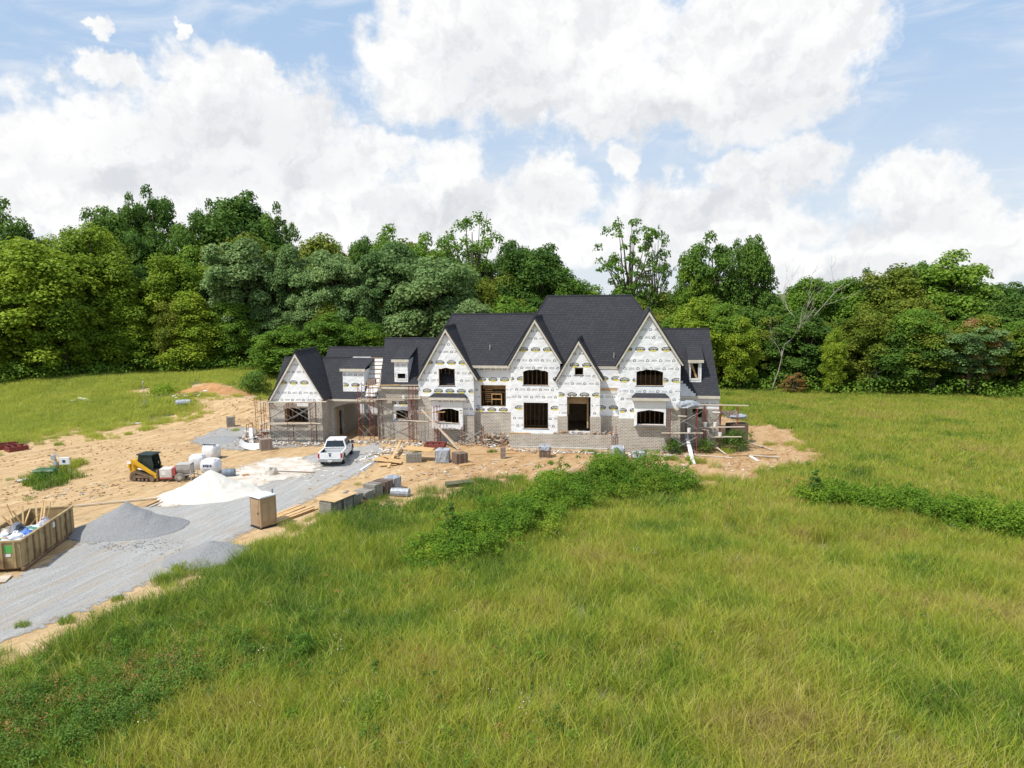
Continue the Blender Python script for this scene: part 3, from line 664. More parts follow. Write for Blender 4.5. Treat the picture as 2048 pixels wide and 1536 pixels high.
thicket('mixed_weeds', 'mid green weeds thinning out into the grass of the near left corner', lerpline([(-60, 1500, 1.0), (120, 1430, 1.0), (300, 1370, 1.0), (470, 1310, .8), (620, 1270, .6)], 5), .45, 26000, .08, LM['mid'], 43, .9, 2.3)
thicket('rusty_weeds', 'brown seed-headed weeds mixed into the near left corner', lerpline([(-60, 1500, 1.0), (100, 1440, 1.0), (250, 1380, 1.0), (420, 1310, .7)], 5), .5, 9000, .07, LM['rust'], 33, .95, 1.6)
thicket('yellow_weeds', 'yellower weeds woven through the bright green thicket', lerpline([(1330, 972, .9), (1230, 980, 1.1), (1110, 1020, 1.0), (1000, 1070, 1.0), (900, 1120, .9)], 4), .72, 26000, .12, LM['yellow'], 34, 1.0, 2.2)
def shrub(name, label, px, py, hh, ww, kind='dark', n=900, size=.14, seed=1, cat='shrub', shape='round'):
    p = at(px, py); r_ = random.Random(seed); cs = []
    for i in range(14):
        t = i/13; q = ww/2*(sqrt(max(.05, 1-((t-.4)/.62)**2)) if shape == 'round' else (1-.8*t))*r_.uniform(.2, .8); a = i*2.4
        cs.append((q*cos(a), q*sin(a), hh*(.15+.8*t), ww*.2*r_.uniform(.8, 1.2)*(1 if shape == 'round' else 1.1-.6*t)))
    V, Fq, R = leaf_cloud([c_[:3] for c_ in cs], [c_[3] for c_ in cs], n, size, seed)
    o = thing(name, label, cat, p, 0); link('foliage', leaf_mesh('foliage', V, Fq, R, LM[kind]), o)
    mb = MB(); limbs(mb, (0, 0, -.1), [c_[:3] for c_ in cs[::3]], .02, seed, 4); mb.build('stem', BARK, o); return o
shrub('cedar_sapling', 'small dark pointed cedar at the head of the olive bramble band', 1628, 1010, 2.4, 1.5, 'dark', 1500, .13, 3, shape='cone')
shrub('dark_sapling', 'slim dark sapling at the lower left flank of the bright thicket', 902, 1095, 2.6, .75, 'dark', 900, .12, 4)
shrub('dirt_sapling', 'small lone dark sapling on the dirt above the thicket', 1122, 955, 1.5, 1.1, 'dark', 260, .13, 5)
shrub('edge_sapling', 'dark sapling poking out of the thicket top beside the dirt', 1190, 950, 1.9, 1.0, 'dark', 300, .13, 6)
shrub('round_bush', 'small round dark bush alone in the near grass', 607, 1330, 1.2, 1.1, 'mid', 1600, .08, 7)
shrub('low_bush', 'little dark bush in the near middle grass', 752, 1368, .9, .5, 'dark', 500, .08, 8)
shrub('bank_bush', 'blue-green bush beside the dug earth bank left of the garage', 512, 790, 2.6, 4.6, 'dark', 2600, .24, 9)
shrub('bank_weed', 'weedy green bush in front of the dug earth bank', 330, 796, 1.3, 4.5, 'bright', 1500, .2, 10)
shrub('wall_bush', 'dark weeds growing under the scaffold at the right wing', 1470, 900, 1.5, 3.4, 'dark', 2200, .15, 11)
shrub('corner_weed', 'dark weeds against the brick corner of the right gable', 1345, 908, 1.2, 2.2, 'dark', 1200, .14, 12)
shrub('scaffold_weed', 'weeds between the two right scaffold towers', 1412, 905, 1.0, 2.2, 'dark', 900, .14, 13)
def weed_mesh(seed, mt, n=90, hgt=.55, size=.06):
    r_ = random.Random(seed); cs = [(r_.uniform(-.18, .18), r_.uniform(-.18, .18), hgt*(.2+.16*i), .12) for i in range(6)]
    V, Fq, R = leaf_cloud([c_[:3] for c_ in cs], [c_[3] for c_ in cs], n, size, seed); return leaf_mesh('weed_plant', V, Fq, R, mt)
FLW = mat('wild_flower', (.75, .72, .68), (.62, .55, .6), 5, .6)
def flower_mesh(seed):
    r_ = np.random.default_rng(seed); V, Fq, R = leaf_cloud([(0, 0, .62)], [.2], 9, .03, seed); return leaf_mesh('wild_flower', V, Fq, R, FLW)
weeds = tuft_coll('weeds', [weed_mesh(1, LM['dark'], 140, .6), weed_mesh(2, LM['mid'], 120, .5), weed_mesh(3, LM['rust'], 80, .6), weed_mesh(4, LM['olive'], 120, .5), flower_mesh(5)])
def weed_area(name, label, y0, y1, xf, dens, seed):
    xs = np.arange(-xf, xf, 1.0); ys = np.arange(y0, y1, 1.0); X, Y, Fc = grid(xs, ys); cx = X[Fc].mean(1); cy = Y[Fc].mean(1)
    k = (np.abs(cx) < cy*.78+4) & ~inpoly(cx, cy, DIRT); Fc = Fc[k]; u, inv = np.unique(Fc, return_inverse=True); X = X[u]; Y = Y[u]
    me = npmesh(name, np.stack([X, Y, T(X, Y)-.03], 1), inv.reshape(-1, 4), LM['olive']); a_ = me.attributes.new('dens', 'FLOAT', 'POINT'); a_.data.foreach_set('value', np.clip(.1+2.2*fbm(X, Y, 4.5, 51, 3), 0, 2).astype(np.float32))
    o = tag(link(name, me), label, kind='stuff'); scatter(o, weeds, dens, .7, 1.5, seed)
weed_area('meadow_weeds', 'broad-leaved weeds and small pale flowers scattered through the meadow', 17, 62, 44, 1.1, 9)
# grass clumps on bare ground
CG = tuft('grass_clump', 130, .5, .25, .8, .03, .6, GM, 77)
for i, (px, py, s) in enumerate([(80, 965, 1.5), (105, 955, 1.6), (130, 945, 1.6), (150, 935, 1.4), (165, 930, 1.1), (60, 972, 1.1), (115, 970, 1.3), (145, 955, 1.3), (85, 978, 1.0), (365, 1140, .8), (318, 1160, .6), (1400, 925, 1.0), (1385, 920, .8), (1290, 905, .6), (1060, 895, .5),
        (1085, 895, .5), (1240, 905, .5), (228, 1202, .5), (145, 1240, .6), (1180, 905, .6), (40, 1255, .5), (655, 905, .3), (470, 862, .6), (985, 905, .6), (835, 905, .5), (1345, 920, .9), (1455, 905, .9), (60, 862, 1.0), (100, 868, .8), (190, 875, .8), (300, 860, .9), (120, 890, .7), (260, 870, .7)]):
    p = at(px, py)
    for k in range(2):
        o = link('grass_clump', CG); o.location = (p.x+random.uniform(-.4, .4)*s, p.y+random.uniform(-.4, .4)*s, p.z-.02); o.rotation_euler[2] = random.uniform(0, 6); o.scale = (s, s, s*.9); tag(o, kind='stuff', group='grass clumps on the bare ground')
# ------------------------------------------------------------------ the house (local frame: u along the front, v into the depth, z up)
HA = radians(9.5); HO = Vector((12.19, 61.81, 0.0))
house = thing('unfinished_house', 'large unfinished gabled house with printed white sheathing, grey brick base and dark shingle roof', 'house', HO, -HA)
Uv = np.array([cos(HA), -sin(HA), 0]); Vv = np.array([sin(HA), cos(HA), 0]); C0 = CP-np.array(HO)
def rl(px, py): q = ray(px, py); return np.array([q@Uv, q@Vv, q[2]])
CLo = np.array([C0@Uv, C0@Vv, C0[2]])
def W(px, py, v):
    q = rl(px, py); t = (v-CLo[1])/q[1]; p = CLo+q*t; return (float(p[0]), float(p[2]))
def PL(px, py, ve, ze, k=1.19):
    q = rl(px, py); t = (ze+k*(CLo[1]-ve)-CLo[2])/(q[2]-k*q[1]); p = CLo+q*t; return Vector(p)
def WX(px, v, py=820): return W(px, py, v)[0]
def loc2w(u, v, z=0): q = HO+Vector(Uv)*u+Vector(Vv)*v; return Vector((q.x, q.y, q.z+z))
# materials
mt, nt, bs = newmat('house_wrap'); v_ = nt.new('ShaderNodeTexCoord').outputs['Object']
sp = nt.new('ShaderNodeSeparateXYZ', {0: v_})
c = nt.ramp(nt.noise(v_, 1.1, 5, .65).outputs['Fac'], [(.3, (.72, .735, .76)), (.7, (.82, .83, .84))])
seam = nt.math('LESS_THAN', nt.math('ABSOLUTE', nt.math('SUBTRACT', nt.math('FRACT', nt.math('MULTIPLY', sp.outputs[2], 1/2.74)), .5)), .005)
c = nt.mix(nt.math('MULTIPLY', seam, .45), c, (.5, .5, .52)); c = nt.mix(nt.ramp(nt.noise(v_, 2.2, 6, .75).outputs['Fac'], [(.6, 0.0), (.72, .5)]), c, (.60, .57, .52))
nt.set(bs, 'Base Color', c); bs.inputs['Roughness'].default_value = .6
nt.set(bs, 'Normal', nt.new('ShaderNodeBump', {'Height': nt.noise(v_, 1.6, 4, .6).outputs['Fac'], 'Strength': 1.0, 'Distance': .10})); WRAP = mt
def brickmat(name, c1, c2, mortar, bw, rh, ms=.012, world=False):
    mt, nt, bs = newmat(name); v_ = nt.new('ShaderNodeTexCoord').outputs['Object']; s_ = nt.new('ShaderNodeSeparateXYZ', {0: v_})
    q = nt.new('ShaderNodeCombineXYZ', {0: nt.math('ADD', s_.outputs[0], s_.outputs[1]), 1: s_.outputs[2], 2: 0.0}).outputs[0]
    b = nt.new('ShaderNodeTexBrick', {'Vector': q, 'Color1': (*c1, 1), 'Color2': (*c2, 1), 'Mortar': (*mortar, 1), 'Scale': 1.0, 'Mortar Size': ms, 'Mortar Smooth': .2, 'Bias': 0.0, 'Brick Width': bw, 'Row Height': rh})
    c = nt.mix(nt.ramp(nt.noise(v_, .8, 5, .65).outputs['Fac'], [(.45, 0.0), (.7, .45)]), b.outputs['Color'], tuple(min(1, x*1.25) for x in mortar))
    c = nt.mix(.35, c, nt.mix(nt.noise(v_, 9, 3).outputs['Fac'], c1, c2))
    nt.set(bs, 'Base Color', c); bs.inputs['Roughness'].default_value = .9; bs.inputs['Specular IOR Level'].default_value = .15
    nt.set(bs, 'Normal', nt.new('ShaderNodeBump', {'Height': b.outputs['Fac'], 'Strength': .6, 'Distance': -.02})); return mt
BRICK = brickmat('grey_brick', (.20, .17, .135), (.38, .335, .28), (.68, .64, .575), .36, .135, .028)
SHIN = brickmat('asphalt_shingle', (.036, .037, .043), (.056, .057, .064), (.022, .022, .027), .45, .17, .025)
RAKE = mat('cream_trim_board', (.60, .56, .48), (.50, .46, .38), 3, .7, 0)
TIM = mat('framing_timber', (.50, .32, .16), (.38, .235, .115), 2, .8, .004, 30, stretch=(1, 1, .2))
TIMR = mat('reddish_osb', (.27, .12, .05), (.18, .075, .03), 5, .85, 0)
SHEET = mat('plywood_sheet', (.55, .40, .22), (.44, .30, .16), 2.5, .8, 0, stretch=(1, .3, 1))
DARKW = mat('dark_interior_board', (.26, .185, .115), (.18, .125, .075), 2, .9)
CONC = mat('pale_concrete', (.46, .44, .40), (.34, .32, .29), 1.5, .9, .01)
TAPE = mat('blue_flashing_tape', (.05, .13, .24), (.03, .08, .16), 3, .5)
UNDER = mat('roof_underlay', (.70, .69, .67), (.55, .54, .53), 1.6, .7)
INKD = mat('print_dark_grey', (.035, .042, .042), (.06, .07, .065), 20, .7); INKY = mat('print_yellow', (.72, .62, .14), (.62, .52, .10), 20, .7); INKW = mat('print_white', (.80, .80, .78), (.74, .74, .72), 20, .7)
def text_mesh(txt, size):
    cu = bpy.data.curves.new('t', 'FONT'); cu.body = txt; cu.size = size; cu.align_x = 'CENTER'; cu.align_y = 'CENTER'; cu.resolution_u = 2; cu.offset = size*.01
    ob = bpy.data.objects.new('t', cu); COL.objects.link(ob); dg = bpy.context.evaluated_depsgraph_get(); me = bpy.data.meshes.new_from_object(ob.evaluated_get(dg))
    bpy.data.objects.remove(ob); vs = [tuple(v.co) for v in me.vertices]; fs = [tuple(p.vertices) for p in me.polygons]; return vs, fs
TA, FA = text_mesh('ASPEN', .30); TB, FB = text_mesh('BARRICADE', .11)
mxx = max(abs(v[0]) for v in TA); TA = [(x/mxx*.35, y*(.95-.4*(x/mxx)**2)+.045) for x, y, z in TA]
TB = [(x*.75+.27, y*1.0+.03) for x, y, z in TB]
def ellipse(rx, ry, n=18, cy=0, a0=0, a1=2*pi): return [(rx*cos(a0+(a1-a0)*i/n), cy+ry*sin(a0+(a1-a0)*i/n)) for i in range(n)]
def print_marks(poly, holes, v, ref, parent, dx=1.12, flipf=1):
    """rows of printed ovals and small house marks that fit inside the sheathing outline; ref = (u, z) of one oval"""
    mb = MB(); us = [p[0] for p in poly]; zs = [p[1] for p in poly]
    def ok(pts):
        xa = np.array([p[0] for p in pts]); za = np.array([p[1] for p in pts]); r_ = inpoly(xa, za, poly)
        for h in holes: r_ &= ~inpoly(xa, za, h)
        return r_
    def face(pts, dv, mi):
        if ok(pts).all(): mb.add([(a, v-dv, b) for a, b in pts], [tuple(range(len(pts)))], mi)
    def strip(outer, inner, cu, cz, dv, mi):
        n = len(outer)
        for i in range(n):
            j = (i+1) % n; face([(cu+outer[i][0], cz+outer[i][1]), (cu+outer[j][0], cz+outer[j][1]), (cu+inner[j][0], cz+inner[j][1]), (cu+inner[i][0], cz+inner[i][1])], dv, mi)
    def tris(vs, fs, cu, cz, dv, mi):
        for f in fs: face([(cu+vs[i][0], cz+vs[i][1]) for i in f], dv, mi)
    for row in range(-4, 5):
        z = ref[1]+row*2.72
        for typ, dz, off in ((0, 0, 0), (1, 1.02, .35), (1, 1.72, .05)):
            zz = z+dz; sh = off+row*.21
            if zz < min(zs)-.3 or zz > max(zs)+.3: continue
            k0 = int((min(us)-ref[0])/dx)-1; k1 = int((max(us)-ref[0])/dx)+2
            for k in range(k0, k1):
                cu = ref[0]+sh+k*dx
                if typ == 0:
                    E1, E2, E3 = ellipse(.44, .215, 20), ellipse(.22, .09, 20), ellipse(.0, .0, 20)
                    strip(E1, E2, cu, zz, .004, 0); strip(E2, E3, cu, zz, .004, 0)
                    yl = [(x, min(y, -.085)) for x, y in ellipse(.33, .235, 20)]
                    for i in range(10, 19): face([(cu+yl[i][0], zz-.085), (cu+yl[i][0], zz+yl[i][1]), (cu+yl[i+1][0], zz+yl[i+1][1]), (cu+yl[i+1][0], zz-.085)], .008, 1)
                    tris(TA, FA, cu, zz, .011, 2)
                else:
                    hs = [(-.13, -.1), (.13, -.1), (.13, .04), (0, .13), (-.13, .04)]; hi = [(-.085, -.06), (.085, -.06), (.085, .02), (0, .08), (-.085, .02)]
                    strip(hs, hi, cu-.32, zz, .004, 0); tris(TB, FB, cu, zz, .004, 0)
                    face([(cu-.02, zz-.08), (cu+.5, zz-.08), (cu+.5, zz-.06), (cu-.02, zz-.06)], .004, 0)
    if mb.f: mb.build('wrap_print', [INKD, INKY, INKW], parent, fix=False)
def wallf(name, poly, v, th, m_, holes=(), ref=None, parent=None):
    mb = MB(); mb.prism(poly, lambda a, b: (a, v, b), lambda a, b: (a, v+th, b), holes)
    o = mb.build(name, m_, parent or house)
    if ref: print_marks(poly, holes, v, ref, o)
    return o
def walls(name, poly_vz, u, th, m_, holes=(), parent=None):
    mb = MB(); mb.prism(poly_vz, lambda a, b: (u, a, b), lambda a, b: (u+th, a, b), holes); return mb.build(name, m_, parent or house)
def hole(x0, x1, y0, y1, v, arch=0.0, n=8, rag=0.0, seed=0):
    (u0, zt), (u1, zb) = W(x0, y0, v), W(x1, y1, v); r_ = random.Random(seed+x0)
    if not arch: return [(u0, zb), (u1, zb), (u1, zt), (u0, zt)]
    pts = [(u0, zb), (u1, zb)]
    for i in range(n+1):
        t = i/n; x = u1+(u0-u1)*t; pts.append((x, zt-arch*(2*t-1)**2*1.0+r_.uniform(-rag, rag)))
    return pts
def opening(h, v, name='window_opening', sill=True, deep=.18, lab=None):
    """timber lining and flashing tape round an opening, bars of studs deeper inside"""
    us = [p[0] for p in h]; zs = [p[1] for p in h]; u0, u1, z0, z1 = min(us), max(us), min(zs), max(zs)
    mb = MB(); mb.b2((u0-.002, v+.06, z0-.05), (u1+.002, v+deep+.1, z0+.012))
    mb.b2((u0-.05, v+.07, z0), (u0+.025, v+deep+.1, z1)); mb.b2((u1-.025, v+.07, z0), (u1+.05, v+deep+.1, z1)); mb.b2((u0, v+.07, z1-.02), (u1, v+deep+.1, z1+.05))
    o = mb.build(name, TIM, house)
    tp = MB(); tp.b2((u0-.08, v-.012, z0-.07), (u1+.08, v+.07, z0-.002)); tp.build('flashing_tape', TAPE, o)
    return o
# ---- right gable J
vJ = .1
J = [W(1238, 905, vJ), W(1360, 905, vJ)]
uJ0, uJ1 = WX(1238, vJ), WX(1359.5, vJ)
apJ = W(1299, 622, vJ-.25)
def gable(ap, el, er, v, u0, u1, z0):
    """outline of a gable wall under rakes that run ap->el and ap->er"""
    sl_ = (ap[1]-el[1])/(ap[0]-el[0]); sr = (ap[1]-er[1])/(ap[0]-er[0])
    return [(u0, z0), (u1, z0), (u1, ap[1]+sr*(u1-ap[0])-.12), (ap[0], ap[1]-.12), (u0, ap[1]+sl_*(u0-ap[0])-.12)]
def rakes(ap, el, er, v, th=.09, wdt=.26, name='rake_board'):
    for e in (el, er):
        d_ = Vector((e[0]-ap[0], 0, e[1]-ap[1])); s_ = -1 if e is el else 1; dn = d_.normalized(); nn = Vector((dn.z, 0, -dn.x))*(1 if s_ < 0 else -1)
        if nn.z > 0: nn = -nn
        a = Vector((ap[0], v, ap[1])); b = Vector((e[0], v, e[1]))
        vs = [a, b, b+Vector((-s_*wdt*.9, 0, -.02)), a+Vector((0, 0, -wdt*1.9))]
        mb = MB(); k = [q+Vector((0, th, 0)) for q in vs]
        mb.add(vs+k, [(0, 1, 2, 3), (7, 6, 5, 4), (0, 4, 5, 1), (1, 5, 6, 2), (2, 6, 7, 3), (3, 7, 4, 0)]); mb.build(name, RAKE, house)
def gable_roof(ap, el, er, v0, v1, th=.14, lift=.10, name='gable_roof', vl=None, vr=None, hip=0):
    mb = MB(); up = lift
    for e, vb in ((el, vl), (er, vr)):
        vb = v1 if vb is None else vb; dx = (e[0]-ap[0]); dz = e[1]-ap[1]; L = sqrt(dx*dx+dz*dz); ex = (ap[0]+dx*(L+.06)/L, ap[1]+dz*(L+.06)/L)
        mb.slab([(ap[0], v0, ap[1]+up), (ex[0], v0, ex[1]+up), (ex[0], vb, ex[1]+up), (ap[0], v1-hip, ap[1]+up)], th)
    if hip: mb.slab([(ap[0], v1-hip, ap[1]+up), (el[0], v1, el[1]+up), (er[0], v1, er[1]+up)], th)
    o = mb.build(name, SHIN, house)
    rc = MB(); rc.tube([(ap[0], v0-.01, ap[1]+up+.0), (ap[0], v1-hip, ap[1]+up+.0)], .07, 6); rc.build('ridge_cap', SHIN, o); return o
def gset(a, l, r, v):  # rake pixels -> outline points on the rake plane v
    return W(*a, v), W(*l, v), W(*r, v)
apJ, elJ, erJ = gset((1299, 619), (1229, 733), (1370, 731), -.2)
hJ2 = hole(1273, 1326, 739, 772, vJ, .22, 9, .03, 1)
sbJ = W(1238, 838, vJ)[1]
polyJ = gable(apJ, elJ, erJ, vJ, uJ0, uJ1, 2.4)
box0, box1 = WX(1268, -.5), WX(1332, -.5); zbt, zbb = W(1300, 798, -.5)[1], W(1300, 853, -.5)[1]
holeBoxJ = [(box0+.1, zbb+.1), (box1-.1, zbb+.1), (box1-.1, zbt-.2), (box0+.1, zbt-.2)]
polyJ = gable(apJ, elJ, erJ, vJ, uJ0, uJ1, .3)
wJ = wallf('sheathed_wall', polyJ, vJ, .15, WRAP, [hJ2, holeBoxJ], W(1299-24, 760, vJ)); opening(hJ2, vJ)
rakes(apJ, elJ, erJ, -.2); gable_roof(apJ, elJ, erJ, -.21, 7.4, vr=3.9, vl=3.9)
# brick skin of J: base, taller at both sides of the box window
bz = lambda py, v=0: W(1300, py, v)[1]
brJ = [(uJ0-.02, -.3), (uJ1+.04, -.3), (uJ1+.04, bz(818)), (box1, bz(818)), (box1, zbb-.02), (box0, zbb-.02), (box0, bz(838)), (uJ0-.02, bz(838))]
wallf('brick_wall', brJ, -.02, .11, BRICK)
def boxwin(x0, x1, ytop, ybot, v, vw, wx0, wx1, wy0, wy1, rx0, rx1, ry0, ry1, refp):
    u0, u1 = WX(x0, v), WX(x1, v); zt, zb = W(x0, ytop, v)[1], W(x0, ybot, v)[1]; h_ = hole(wx0, wx1, wy0, wy1, v, .2, 9, .025, 5)
    o = wallf('box_window', [(u0, zb), (u1, zb), (u1, zt), (u0, zt)], v, .1, WRAP, [h_], refp)
    mb = MB(); mb.b2((u0, v+.1, zb), (u0+.1, vw, zt)); mb.b2((u1-.1, v+.1, zb), (u1, vw, zt)); mb.b2((u0, v+.1, zb), (u1, vw, zb+.1)); mb.build('box_side', WRAP, o); opening(h_, v)
    e0, e1 = WX(rx0, v-.3), WX(rx1, v-.3); ze = W(rx0, ry1, v-.3)[1]; zt2 = ze+.42
    rf = MB(); rf.slab([(e0, v-.32, ze+.1), (e1, v-.32, ze+.1), (e1-.35, vw-.01, zt2), (e0+.35, vw-.01, zt2)], .08)
    rf.slab([(e0, v-.32, ze+.1), (e0+.35, vw-.01, zt2), (e0, vw-.01, ze+.1)], .05); rf.slab([(e1, v-.32, ze+.1), (e1-.35, vw-.01, zt2), (e1, vw-.01, ze+.1)], .05)
    r_ = rf.build('shed_roof', SHIN, house); mb = MB(); mb.b2((e0, v-.34, ze-.14), (e1, v-.29, ze+.1)); mb.b2((e0, v-.29, ze-.12), (e1, vw-.02, ze-.04)); mb.build('eave_board', RAKE, r_)
boxwin(1268, 1332, 796, 852, -.5, .09, 1274, 1328, 820, 851, 1263, 1339, 789, 798, (99, 99))
# ---- left gable E
vE = 2.2
apE, elE, erE = gset((890, 654), (832, 760), (957, 760), 1.9)
uE0, uE1 = WX(838, vE), WX(948, vE)
hE2 = hole(877, 910, 736, 772, vE, .12, 6, .05, 3)
bE0, bE1 = WX(864, 1.7), WX(925, 1.7); zEb = W(890, 858, 1.7)[1]; zEt = W(890, 797, 1.7)[1]
wallf('sheathed_wall', gable(apE, elE, erE, vE, uE0, uE1, .3), vE, .15, WRAP, [hE2, [(bE0+.1, zEb+.1), (bE1-.1, zEb+.1), (bE1-.1, zEt-.2), (bE0+.1, zEt-.2)]], W(880, 725, vE)); opening(hE2, vE)
rakes(apE, elE, erE, 1.9); gable_roof(apE, elE, erE, 1.89, 7.0, vr=3.6, vl=6.4)
bzE = lambda py: W(890, py, 2.1)[1]
wallf('brick_wall', [(uE0-.02, -.3), (uE1+.03, -.3), (uE1+.03, bzE(830)), (bE1, bzE(830)), (bE1, zEb-.02), (bE0, zEb-.02), (bE0, bzE(793)), (uE0-.02, bzE(793))], 2.08, .11, BRICK)
boxwin(864, 925, 795, 858, 1.7, vE-.01, 876, 918, 817, 847, 857, 932, 787, 797, W(880, 818+5, 1.7))
# ---- main roofs F and M
EZ = W(1000, 731, 2.6)[1]; EV = 2.6; K = 1.19
rM0, rM1 = PL(1095, 592, EV, EZ), PL(1263, 590.5, EV, EZ); rF0, rF1 = PL(905, 628, EV, EZ), PL(1072, 627, EV, EZ)
zM = (rM0.z+rM1.z)/2; vM = EV+(zM-EZ)/K; zF = (rF0.z+rF1.z)/2; vF = EV+(zF-EZ)/K
mb = MB(); a0, a1 = rM0.x, rM1.x; hl, hr = 1.8, 1.35; e0, e1 = a0-(zM-EZ)/hl, a1+(zM-EZ)/hr; vb = 2*vM-EV
P_ = dict(fl=(e0, EV, EZ), fr=(e1, EV, EZ), br=(e1, vb, EZ), bl=(e0, vb, EZ), r0=(a0, vM, zM), r1=(a1, vM, zM))
for q in (('fl', 'fr', 'r1', 'r0'), ('br', 'bl', 'r0', 'r1'), ('bl', 'fl', 'r0'), ('fr', 'br', 'r1')): mb.slab([P_[k] for k in q], .16)
o = mb.build('main_roof', SHIN, house); rc = MB()
for q in (('r0', 'r1'), ('r0', 'fl'), ('r1', 'fr')): rc.tube([P_[q[0]], P_[q[1]]], .08, 6)
rc.build('ridge_cap', SHIN, o)
mb = MB(); f0, f1 = rF0.x, -8.0; ef = f0-(zF-EZ)/2.3; vbF = 2*vF-EV; y_ = EV+.006
Q = dict(fl=(ef, y_, EZ), fr=(f1, y_, EZ), br=(f1, vbF, EZ), bl=(ef, vbF, EZ), r0=(f0, vF+.006, zF), r1=(f1, vF+.006, zF))
for q in (('fl', 'fr', 'r1', 'r0'), ('br', 'bl', 'r0', 'r1'), ('bl', 'fl', 'r0')): mb.slab([Q[k] for k in q], .16)
o = mb.build('main_roof', SHIN, house); rc = MB(); rc.tube([Q['r0'], (rF1.x-.05, vF, zF)], .08, 6); rc.tube([Q['r0'], Q['fl']], .07, 6); rc.build('ridge_cap', SHIN, o)
mb = MB(); mb.b2((ef+1.8, EV-.05, EZ-.26), (e1-1.2, EV+.01, EZ-.02)); mb.b2((ef+1.8, EV+.01, EZ-.24), (e1-1.2, EV+1.2, EZ-.16)); mb.build('eave_board', RAKE, house)
for q in (PL(1228, 716, EV, EZ), PL(980, 700, EV, EZ)): mb = MB(); mb.tube([q, q+Vector((0, 0, .5))], .05, 8); mb.build('vent_pipe', CONC, house)
# ---- recess F with the big square opening
vFw = 3.0
hF = hole(961, 1012, 770, 813, vFw); hd = hole(961, 1012, 770, 813, vFw)
wallf('sheathed_wall', [(WX(944, vFw), .2), (WX(1024, vFw), .2), (WX(1024, vFw), EZ-.1), (WX(944, vFw), EZ-.1)], vFw, .15, WRAP, [hF], W(986, 759, vFw)); opening(hF, vFw)
zt = W(985, 814, 2.75)[1]; zl = W(985, 824, 2.75)[1]; uf0, uf1 = WX(950, 2.75), WX(1022, 2.75)
wallf('window_ledge', [(uf0, zl), (uf1, zl), (uf1, zt), (uf0, zt)], 2.7, .28, WRAP, [], ((uf0+uf1)/2-.1, (zl+zt)/2))
wallf('brick_wall', [(uf0, -.3), (uf1, -.3), (uf1, zl), (uf0, zl)], 2.75, .2, BRICK)
mb = MB(); mb.b2((uf1, 2.62, W(1022, 868, 2.7)[1]), (uf1+.13, 2.8, zt)); mb.build('corner_post', RAKE, house)
mb = MB(); zz0 = min(p[1] for p in hF); uu = [p[0] for p in hF]
for i in range(7): mb.b2((min(uu)+.25, vFw+.9, zz0+.25+i*.2), (min(uu)+1.0, vFw+1.1, zz0+.33+i*.2))
mb.build('stair_framing', TIM, house)
mb = MB(); a, b = min(uu)+1.0, min(uu)+1.95
mb.b2((a, vFw+.3, zz0+.1), (a+.06, vFw+.36, zz0+1.15)); mb.b2((b, vFw+.3, zz0+.1), (b+.06, vFw+.36, zz0+1.15)); mb.b2((a, vFw+.29, zz0+1.1), (b, vFw+.34, zz0+1.18)); mb.b2((a, vFw+.29, zz0+.6), (b, vFw+.34, zz0+.68)); mb.build('guard_rail', mat('fresh_stud', (.55, .33, .14), (.45, .26, .11), 3), house)
mb = MB(); mb.b2((min(uu), vFw+1.2, max(p[1] for p in hF)-.55), (max(uu), vFw+1.3, max(p[1] for p in hF)+.1)); mb.build('floor_beam', TIM, house)
# ---- central gable G
vG = 1.9
apG, elG, erG = gset((1069, 635), (1014, 732), (1126, 727), vG-.3)
uG0, uG1 = WX(1022, vG), WX(1120, vG); hG2 = hole(1046, 1096.5, 739, 771, vG, .22, 8, .05, 8); hG1 = hole(1047, 1096.5, 805, 858, vG)
hG2[0] = hG2[0]; wallf('sheathed_wall', gable(apG, elG, erG, vG, uG0, uG1, 1.0), vG, .15, WRAP, [hG2, hG1], W(1047, 699, vG)); opening(hG2, vG); opening(hG1, vG)
rakes(apG, elG, erG, vG-.3); gable_roof(apG, elG, erG, vG-.31, 7.2, vr=3.3, vl=3.3)
# ---- entry gable H
vH = 1.4
apH, elH, erH = gset((1157, 678), (1108, 763), (1208, 761), vH-.3)
uH0, uH1 = WX(1116.5, vH), WX(1199.5, vH); hHa = hole(1149.5, 1166.5, 735, 750, vH); hHd = hole(1134, 1181, 793.5, 863, vH)
wallf('sheathed_wall', gable(apH, elH, erH, vH, uH0, uH1, 1.15), vH, .18, WRAP, [hHa, hHd], W(1149, 730, vH)); opening(hHa, vH)
rakes(apH, elH, erH, vH-.3); gable_roof(apH, elH, erH, vH-.31, 6.3, vr=3.2, vl=3.2)
walls('side_wall', [(vH+.19, 1.1), (3.0, 1.1), (3.0, 6.1), (vH+.19, 6.1)], uH0, .12, WRAP); walls('side_wall', [(vH+.19, 1.1), (3.0, 1.1), (3.0, 6.1), (vH+.19, 6.1)], uH1-.12, .12, WRAP)
zp = lambda py: W(1150, py, vH-.1)[1]
for x0, x1 in ((1115, 1135), (1180, 1202)):
    u0, u1 = WX(x0, vH-.12), WX(x1, vH-.12); mb = MB(); mb.b2((u0, vH-.12, 1.1), (u1, vH+.5, zp(833))); mb.build('brick_pier', BRICK, house)
mb = MB(); u0, u1 = WX(1135, 2.6), WX(1177, 2.6); mb.b2((u0, 2.5, 2.9), (u0+.14, 2.7, 4.9)); mb.b2((u1-.14, 2.5, 1.6), (u1, 2.7, 4.9)); mb.b2((u0, 2.52, W(1150, 807, 2.6)[1]), (u1, 2.6, W(1150, 793, 2.6)[1])); mb.build('entry_header', SHEET, house)
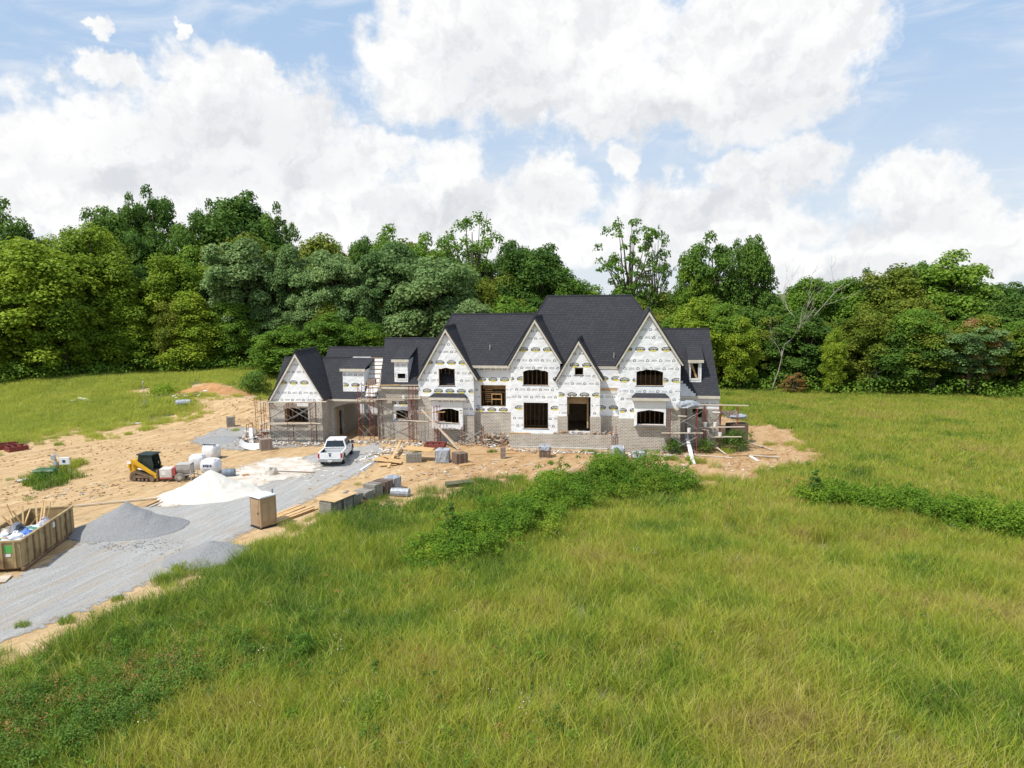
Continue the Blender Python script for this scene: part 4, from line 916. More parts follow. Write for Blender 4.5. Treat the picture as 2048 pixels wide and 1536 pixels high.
# ---- recess I between entry and right gable
vI = 2.6
wallf('sheathed_wall', [(WX(1198, vI), .8), (WX(1240, vI), .8), (WX(1240, vI), EZ-.1), (WX(1198, vI), EZ-.1)], vI, .15, WRAP, [], W(1232, 757, vI))
wallf('brick_wall', [(WX(1201, vI-.12), .8), (WX(1240, vI-.12), .8), (WX(1240, vI-.12), W(1220, 832, vI)[1]), (WX(1201, vI-.12), W(1220, 832, vI)[1])], vI-.12, .11, BRICK)
a_, b_ = W(1201, 776, vI-.02), W(1233, 782, vI-.02); mb = MB(); mb.b2((a_[0], vI-.03, b_[1]), (b_[0], vI+.02, a_[1])); o = mb.build('header_opening', SHEET, house); mb = MB(); mb.b2((a_[0]-.05, vI-.05, a_[1]), (b_[0]+.05, vI+.01, a_[1]+.08)); mb.b2((a_[0]-.02, vI-.05, b_[1]-.25), (b_[0]+.02, vI, b_[1])); mb.build('band', UNDER, o)
# ---- porch base
vP = .8
uP0, uP1 = WX(1018, vP), WX(1238, vP); zP = W(1110, 869, vP)[1]
wallf('porch_wall', [(uP0, -.3), (uP1, -.3), (uP1, zP), (uP0, zP)], vP, .25, BRICK)
mb = MB(); mb.b2((uP0, vP-.02, zP+.002), (WX(1060, vP), vP+.3, zP+.06)); mb.build('capping_board', TIM, house)
mb = MB(); mb.b2((uP0+.02, vP+.25, .5), (uP1, 3.1, zP-.12)); mb.b2((uP0, vP+.02, -.3), (uP0+.2, 3.0, zP-.13)); mb.build('porch_slab', CONC, house)
walls('brick_side', [(vP+.26, -.3), (2.7, -.3), (2.7, zP), (vP+.26, zP)], uP0+.001, .19, BRICK)
mb = MB(); mb.b2((uP0+.1, vP-.35, -.3), (uP1-1, vP-.005, .12)); mb.build('footing', CONC, house)
# ---- right gable side walls, K wing
walls('side_wall', [(vJ+.16, .3), (3.0, .3), (3.0, 8.0), (vJ+.16, 8.0)], uJ0+.002, .12, WRAP); walls('side_wall', [(vJ+.16, .3), (3.2, .3), (3.2, 7.9), (vJ+.16, 7.9)], uJ1-.122, .12, WRAP)
walls('brick_side', [(.1, -.3), (2.9, -.3), (2.9, bz(818)), (.1, bz(818))], uJ1-.01, .1, BRICK)
vK = 2.9; KZ = W(1400, 791, 2.6)[1]; KV = 2.6
k0, k1 = PL(1335, 658, KV, KZ), PL(1418, 657, KV, KZ); zK = k1.z; vKr = k1.y; kE = WX(1440.5, KV, 791)
mb = MB(); mb.slab([(uJ1-1.2, KV, KZ), (kE, KV, KZ), (k1.x, vKr, zK), (uJ1-1.2, vKr, zK)], .15); mb.slab([(uJ1-1.2, 2*vKr-KV, KZ), (kE, 2*vKr-KV, KZ), (k1.x, vKr, zK), (uJ1-1.2, vKr, zK)], .15)
o = mb.build('wing_roof', SHIN, house); rc = MB(); rc.tube([(uJ1-1.2, vKr, zK), (k1.x, vKr, zK)], .07, 6); rc.build('ridge_cap', SHIN, o)
mb = MB(); mb.b2((uJ1, KV-.05, KZ-.28), (kE, KV, KZ-.03)); mb.b2((uJ1, KV, KZ-.26), (kE, KV+.3, KZ-.2)); mb.build('eave_board', RAKE, o)
mb = MB()
for i, (x0, x1, y) in enumerate([(1360, 1366, 762), (1360, 1372, 768), (1360, 1376, 773), (1360, 1381, 778), (1361, 1386, 783), (1361, 1391, 787)]):
    a, b, c_, d_ = PL(x0, y, KV, KZ), PL(x1, y, KV, KZ), PL(x1, y+5.2, KV, KZ), PL(x0, y+5.2, KV, KZ); n_ = Vector((0, -.02, .02)); mb.slab([a+n_*(1+i*.1), b+n_*(1+i*.1), c_+n_*(1+i*.1), d_+n_*(1+i*.1)], .012)
mb.build('bare_underlay', UNDER, o)
hK = [hole(1378.5, 1392, 801, 812, vK), hole(1385, 1404, 815, 835, vK)]
wallf('sheathed_wall', [(uJ1-.1, .3), (WX(1438, vK), .3), (WX(1438, vK), KZ-.1), (uJ1-.1, KZ-.1)], vK, .15, WRAP, hK, W(1375, 800-14, vK)); [opening(h_, vK) for h_ in hK]
hKb = hole(1385, 1404, 815, 835, vK-.12); wallf('brick_wall', [(uJ1, -.3), (WX(1438, vK)+.02, -.3), (WX(1438, vK)+.02, W(1400, 817, vK)[1]), (uJ1, W(1400, 817, vK)[1])], vK-.13, .12, BRICK, [[(p[0], min(p[1], W(1400, 817, vK)[1]-.02)) for p in hKb]])
uK1 = WX(1438, vK); walls('gable_end', [(vK+.01, .8), (2*vKr-vK, .8), (2*vKr-vK, KZ-.15), (vKr, zK-.25-.12), (vK+.01, KZ-.15)], k1.x-.35, .12, WRAP)
walls('brick_side', [(vK, -.3), (2*vKr-vK, -.3), (2*vKr-vK, 2.9), (vK, 2.9)], uK1-.005, .1, BRICK)
def dormer(x0, x1, yt, yb, v, rx0, rx1, ry0, ry1, wx0, wx1, wy0, wy1, ve, ze, depth, refp=None, brace=False, ytop_=700):
    """flat-fronted dormer with a sloping shed roof running back into the main slope"""
    u0, u1 = WX(x0, v), WX(x1, v); zt, zb = W(x0, yt, v)[1], W(x0, yb, v)[1]
    h_ = [hole(wx0, wx1, wy0, wy1, v)] if wx0 else []
    zr = W(rx0, ry0, v-.2)[1]
    o = wallf('dormer', [(u0, zb), (u1, zb), (u1, zt), (u0, zt)], v, .1, WRAP, h_, refp)
    if h_:
        mb = MB(); hh = h_[0]; a, b, c_, d_ = hh[0][0], hh[1][0], hh[0][1], hh[2][1]
        mb.b2((a-.14, v-.03, c_-.16), (b+.14, v-.002, c_)); mb.b2((a-.12, v-.03, c_), (a, v-.002, d_)); mb.b2((b, v-.03, c_), (b+.12, v-.002, d_)); mb.build('window_flashing', UNDER, o)
        if brace: mb = MB(); mb.beam((a+.05, v+.3, d_), (b-.1, v+.3, c_), .1, .16); mb.build('diagonal_brace', mat('fresh_stud', (.55, .33, .14)), o)
    vb_ = v+depth; ztop = W(rx0+2, ry0, v)[1]
    for u_ in (u0, u1-.08):
        mb = MB(); zf = lambda vv: ze+K*(vv-ve)
        mb.prism([(v+.101, zb-.05), (vb_, zf(vb_)-.2), (vb_, max(zf(vb_), zt+.1)), (v+.101, zt)], lambda a, b: (u_, a, b), lambda a, b: (u_+.08, a, b)); mb.build('dormer_cheek', WRAP, o)
    e0, e1 = WX(rx0, v-.2), WX(rx1, v-.2); zE = W(rx0, ry1, v-.2)[1]
    vv = v-.2; tp = PL((rx0+rx1)/2, ytop_, ve, ze); vt = tp.y; zt2 = tp.z-.05
    rf = MB(); rf.slab([(e0, vv, zE+.16), (e1, vv, zE+.16), (e1, vt+.15, zt2+.16), (e0, vt+.15, zt2+.16)], .12); r_ = rf.build('dormer_roof', SHIN, o)
    mb = MB(); mb.b2((e0, vv-.03, zE-.16), (e1, vv+.02, zE+.1)); mb.b2((e0, vv+.02, zE-.12), (e1, v-.0, zE-.05)); mb.build('eave_board', RAKE, o); return o
dK = PL(1388, 765, KV, KZ)
dormer(1378, 1401, 724, 764, dK.y, 1374, 1405.5, 0+720, 722, 1382, 1396, 727, 757, KV, KZ, 1.9, None, True, 694)
# ---- left wing D
vD = 2.9; DV = 2.6; DZ = W(800, 773, DV)[1]
d0, d1 = PL(770, 676, DV, DZ), PL(880, 676, DV, DZ); zD = (d0.z+d1.z)/2; vDr = DV+(zD-DZ)/K; uD0 = WX(758.5, vD, 860)
mb = MB(); e_ = PL(759.5, 775, DV, DZ).x
mb.slab([(e_, DV, DZ), (-18.5, DV, DZ), (-18.5, vDr, zD), (d0.x, vDr, zD)], .15); mb.slab([(e_, 2*vDr-DV, DZ), (-18.5, 2*vDr-DV, DZ), (-18.5, vDr, zD), (d0.x, vDr, zD)], .15)
o = mb.build('wing_roof', SHIN, house); rc = MB(); rc.tube([(-18.5, vDr, zD), (d0.x, vDr, zD)], .07, 6); rc.build('ridge_cap', SHIN, o)
mb = MB(); mb.b2((e_, DV-.05, DZ-.26), (uE0-.1, DV, DZ-.03)); mb.b2((e_, DV, DZ-.24), (uE0-.1, DV+.35, DZ-.18)); mb.build('eave_board', RAKE, o)
hD = hole(791.5, 817, 820, 838, vD-.1, .08, 6)
wallf('brick_wall', [(uD0, -.3), (uE0+.05, -.3), (uE0+.05, DZ-.1), (uD0, DZ-.1)], vD-.1, .15, BRICK, [[W(784, 843, vD-.1), W(821, 843, vD-.1), W(821, 802, vD-.1), W(784, 802, vD-.1)]])
hDw = hole(791.5, 817, 820, 838, vD); wallf('sheathed_wall', [(uD0+.05, .5), (uE0, .5), (uE0, DZ-.12), (uD0+.05, DZ-.12)], vD+.06, .15, WRAP, [hole(791.5, 817, 820, 838, vD+.06, .08, 6)], W(806, 806, vD+.06)); opening(hDw, vD+.06)
walls('gable_end', [(vD+.06, -.3), (2*vDr-vD, -.3), (2*vDr-vD, DZ-.15), (vDr, zD-.3), (vD+.06, DZ-.15)], uD0, .15, BRICK)
dD = PL(805, 766, DV, DZ); dormer(791, 817.5, 722, 764, dD.y, 785.5, 820, 719, 721, 795, 811, 747, 757, DV, DZ, 2.0, W(796, 751, dD.y), False, 695)
# ---- garage wing roof B, passage arch
BV = 2.3; vB = 2.6; BZ = W(712, 798, BV)[1]
b0, b1 = PL(568, 717, BV, BZ), PL(740, 715, BV, BZ); zB = b1.z; vBr = BV+(zB-BZ)/K
bl = b0.x; mb = MB(); mb.slab([(bl, BV, BZ), (uD0-.01, BV, BZ), (uD0-.01, vBr, zB), (bl, vBr, zB)], .15); mb.slab([(bl, 2*vBr-BV, BZ), (uD0-.01, 2*vBr-BV, BZ), (uD0-.01, vBr, zB), (bl, vBr, zB)], .15)
oB = mb.build('garage_roof', SHIN, house); rc = MB(); rc.tube([(bl, vBr, zB), (PL(706, 715, BV, BZ).x, vBr, zB)], .07, 6); rc.build('ridge_cap', SHIN, oB)
rc = MB(); rc.tube([(PL(706, 715, BV, BZ).x, vBr, zB+.01), (PL(742, 715, BV, BZ).x, vBr, zB+.01)], .06, 6); rc.build('bare_ridge', UNDER, oB)
mb = MB(); mb.b2((bl+.2, BV-.05, BZ-.24), (uD0, BV, BZ-.03)); mb.b2((bl+.2, BV, BZ-.22), (uD0, BV+.3, BZ-.16)); mb.build('eave_board', RAKE, oB)
mb = MB(); n_ = Vector((0, -.016, .014)); qa = [PL(742, 716, BV, BZ), PL(767, 716, BV, BZ), PL(764, 793, BV, BZ), PL(731, 793, BV, BZ)]; qa = [Vector((min(p.x, uD0-.02), p.y, p.z)) for p in qa]
mb.slab([p+n_ for p in qa], .015); sl_o = mb.build('bare_underlay', UNDER, oB)
for i, y in enumerate((716.5, 724, 731, 739, 748, 757, 766, 776, 787)):
    xl = 742-(y-716)*.13; a, b = PL(xl, y, BV, BZ), PL(766.5-(y-716)*.04, y, BV, BZ); b.x = min(b.x, uD0-.03); mb = MB(); mb.beam(a+n_*3.4, b+n_*3.4, .06, .05); mb.build('roof_batten', TIM, oB)
ua0, ua1 = WX(669, vB, 860), WX(756, vB, 860); zat = W(712, 806.5, vB)[1]; zas = W(670, 816, vB)[1]
arch = [(ua0, -.25), (ua1, -.25)]+[(ua1+(ua0-ua1)*t, zat-(zat-zas)*(2*t-1)**2) for t in [i/14 for i in range(15)]]
arch[0] = (ua0, -.29); arch[1] = (ua1, -.29)
G0 = WX(657, vB, 860)-.6
wallf('brick_arch_wall', [(G0, -.3), (ua0, -.3)]+arch[2:][::-1]+[(ua1, -.3), (uD0+.02, -.3), (uD0+.02, BZ-.18), (G0, BZ-.18)], vB, .35, BRICK)
walls('passage_wall', [(vB+.36, -.3), (9.5, -.3), (9.5, BZ-.2), (vB+.36, BZ-.2)], ua0-.25, .25, BRICK, [[(3.9, -.1), (5.0, -.1), (5.0, 2.6), (3.9, 2.6)]])
mb = MB(); mb.b2((ua0-.2, 3.3, -.2), (ua0+.03, 3.55, 2.9)); mb.build('door_jamb', TIM, house)
dB = PL(708, 783, BV, BZ); dormer(688, 730.5, 741, 784, dB.y, 682.5, 733, 737, 739.5, 0, 0, 0, 0, BV, BZ, 1.8, W(711, 770, dB.y), False, 718)
# rear garage roof C and its courtyard wall
CV = 9.7; CZ = 4.4; c0, c1 = PL(658, 694, CV, CZ), PL(770, 694, CV, CZ); zC = c0.z; vC = CV+(zC-CZ)/K
mb = MB(); cl, cr = c0.x, c1.x+.8; mb.slab([(cl-.3, CV, CZ), (cr, CV, CZ), (cr, vC, zC), (cl, vC, zC)], .15); mb.slab([(cl-.3, 2*vC-CV, CZ), (cr, 2*vC-CV, CZ), (cr, vC, zC), (cl, vC, zC)], .15)
o = mb.build('rear_roof', SHIN, house); rc = MB(); rc.tube([(cl, vC, zC), (cr, vC, zC)], .07, 6); rc.build('ridge_cap', SHIN, o)
mb = MB(); mb.b2((cl-4, 10, 1.35), (-26.2, 10.15, CZ-.1)); mb.build('courtyard_wall', WRAP, house); mb = MB(); mb.b2((cl-4, 9.95, -.3), (-26.2, 10.2, 1.345)); mb.build('retaining_wall', CONC, house)
# ---- garage gable G1
v1 = .9
ap1, el1, er1 = gset((589, 704), (536, 801), (648, 800), v1-.3)
u10, u11 = WX(541.5, v1, 850), WX(645.5, v1, 850)
hw = hole(569.5, 618, 815, 846, v1); zb1 = W(590, 803, v1)[1]; hW1 = [(p[0], p[1]) for p in hw]
wallf('sheathed_wall', [(u10, zb1-.4)]+gable(ap1, el1, er1, v1, u10, u11, zb1-.4)[1:], v1, .15, WRAP, [], W(587, 765, v1))
ag = hole(567, 618, 802, 846, v1-.12, .5, 10)
wallf('brick_wall', [(u10-.05, -.3), (u11+.05, -.3), (u11+.05, zb1), (u10-.05, zb1)], v1-.12, .12, BRICK, [hw]); opening(hw, v1-.1, deep=.3)
def archband(x0, x1, ytop, yb, v, m_, nm, w_=.35):
    (a, zt), (b, zb) = W(x0, ytop, v), W(x1, yb, v); cx = (a+b)/2; rx = (b-a)/2; ry = zt-zb; n = 12
    outer = [(cx+rx*cos(pi*i/n), zb+ry*sin(pi*i/n)) for i in range(n+1)]; inner = [(cx+max(.05, rx-w_)*cos(pi*i/n), zb+max(.05, ry-w_)*sin(pi*i/n)) for i in range(n+1)]
    mb = MB(); mb.prism(outer+inner[::-1], lambda p, q: (p, v, q), lambda p, q: (p, v+.1, q)); mb.build(nm, m_, house)
BRD = brickmat('brown_brick', (.20, .14, .11), (.28, .21, .17), (.36, .31, .27), .3, .1, .02)
archband(565, 600, 806, 817, v1-.16, BRD, 'brick_arch', .5); archband(537.5, 554, 808, 818, v1-.16, BRD, 'brick_arch', .9)
mb = MB(); a, b = W(594, 806, v1-.17), W(617, 813, v1-.17); mb.b2((a[0], v1-.19, b[1]), (b[0], v1-.14, a[1])); a, b = W(617, 790, v1-.17), W(619.5, 846, v1-.17); mb.b2((a[0], v1-.18, b[1]), (b[0], v1-.13, a[1])); mb.build('white_patch', UNDER, house)
mb = MB(); mb.b2(((u10+u11)/2-1.6, v1-.28, W(590, 848, v1-.2)[1]), ((u10+u11)/2+1.1, v1-.13, W(590, 846, v1-.2)[1])); mb.build('window_sill', UNDER, house)
rakes(ap1, el1, er1, v1-.3); gable_roof(ap1, el1, er1, v1-.31, 6.2, vr=4.6, vl=5.2, hip=1.0)
walls('brick_side', [(v1, -.3), (vB+.3, -.3), (vB+.3, zb1+.3), (v1, zb1+.3)], u11-.05, .12, BRICK); walls('brick_side', [(v1, -.3), (8, -.3), (8, zb1+.3), (v1, zb1+.3)], u10-.06, .12, BRICK)
mb = MB(); mb.b2((u10, 8, -.3), (ua0-.26, 8.15, BZ)); mb.build('back_wall', WRAP, house)
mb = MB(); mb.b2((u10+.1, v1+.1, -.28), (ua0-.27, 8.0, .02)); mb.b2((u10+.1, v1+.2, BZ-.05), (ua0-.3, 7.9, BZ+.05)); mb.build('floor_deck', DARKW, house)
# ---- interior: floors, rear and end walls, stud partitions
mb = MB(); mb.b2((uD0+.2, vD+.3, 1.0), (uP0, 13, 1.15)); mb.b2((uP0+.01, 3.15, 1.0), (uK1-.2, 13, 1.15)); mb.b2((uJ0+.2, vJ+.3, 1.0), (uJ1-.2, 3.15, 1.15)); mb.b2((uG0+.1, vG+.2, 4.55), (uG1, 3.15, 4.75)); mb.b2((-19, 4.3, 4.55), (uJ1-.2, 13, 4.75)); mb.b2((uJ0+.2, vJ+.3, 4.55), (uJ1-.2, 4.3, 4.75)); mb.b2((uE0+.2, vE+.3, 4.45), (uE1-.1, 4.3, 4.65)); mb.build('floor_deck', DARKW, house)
mb = MB(); mb.b2((-22, 13, .2), (3, 13.15, EZ)); mb.build('back_wall', WRAP, house)
walls('side_wall', [(vE+.16, .3), (vFw, .3), (vFw, 6.5), (vE+.16, 6.5)], uE1-.12, .12, WRAP); walls('brick_side', [(vE, -.3), (vFw, -.3), (vFw, bzE(830)), (vE, bzE(830))], uE1-.02, .1, BRICK)
walls('side_wall', [(vG+.16, 1.2), (vFw+.1, 1.2), (vFw+.1, 7.2), (vG+.16, 7.2)], uG0+.002, .12, WRAP)
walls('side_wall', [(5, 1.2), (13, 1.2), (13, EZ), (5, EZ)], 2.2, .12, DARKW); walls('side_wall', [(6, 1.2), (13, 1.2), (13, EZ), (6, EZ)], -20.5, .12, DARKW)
def studs(u0, u1, v, z0, z1, step=.42, m_=TIM):
    mb = MB(); u = u0
    while u < u1: mb.b2((u, v, z0), (u+.045, v+.12, z1)); u += step
    mb.b2((u0, v-.002, z0), (u1, v+.122, z0+.05)); mb.b2((u0, v-.002, z1-.05), (u1, v+.122, z1)); mb.build('stud_wall', m_, house)
for a in [(uJ0+.2, uJ1-.2, 1.6, 4.75, 7.6), (uJ0+.2, uJ1-.2, 1.4, 1.2, 4.4), (uG0+.1, uG1-.1, 3.6, 4.8, 7.3), (uG0+.1, uG1-.1, 5.2, 1.2, 4.4), (uE0+.2, uE1-.2, 3.6, 4.7, 7.0), (uE0+.2, uE1-.2, 3.9, 1.2, 4.3), (uf0, uf1, 4.6, 2.0, 7.2), (u10+.3, u11-.4, 2.6, .1, 3.9), (-25.5, -22.3, 3.9, 1.2, 4.4), (3.0, 5.9, 4.3, 1.2, 4.6)]: studs(*a)
mb = MB()
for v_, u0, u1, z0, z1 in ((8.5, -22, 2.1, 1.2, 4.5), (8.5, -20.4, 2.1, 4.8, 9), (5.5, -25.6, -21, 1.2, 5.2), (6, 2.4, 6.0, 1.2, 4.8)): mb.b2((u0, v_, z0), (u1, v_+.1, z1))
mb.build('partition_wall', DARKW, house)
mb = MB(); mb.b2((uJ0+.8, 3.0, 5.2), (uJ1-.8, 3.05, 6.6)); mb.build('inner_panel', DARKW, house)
# ------------------------------------------------------------------ site objects
WHITE = mat('white_paint', (.78, .79, .80), (.74, .75, .76), 1.5, .3, 0, spec=.5)
BLK = mat('black_rubber', (.02, .02, .02), (.035, .033, .03), 8, .85); GLS = mat('dark_glass', (.012, .016, .02), (.02, .025, .03), 2, .08, 0, spec=.8)
CHR = mat('bumper_metal', (.55, .56, .57), (.45, .46, .47), 4, .3, 0, metal=.8); REDL = mat('red_lens', (.45, .02, .02), (.35, .015, .015), 6, .3); ALU = mat('wheel_alloy', (.35, .35, .36), (.25, .25, .26), 6, .4, metal=.6)
RED = mat('red_scaffold_steel', (.30, .055, .055), (.17, .06, .045), 3, .6, metal=.1); RUST = mat('rusty_scaffold_steel', (.24, .10, .065), (.14, .06, .04), 3, .75); GALV = mat('galvanised_brace', (.48, .47, .45), (.36, .35, .33), 3, .5, metal=.3)
PLNK = mat('scaffold_plank', (.58, .50, .40), (.44, .37, .29), 2, .8, 0, stretch=(.3, 1, 1)); LUM = mat('new_lumber', (.62, .42, .21), (.50, .32, .15), 1.6, .75, 0); OSB = mat('osb_panel', (.56, .37, .18), (.46, .29, .13), 9, .8, 0)
PVC = mat('white_siding', (.80, .80, .79), (.68, .68, .67), 2, .5); PLAS = mat('clear_wrap', (.38, .41, .45), (.24, .26, .29), 4, .35, .03, 5); FABR = mat('woven_white_bag', (.74, .75, .77), (.62, .63, .66), 2.5, .7, .05, 3)
BLKC = brickmat('grey_block', (.25, .23, .20), (.38, .355, .31), (.10, .09, .08), .24, .13, .02); BRKS = brickmat('brown_brick_pack', (.17, .11, .085), (.25, .18, .14), (.06, .045, .04), .1, .1, .012)
INK = mat('bag_print', (.06, .07, .14), (.09, .1, .18), 20, .7)
def yaw2(p, q): return atan2(q.y-p.y, q.x-p.x)
# ---- pickup truck
def pickup():
    p = at(661, 934); q0, q1 = at(687, 936), at(702, 917.5); yw = yaw2(q0, q1)
    t = thing('pickup_truck', 'white crew cab pickup truck with an open black bed, parked on the gravel', 'pickup truck', (p.x, p.y, .04), yw)
    L = 5.7; w = 1.0
    # body side profile (x forward, z up) as a lofted shell
    def sect(xs, half, z0, z1, ins=.06): return [(xs, -half, z0), (xs, -half, z1-.12), (xs, -half+ins, z1), (xs, half-ins, z1), (xs, half, z1-.12), (xs, half, z0)]
    mb = MB()
    def loft(sec, mi=0):
        n = len(sec[0]); o = len(mb.v); mb.v += [tuple(p_) for s_ in sec for p_ in s_]
        for i in range(len(sec)-1):
            for j in range(n): mb.f.append((o+i*n+j, o+i*n+(j+1) % n, o+(i+1)*n+(j+1) % n, o+(i+1)*n+j)); mb.mi.append(mi)
        mb.f.append(tuple(o+j for j in range(n))[::-1]); mb.f.append(tuple(o+(len(sec)-1)*n+j for j in range(n))); mb.mi += [mi, mi]
    loft([sect(1.85, w*.98, .50, 1.12), sect(2.0, w, .48, 1.16), sect(4.0, w, .48, 1.2), sect(4.3, w, .5, 1.19), sect(5.3, w*.97, .5, 1.1), sect(5.62, w*.9, .52, .98)])
    body = mb.build('body', WHITE, t, bevel=.02)
    mb = MB()
    for s_ in (-1, 1): mb.b2((0, s_*w*.985, .5), (1.95, s_*(w-.13), 1.17))
    mb.build('bed_side', WHITE, t, bevel=.015)
    mb = MB(); mb.b2((.06, -w+.13, .6), (1.93, w-.13, .66)); mb.b2((1.86, -w+.13, .6), (1.95, w-.13, 1.16)); mb.b2((.1, -w+.131, .6), (1.86, -w+.15, 1.1)); mb.b2((.1, w-.15, .6), (1.86, w-.131, 1.1)); mb.build('bed_liner', mat('bed_liner_black', (.018, .018, .02), (.03, .03, .03), 4, .8), t)
    mb = MB(); mb.b2((-.03, -w+.14, .62), (.05, w-.14, 1.17)); tg = mb.build('tailgate', WHITE, t, bevel=.015)
    mb = MB(); mb.b2((-.045, -.13, 1.06), (-.03, .13, 1.13)); mb.build('handle', BLK, tg); mb = MB(); mb.lathe((-.04, 0, .93), [(.09, -.01), (.09, .01)], 14, M=Matrix.Scale(1, 3) @ Matrix.Rotation(pi/2, 3, 'Y')); mb.build('badge', mat('badge_blue', (.03, .05, .12)), tg)
    mb = MB(); mb.b2((-.036, -.5, .80), (-.03, .5, .815)); mb.build('trim_line', CHR, tg)
    for s_ in (-1, 1): mb = MB(); mb.b2((-.04, s_*(w-.14), .72), (.02, s_*(w-.0), 1.1)); mb.build('tail_light', REDL, t, bevel=.01)
    mb = MB(); mb.b2((-.16, -w+.02, .42), (-.0, w-.02, .6)); bp = mb.build('bumper', CHR, t, bevel=.02)
    mb = MB(); mb.b2((-.175, -.17, .44), (-.155, .17, .57)); mb.build('licence_plate', PVC, bp); mb = MB(); mb.b2((-.3, -.04, .36), (-.1, .04, .42)); mb.tube([(-.28, 0, .4), (-.28, 0, .5)], .03, 8); mb.build('tow_ball', CHR, bp)
    mb = MB(); r_ = [(1.9, 0), (2.12, .0), (3.9, 0)]
    lo = [(2.0, .96), (4.35, .96)]; hi = [(2.22, .74), (3.55, .74)]
    vs = []
    for x, hw in (lo[0], lo[1]): vs += [(x, -hw, 1.15), (x, hw, 1.15)]
    for x, hw in (hi[0], hi[1]): vs += [(x, -hw, 1.84), (x, hw, 1.84)]
    mb.add(vs, [(0, 1, 3, 2), (4, 6, 7, 5), (0, 4, 5, 1), (2, 3, 7, 6), (0, 2, 6, 4), (1, 5, 7, 3)]); cab = mb.build('cab', WHITE, t, bevel=.05)
    mb = MB()
    def pt(x0, y0, z0, x1, y1, z1, a): return (x0+(x1-x0)*a, y0+(y1-y0)*a, z0+(z1-z0)*a)
    k = .012; B = lambda s_, a: (2.0+.22*a-k, s_*(.96-.22*a-.10), 1.15+.69*a)
    mb.add([B(-1, .12), B(1, .12), B(1, .86), B(-1, .86)], [(0, 1, 2, 3)]); mb.build('rear_window', GLS, cab, fix=False)
    mb = MB(); B = lambda s_, a: (4.35-.8*a+k, s_*(.96-.22*a-.10), 1.15+.69*a); mb.add([B(-1, .1), B(-1, .9), B(1, .9), B(1, .1)], [(0, 1, 2, 3)]); mb.build('windscreen', GLS, cab, fix=False)
    for s_ in (-1, 1):
        for x0, x1 in ((2.25, 3.02), (3.12, 3.98)):
            f_ = lambda x, a: (x+(0 if x < 3.5 else -.42*a), s_*(.96-.22*a+k), 1.15+.69*a)
            mb = MB(); mb.add([f_(x0+(.08 if x0 < 2.5 else 0), .14), f_(x1, .14), f_(x1, .85), f_(x0+(.12 if x0 < 2.5 else 0), .85)], [(0, 1, 2, 3)]); mb.build('side_window', GLS, cab, fix=False)
        mb = MB(); mb.b2((3.9, s_*1.0, 1.16), (4.0, s_*1.24, 1.4)); mb.b2((3.92, s_*.93, 1.18), (3.97, s_*1.02, 1.24)); mb.build('mirror', BLK, t, bevel=.02)
        for x0 in (2.15, 3.07): mb = MB(); mb.b2((x0, s_*1.0, .55), (x0+.88, s_*1.008, 1.12)); dr = mb.build('door', WHITE, t, bevel=.004); mb = MB(); mb.b2((x0+.08, s_*1.008, 1.0), (x0+.28, s_*1.03, 1.04)); mb.build('handle', BLK, dr)
    mb = MB(); mb.b2((2.19, -.12, 1.78), (2.22, .12, 1.82)); mb.build('brake_light', REDL, cab)
    for x in (.98, 4.62):
        for s_ in (-1, 1):
            Mx = Matrix.Rotation(pi/2, 3, 'X'); mb = MB(); mb.lathe((x, s_*.86, .4), [(.22, -.14), (.37, -.13), (.41, -.08), (.41, .08), (.37, .13), (.22, .14)], 24, M=Mx); wh = mb.build('wheel', BLK, t, smooth=True)
            mb = MB(); mb.lathe((x, s_*.90, .4), [(.05, -.12), (.22, -.115), (.24, -.09), (.24, .09), (.22, .115), (.05, .12)], 12, M=Mx); mb.build('rim', ALU, wh)
            mb = MB(); mb.prism([(x-.52, .49), (x+.52, .49)]+[(x+.5*cos(a), .45+.5*sin(a)) for a in [pi*i/10 for i in range(11)]], lambda a, b: (a, s_*w*1.002, b), lambda a, b: (a, s_*(w-.12), b)); mb.build('wheel_arch', BLK, t)
    for s_ in (-1, 1): mb = MB(); mb.b2((5.5, s_*.62, .72), (5.66, s_*.88, .95)); mb.build('headlight', CHR, t)
    mb = MB(); mb.b2((5.55, -.58, .6), (5.68, .58, .95)); mb.build('grille', BLK, t)
    mb = MB(); mb.box((.75, -.45, .69), (.5, .4, .05), .3); mb.box((1.1, -.1, .7), (.4, .3, .06), .8); tag(mb.build('paper_sack', PVC), None); o = bpy.data.objects['paper_sack']; o.location = t.location; o.rotation_euler = t.rotation_euler; tag(o, 'small white sacks lying in the bed of the white pickup', 'sack')
pickup()
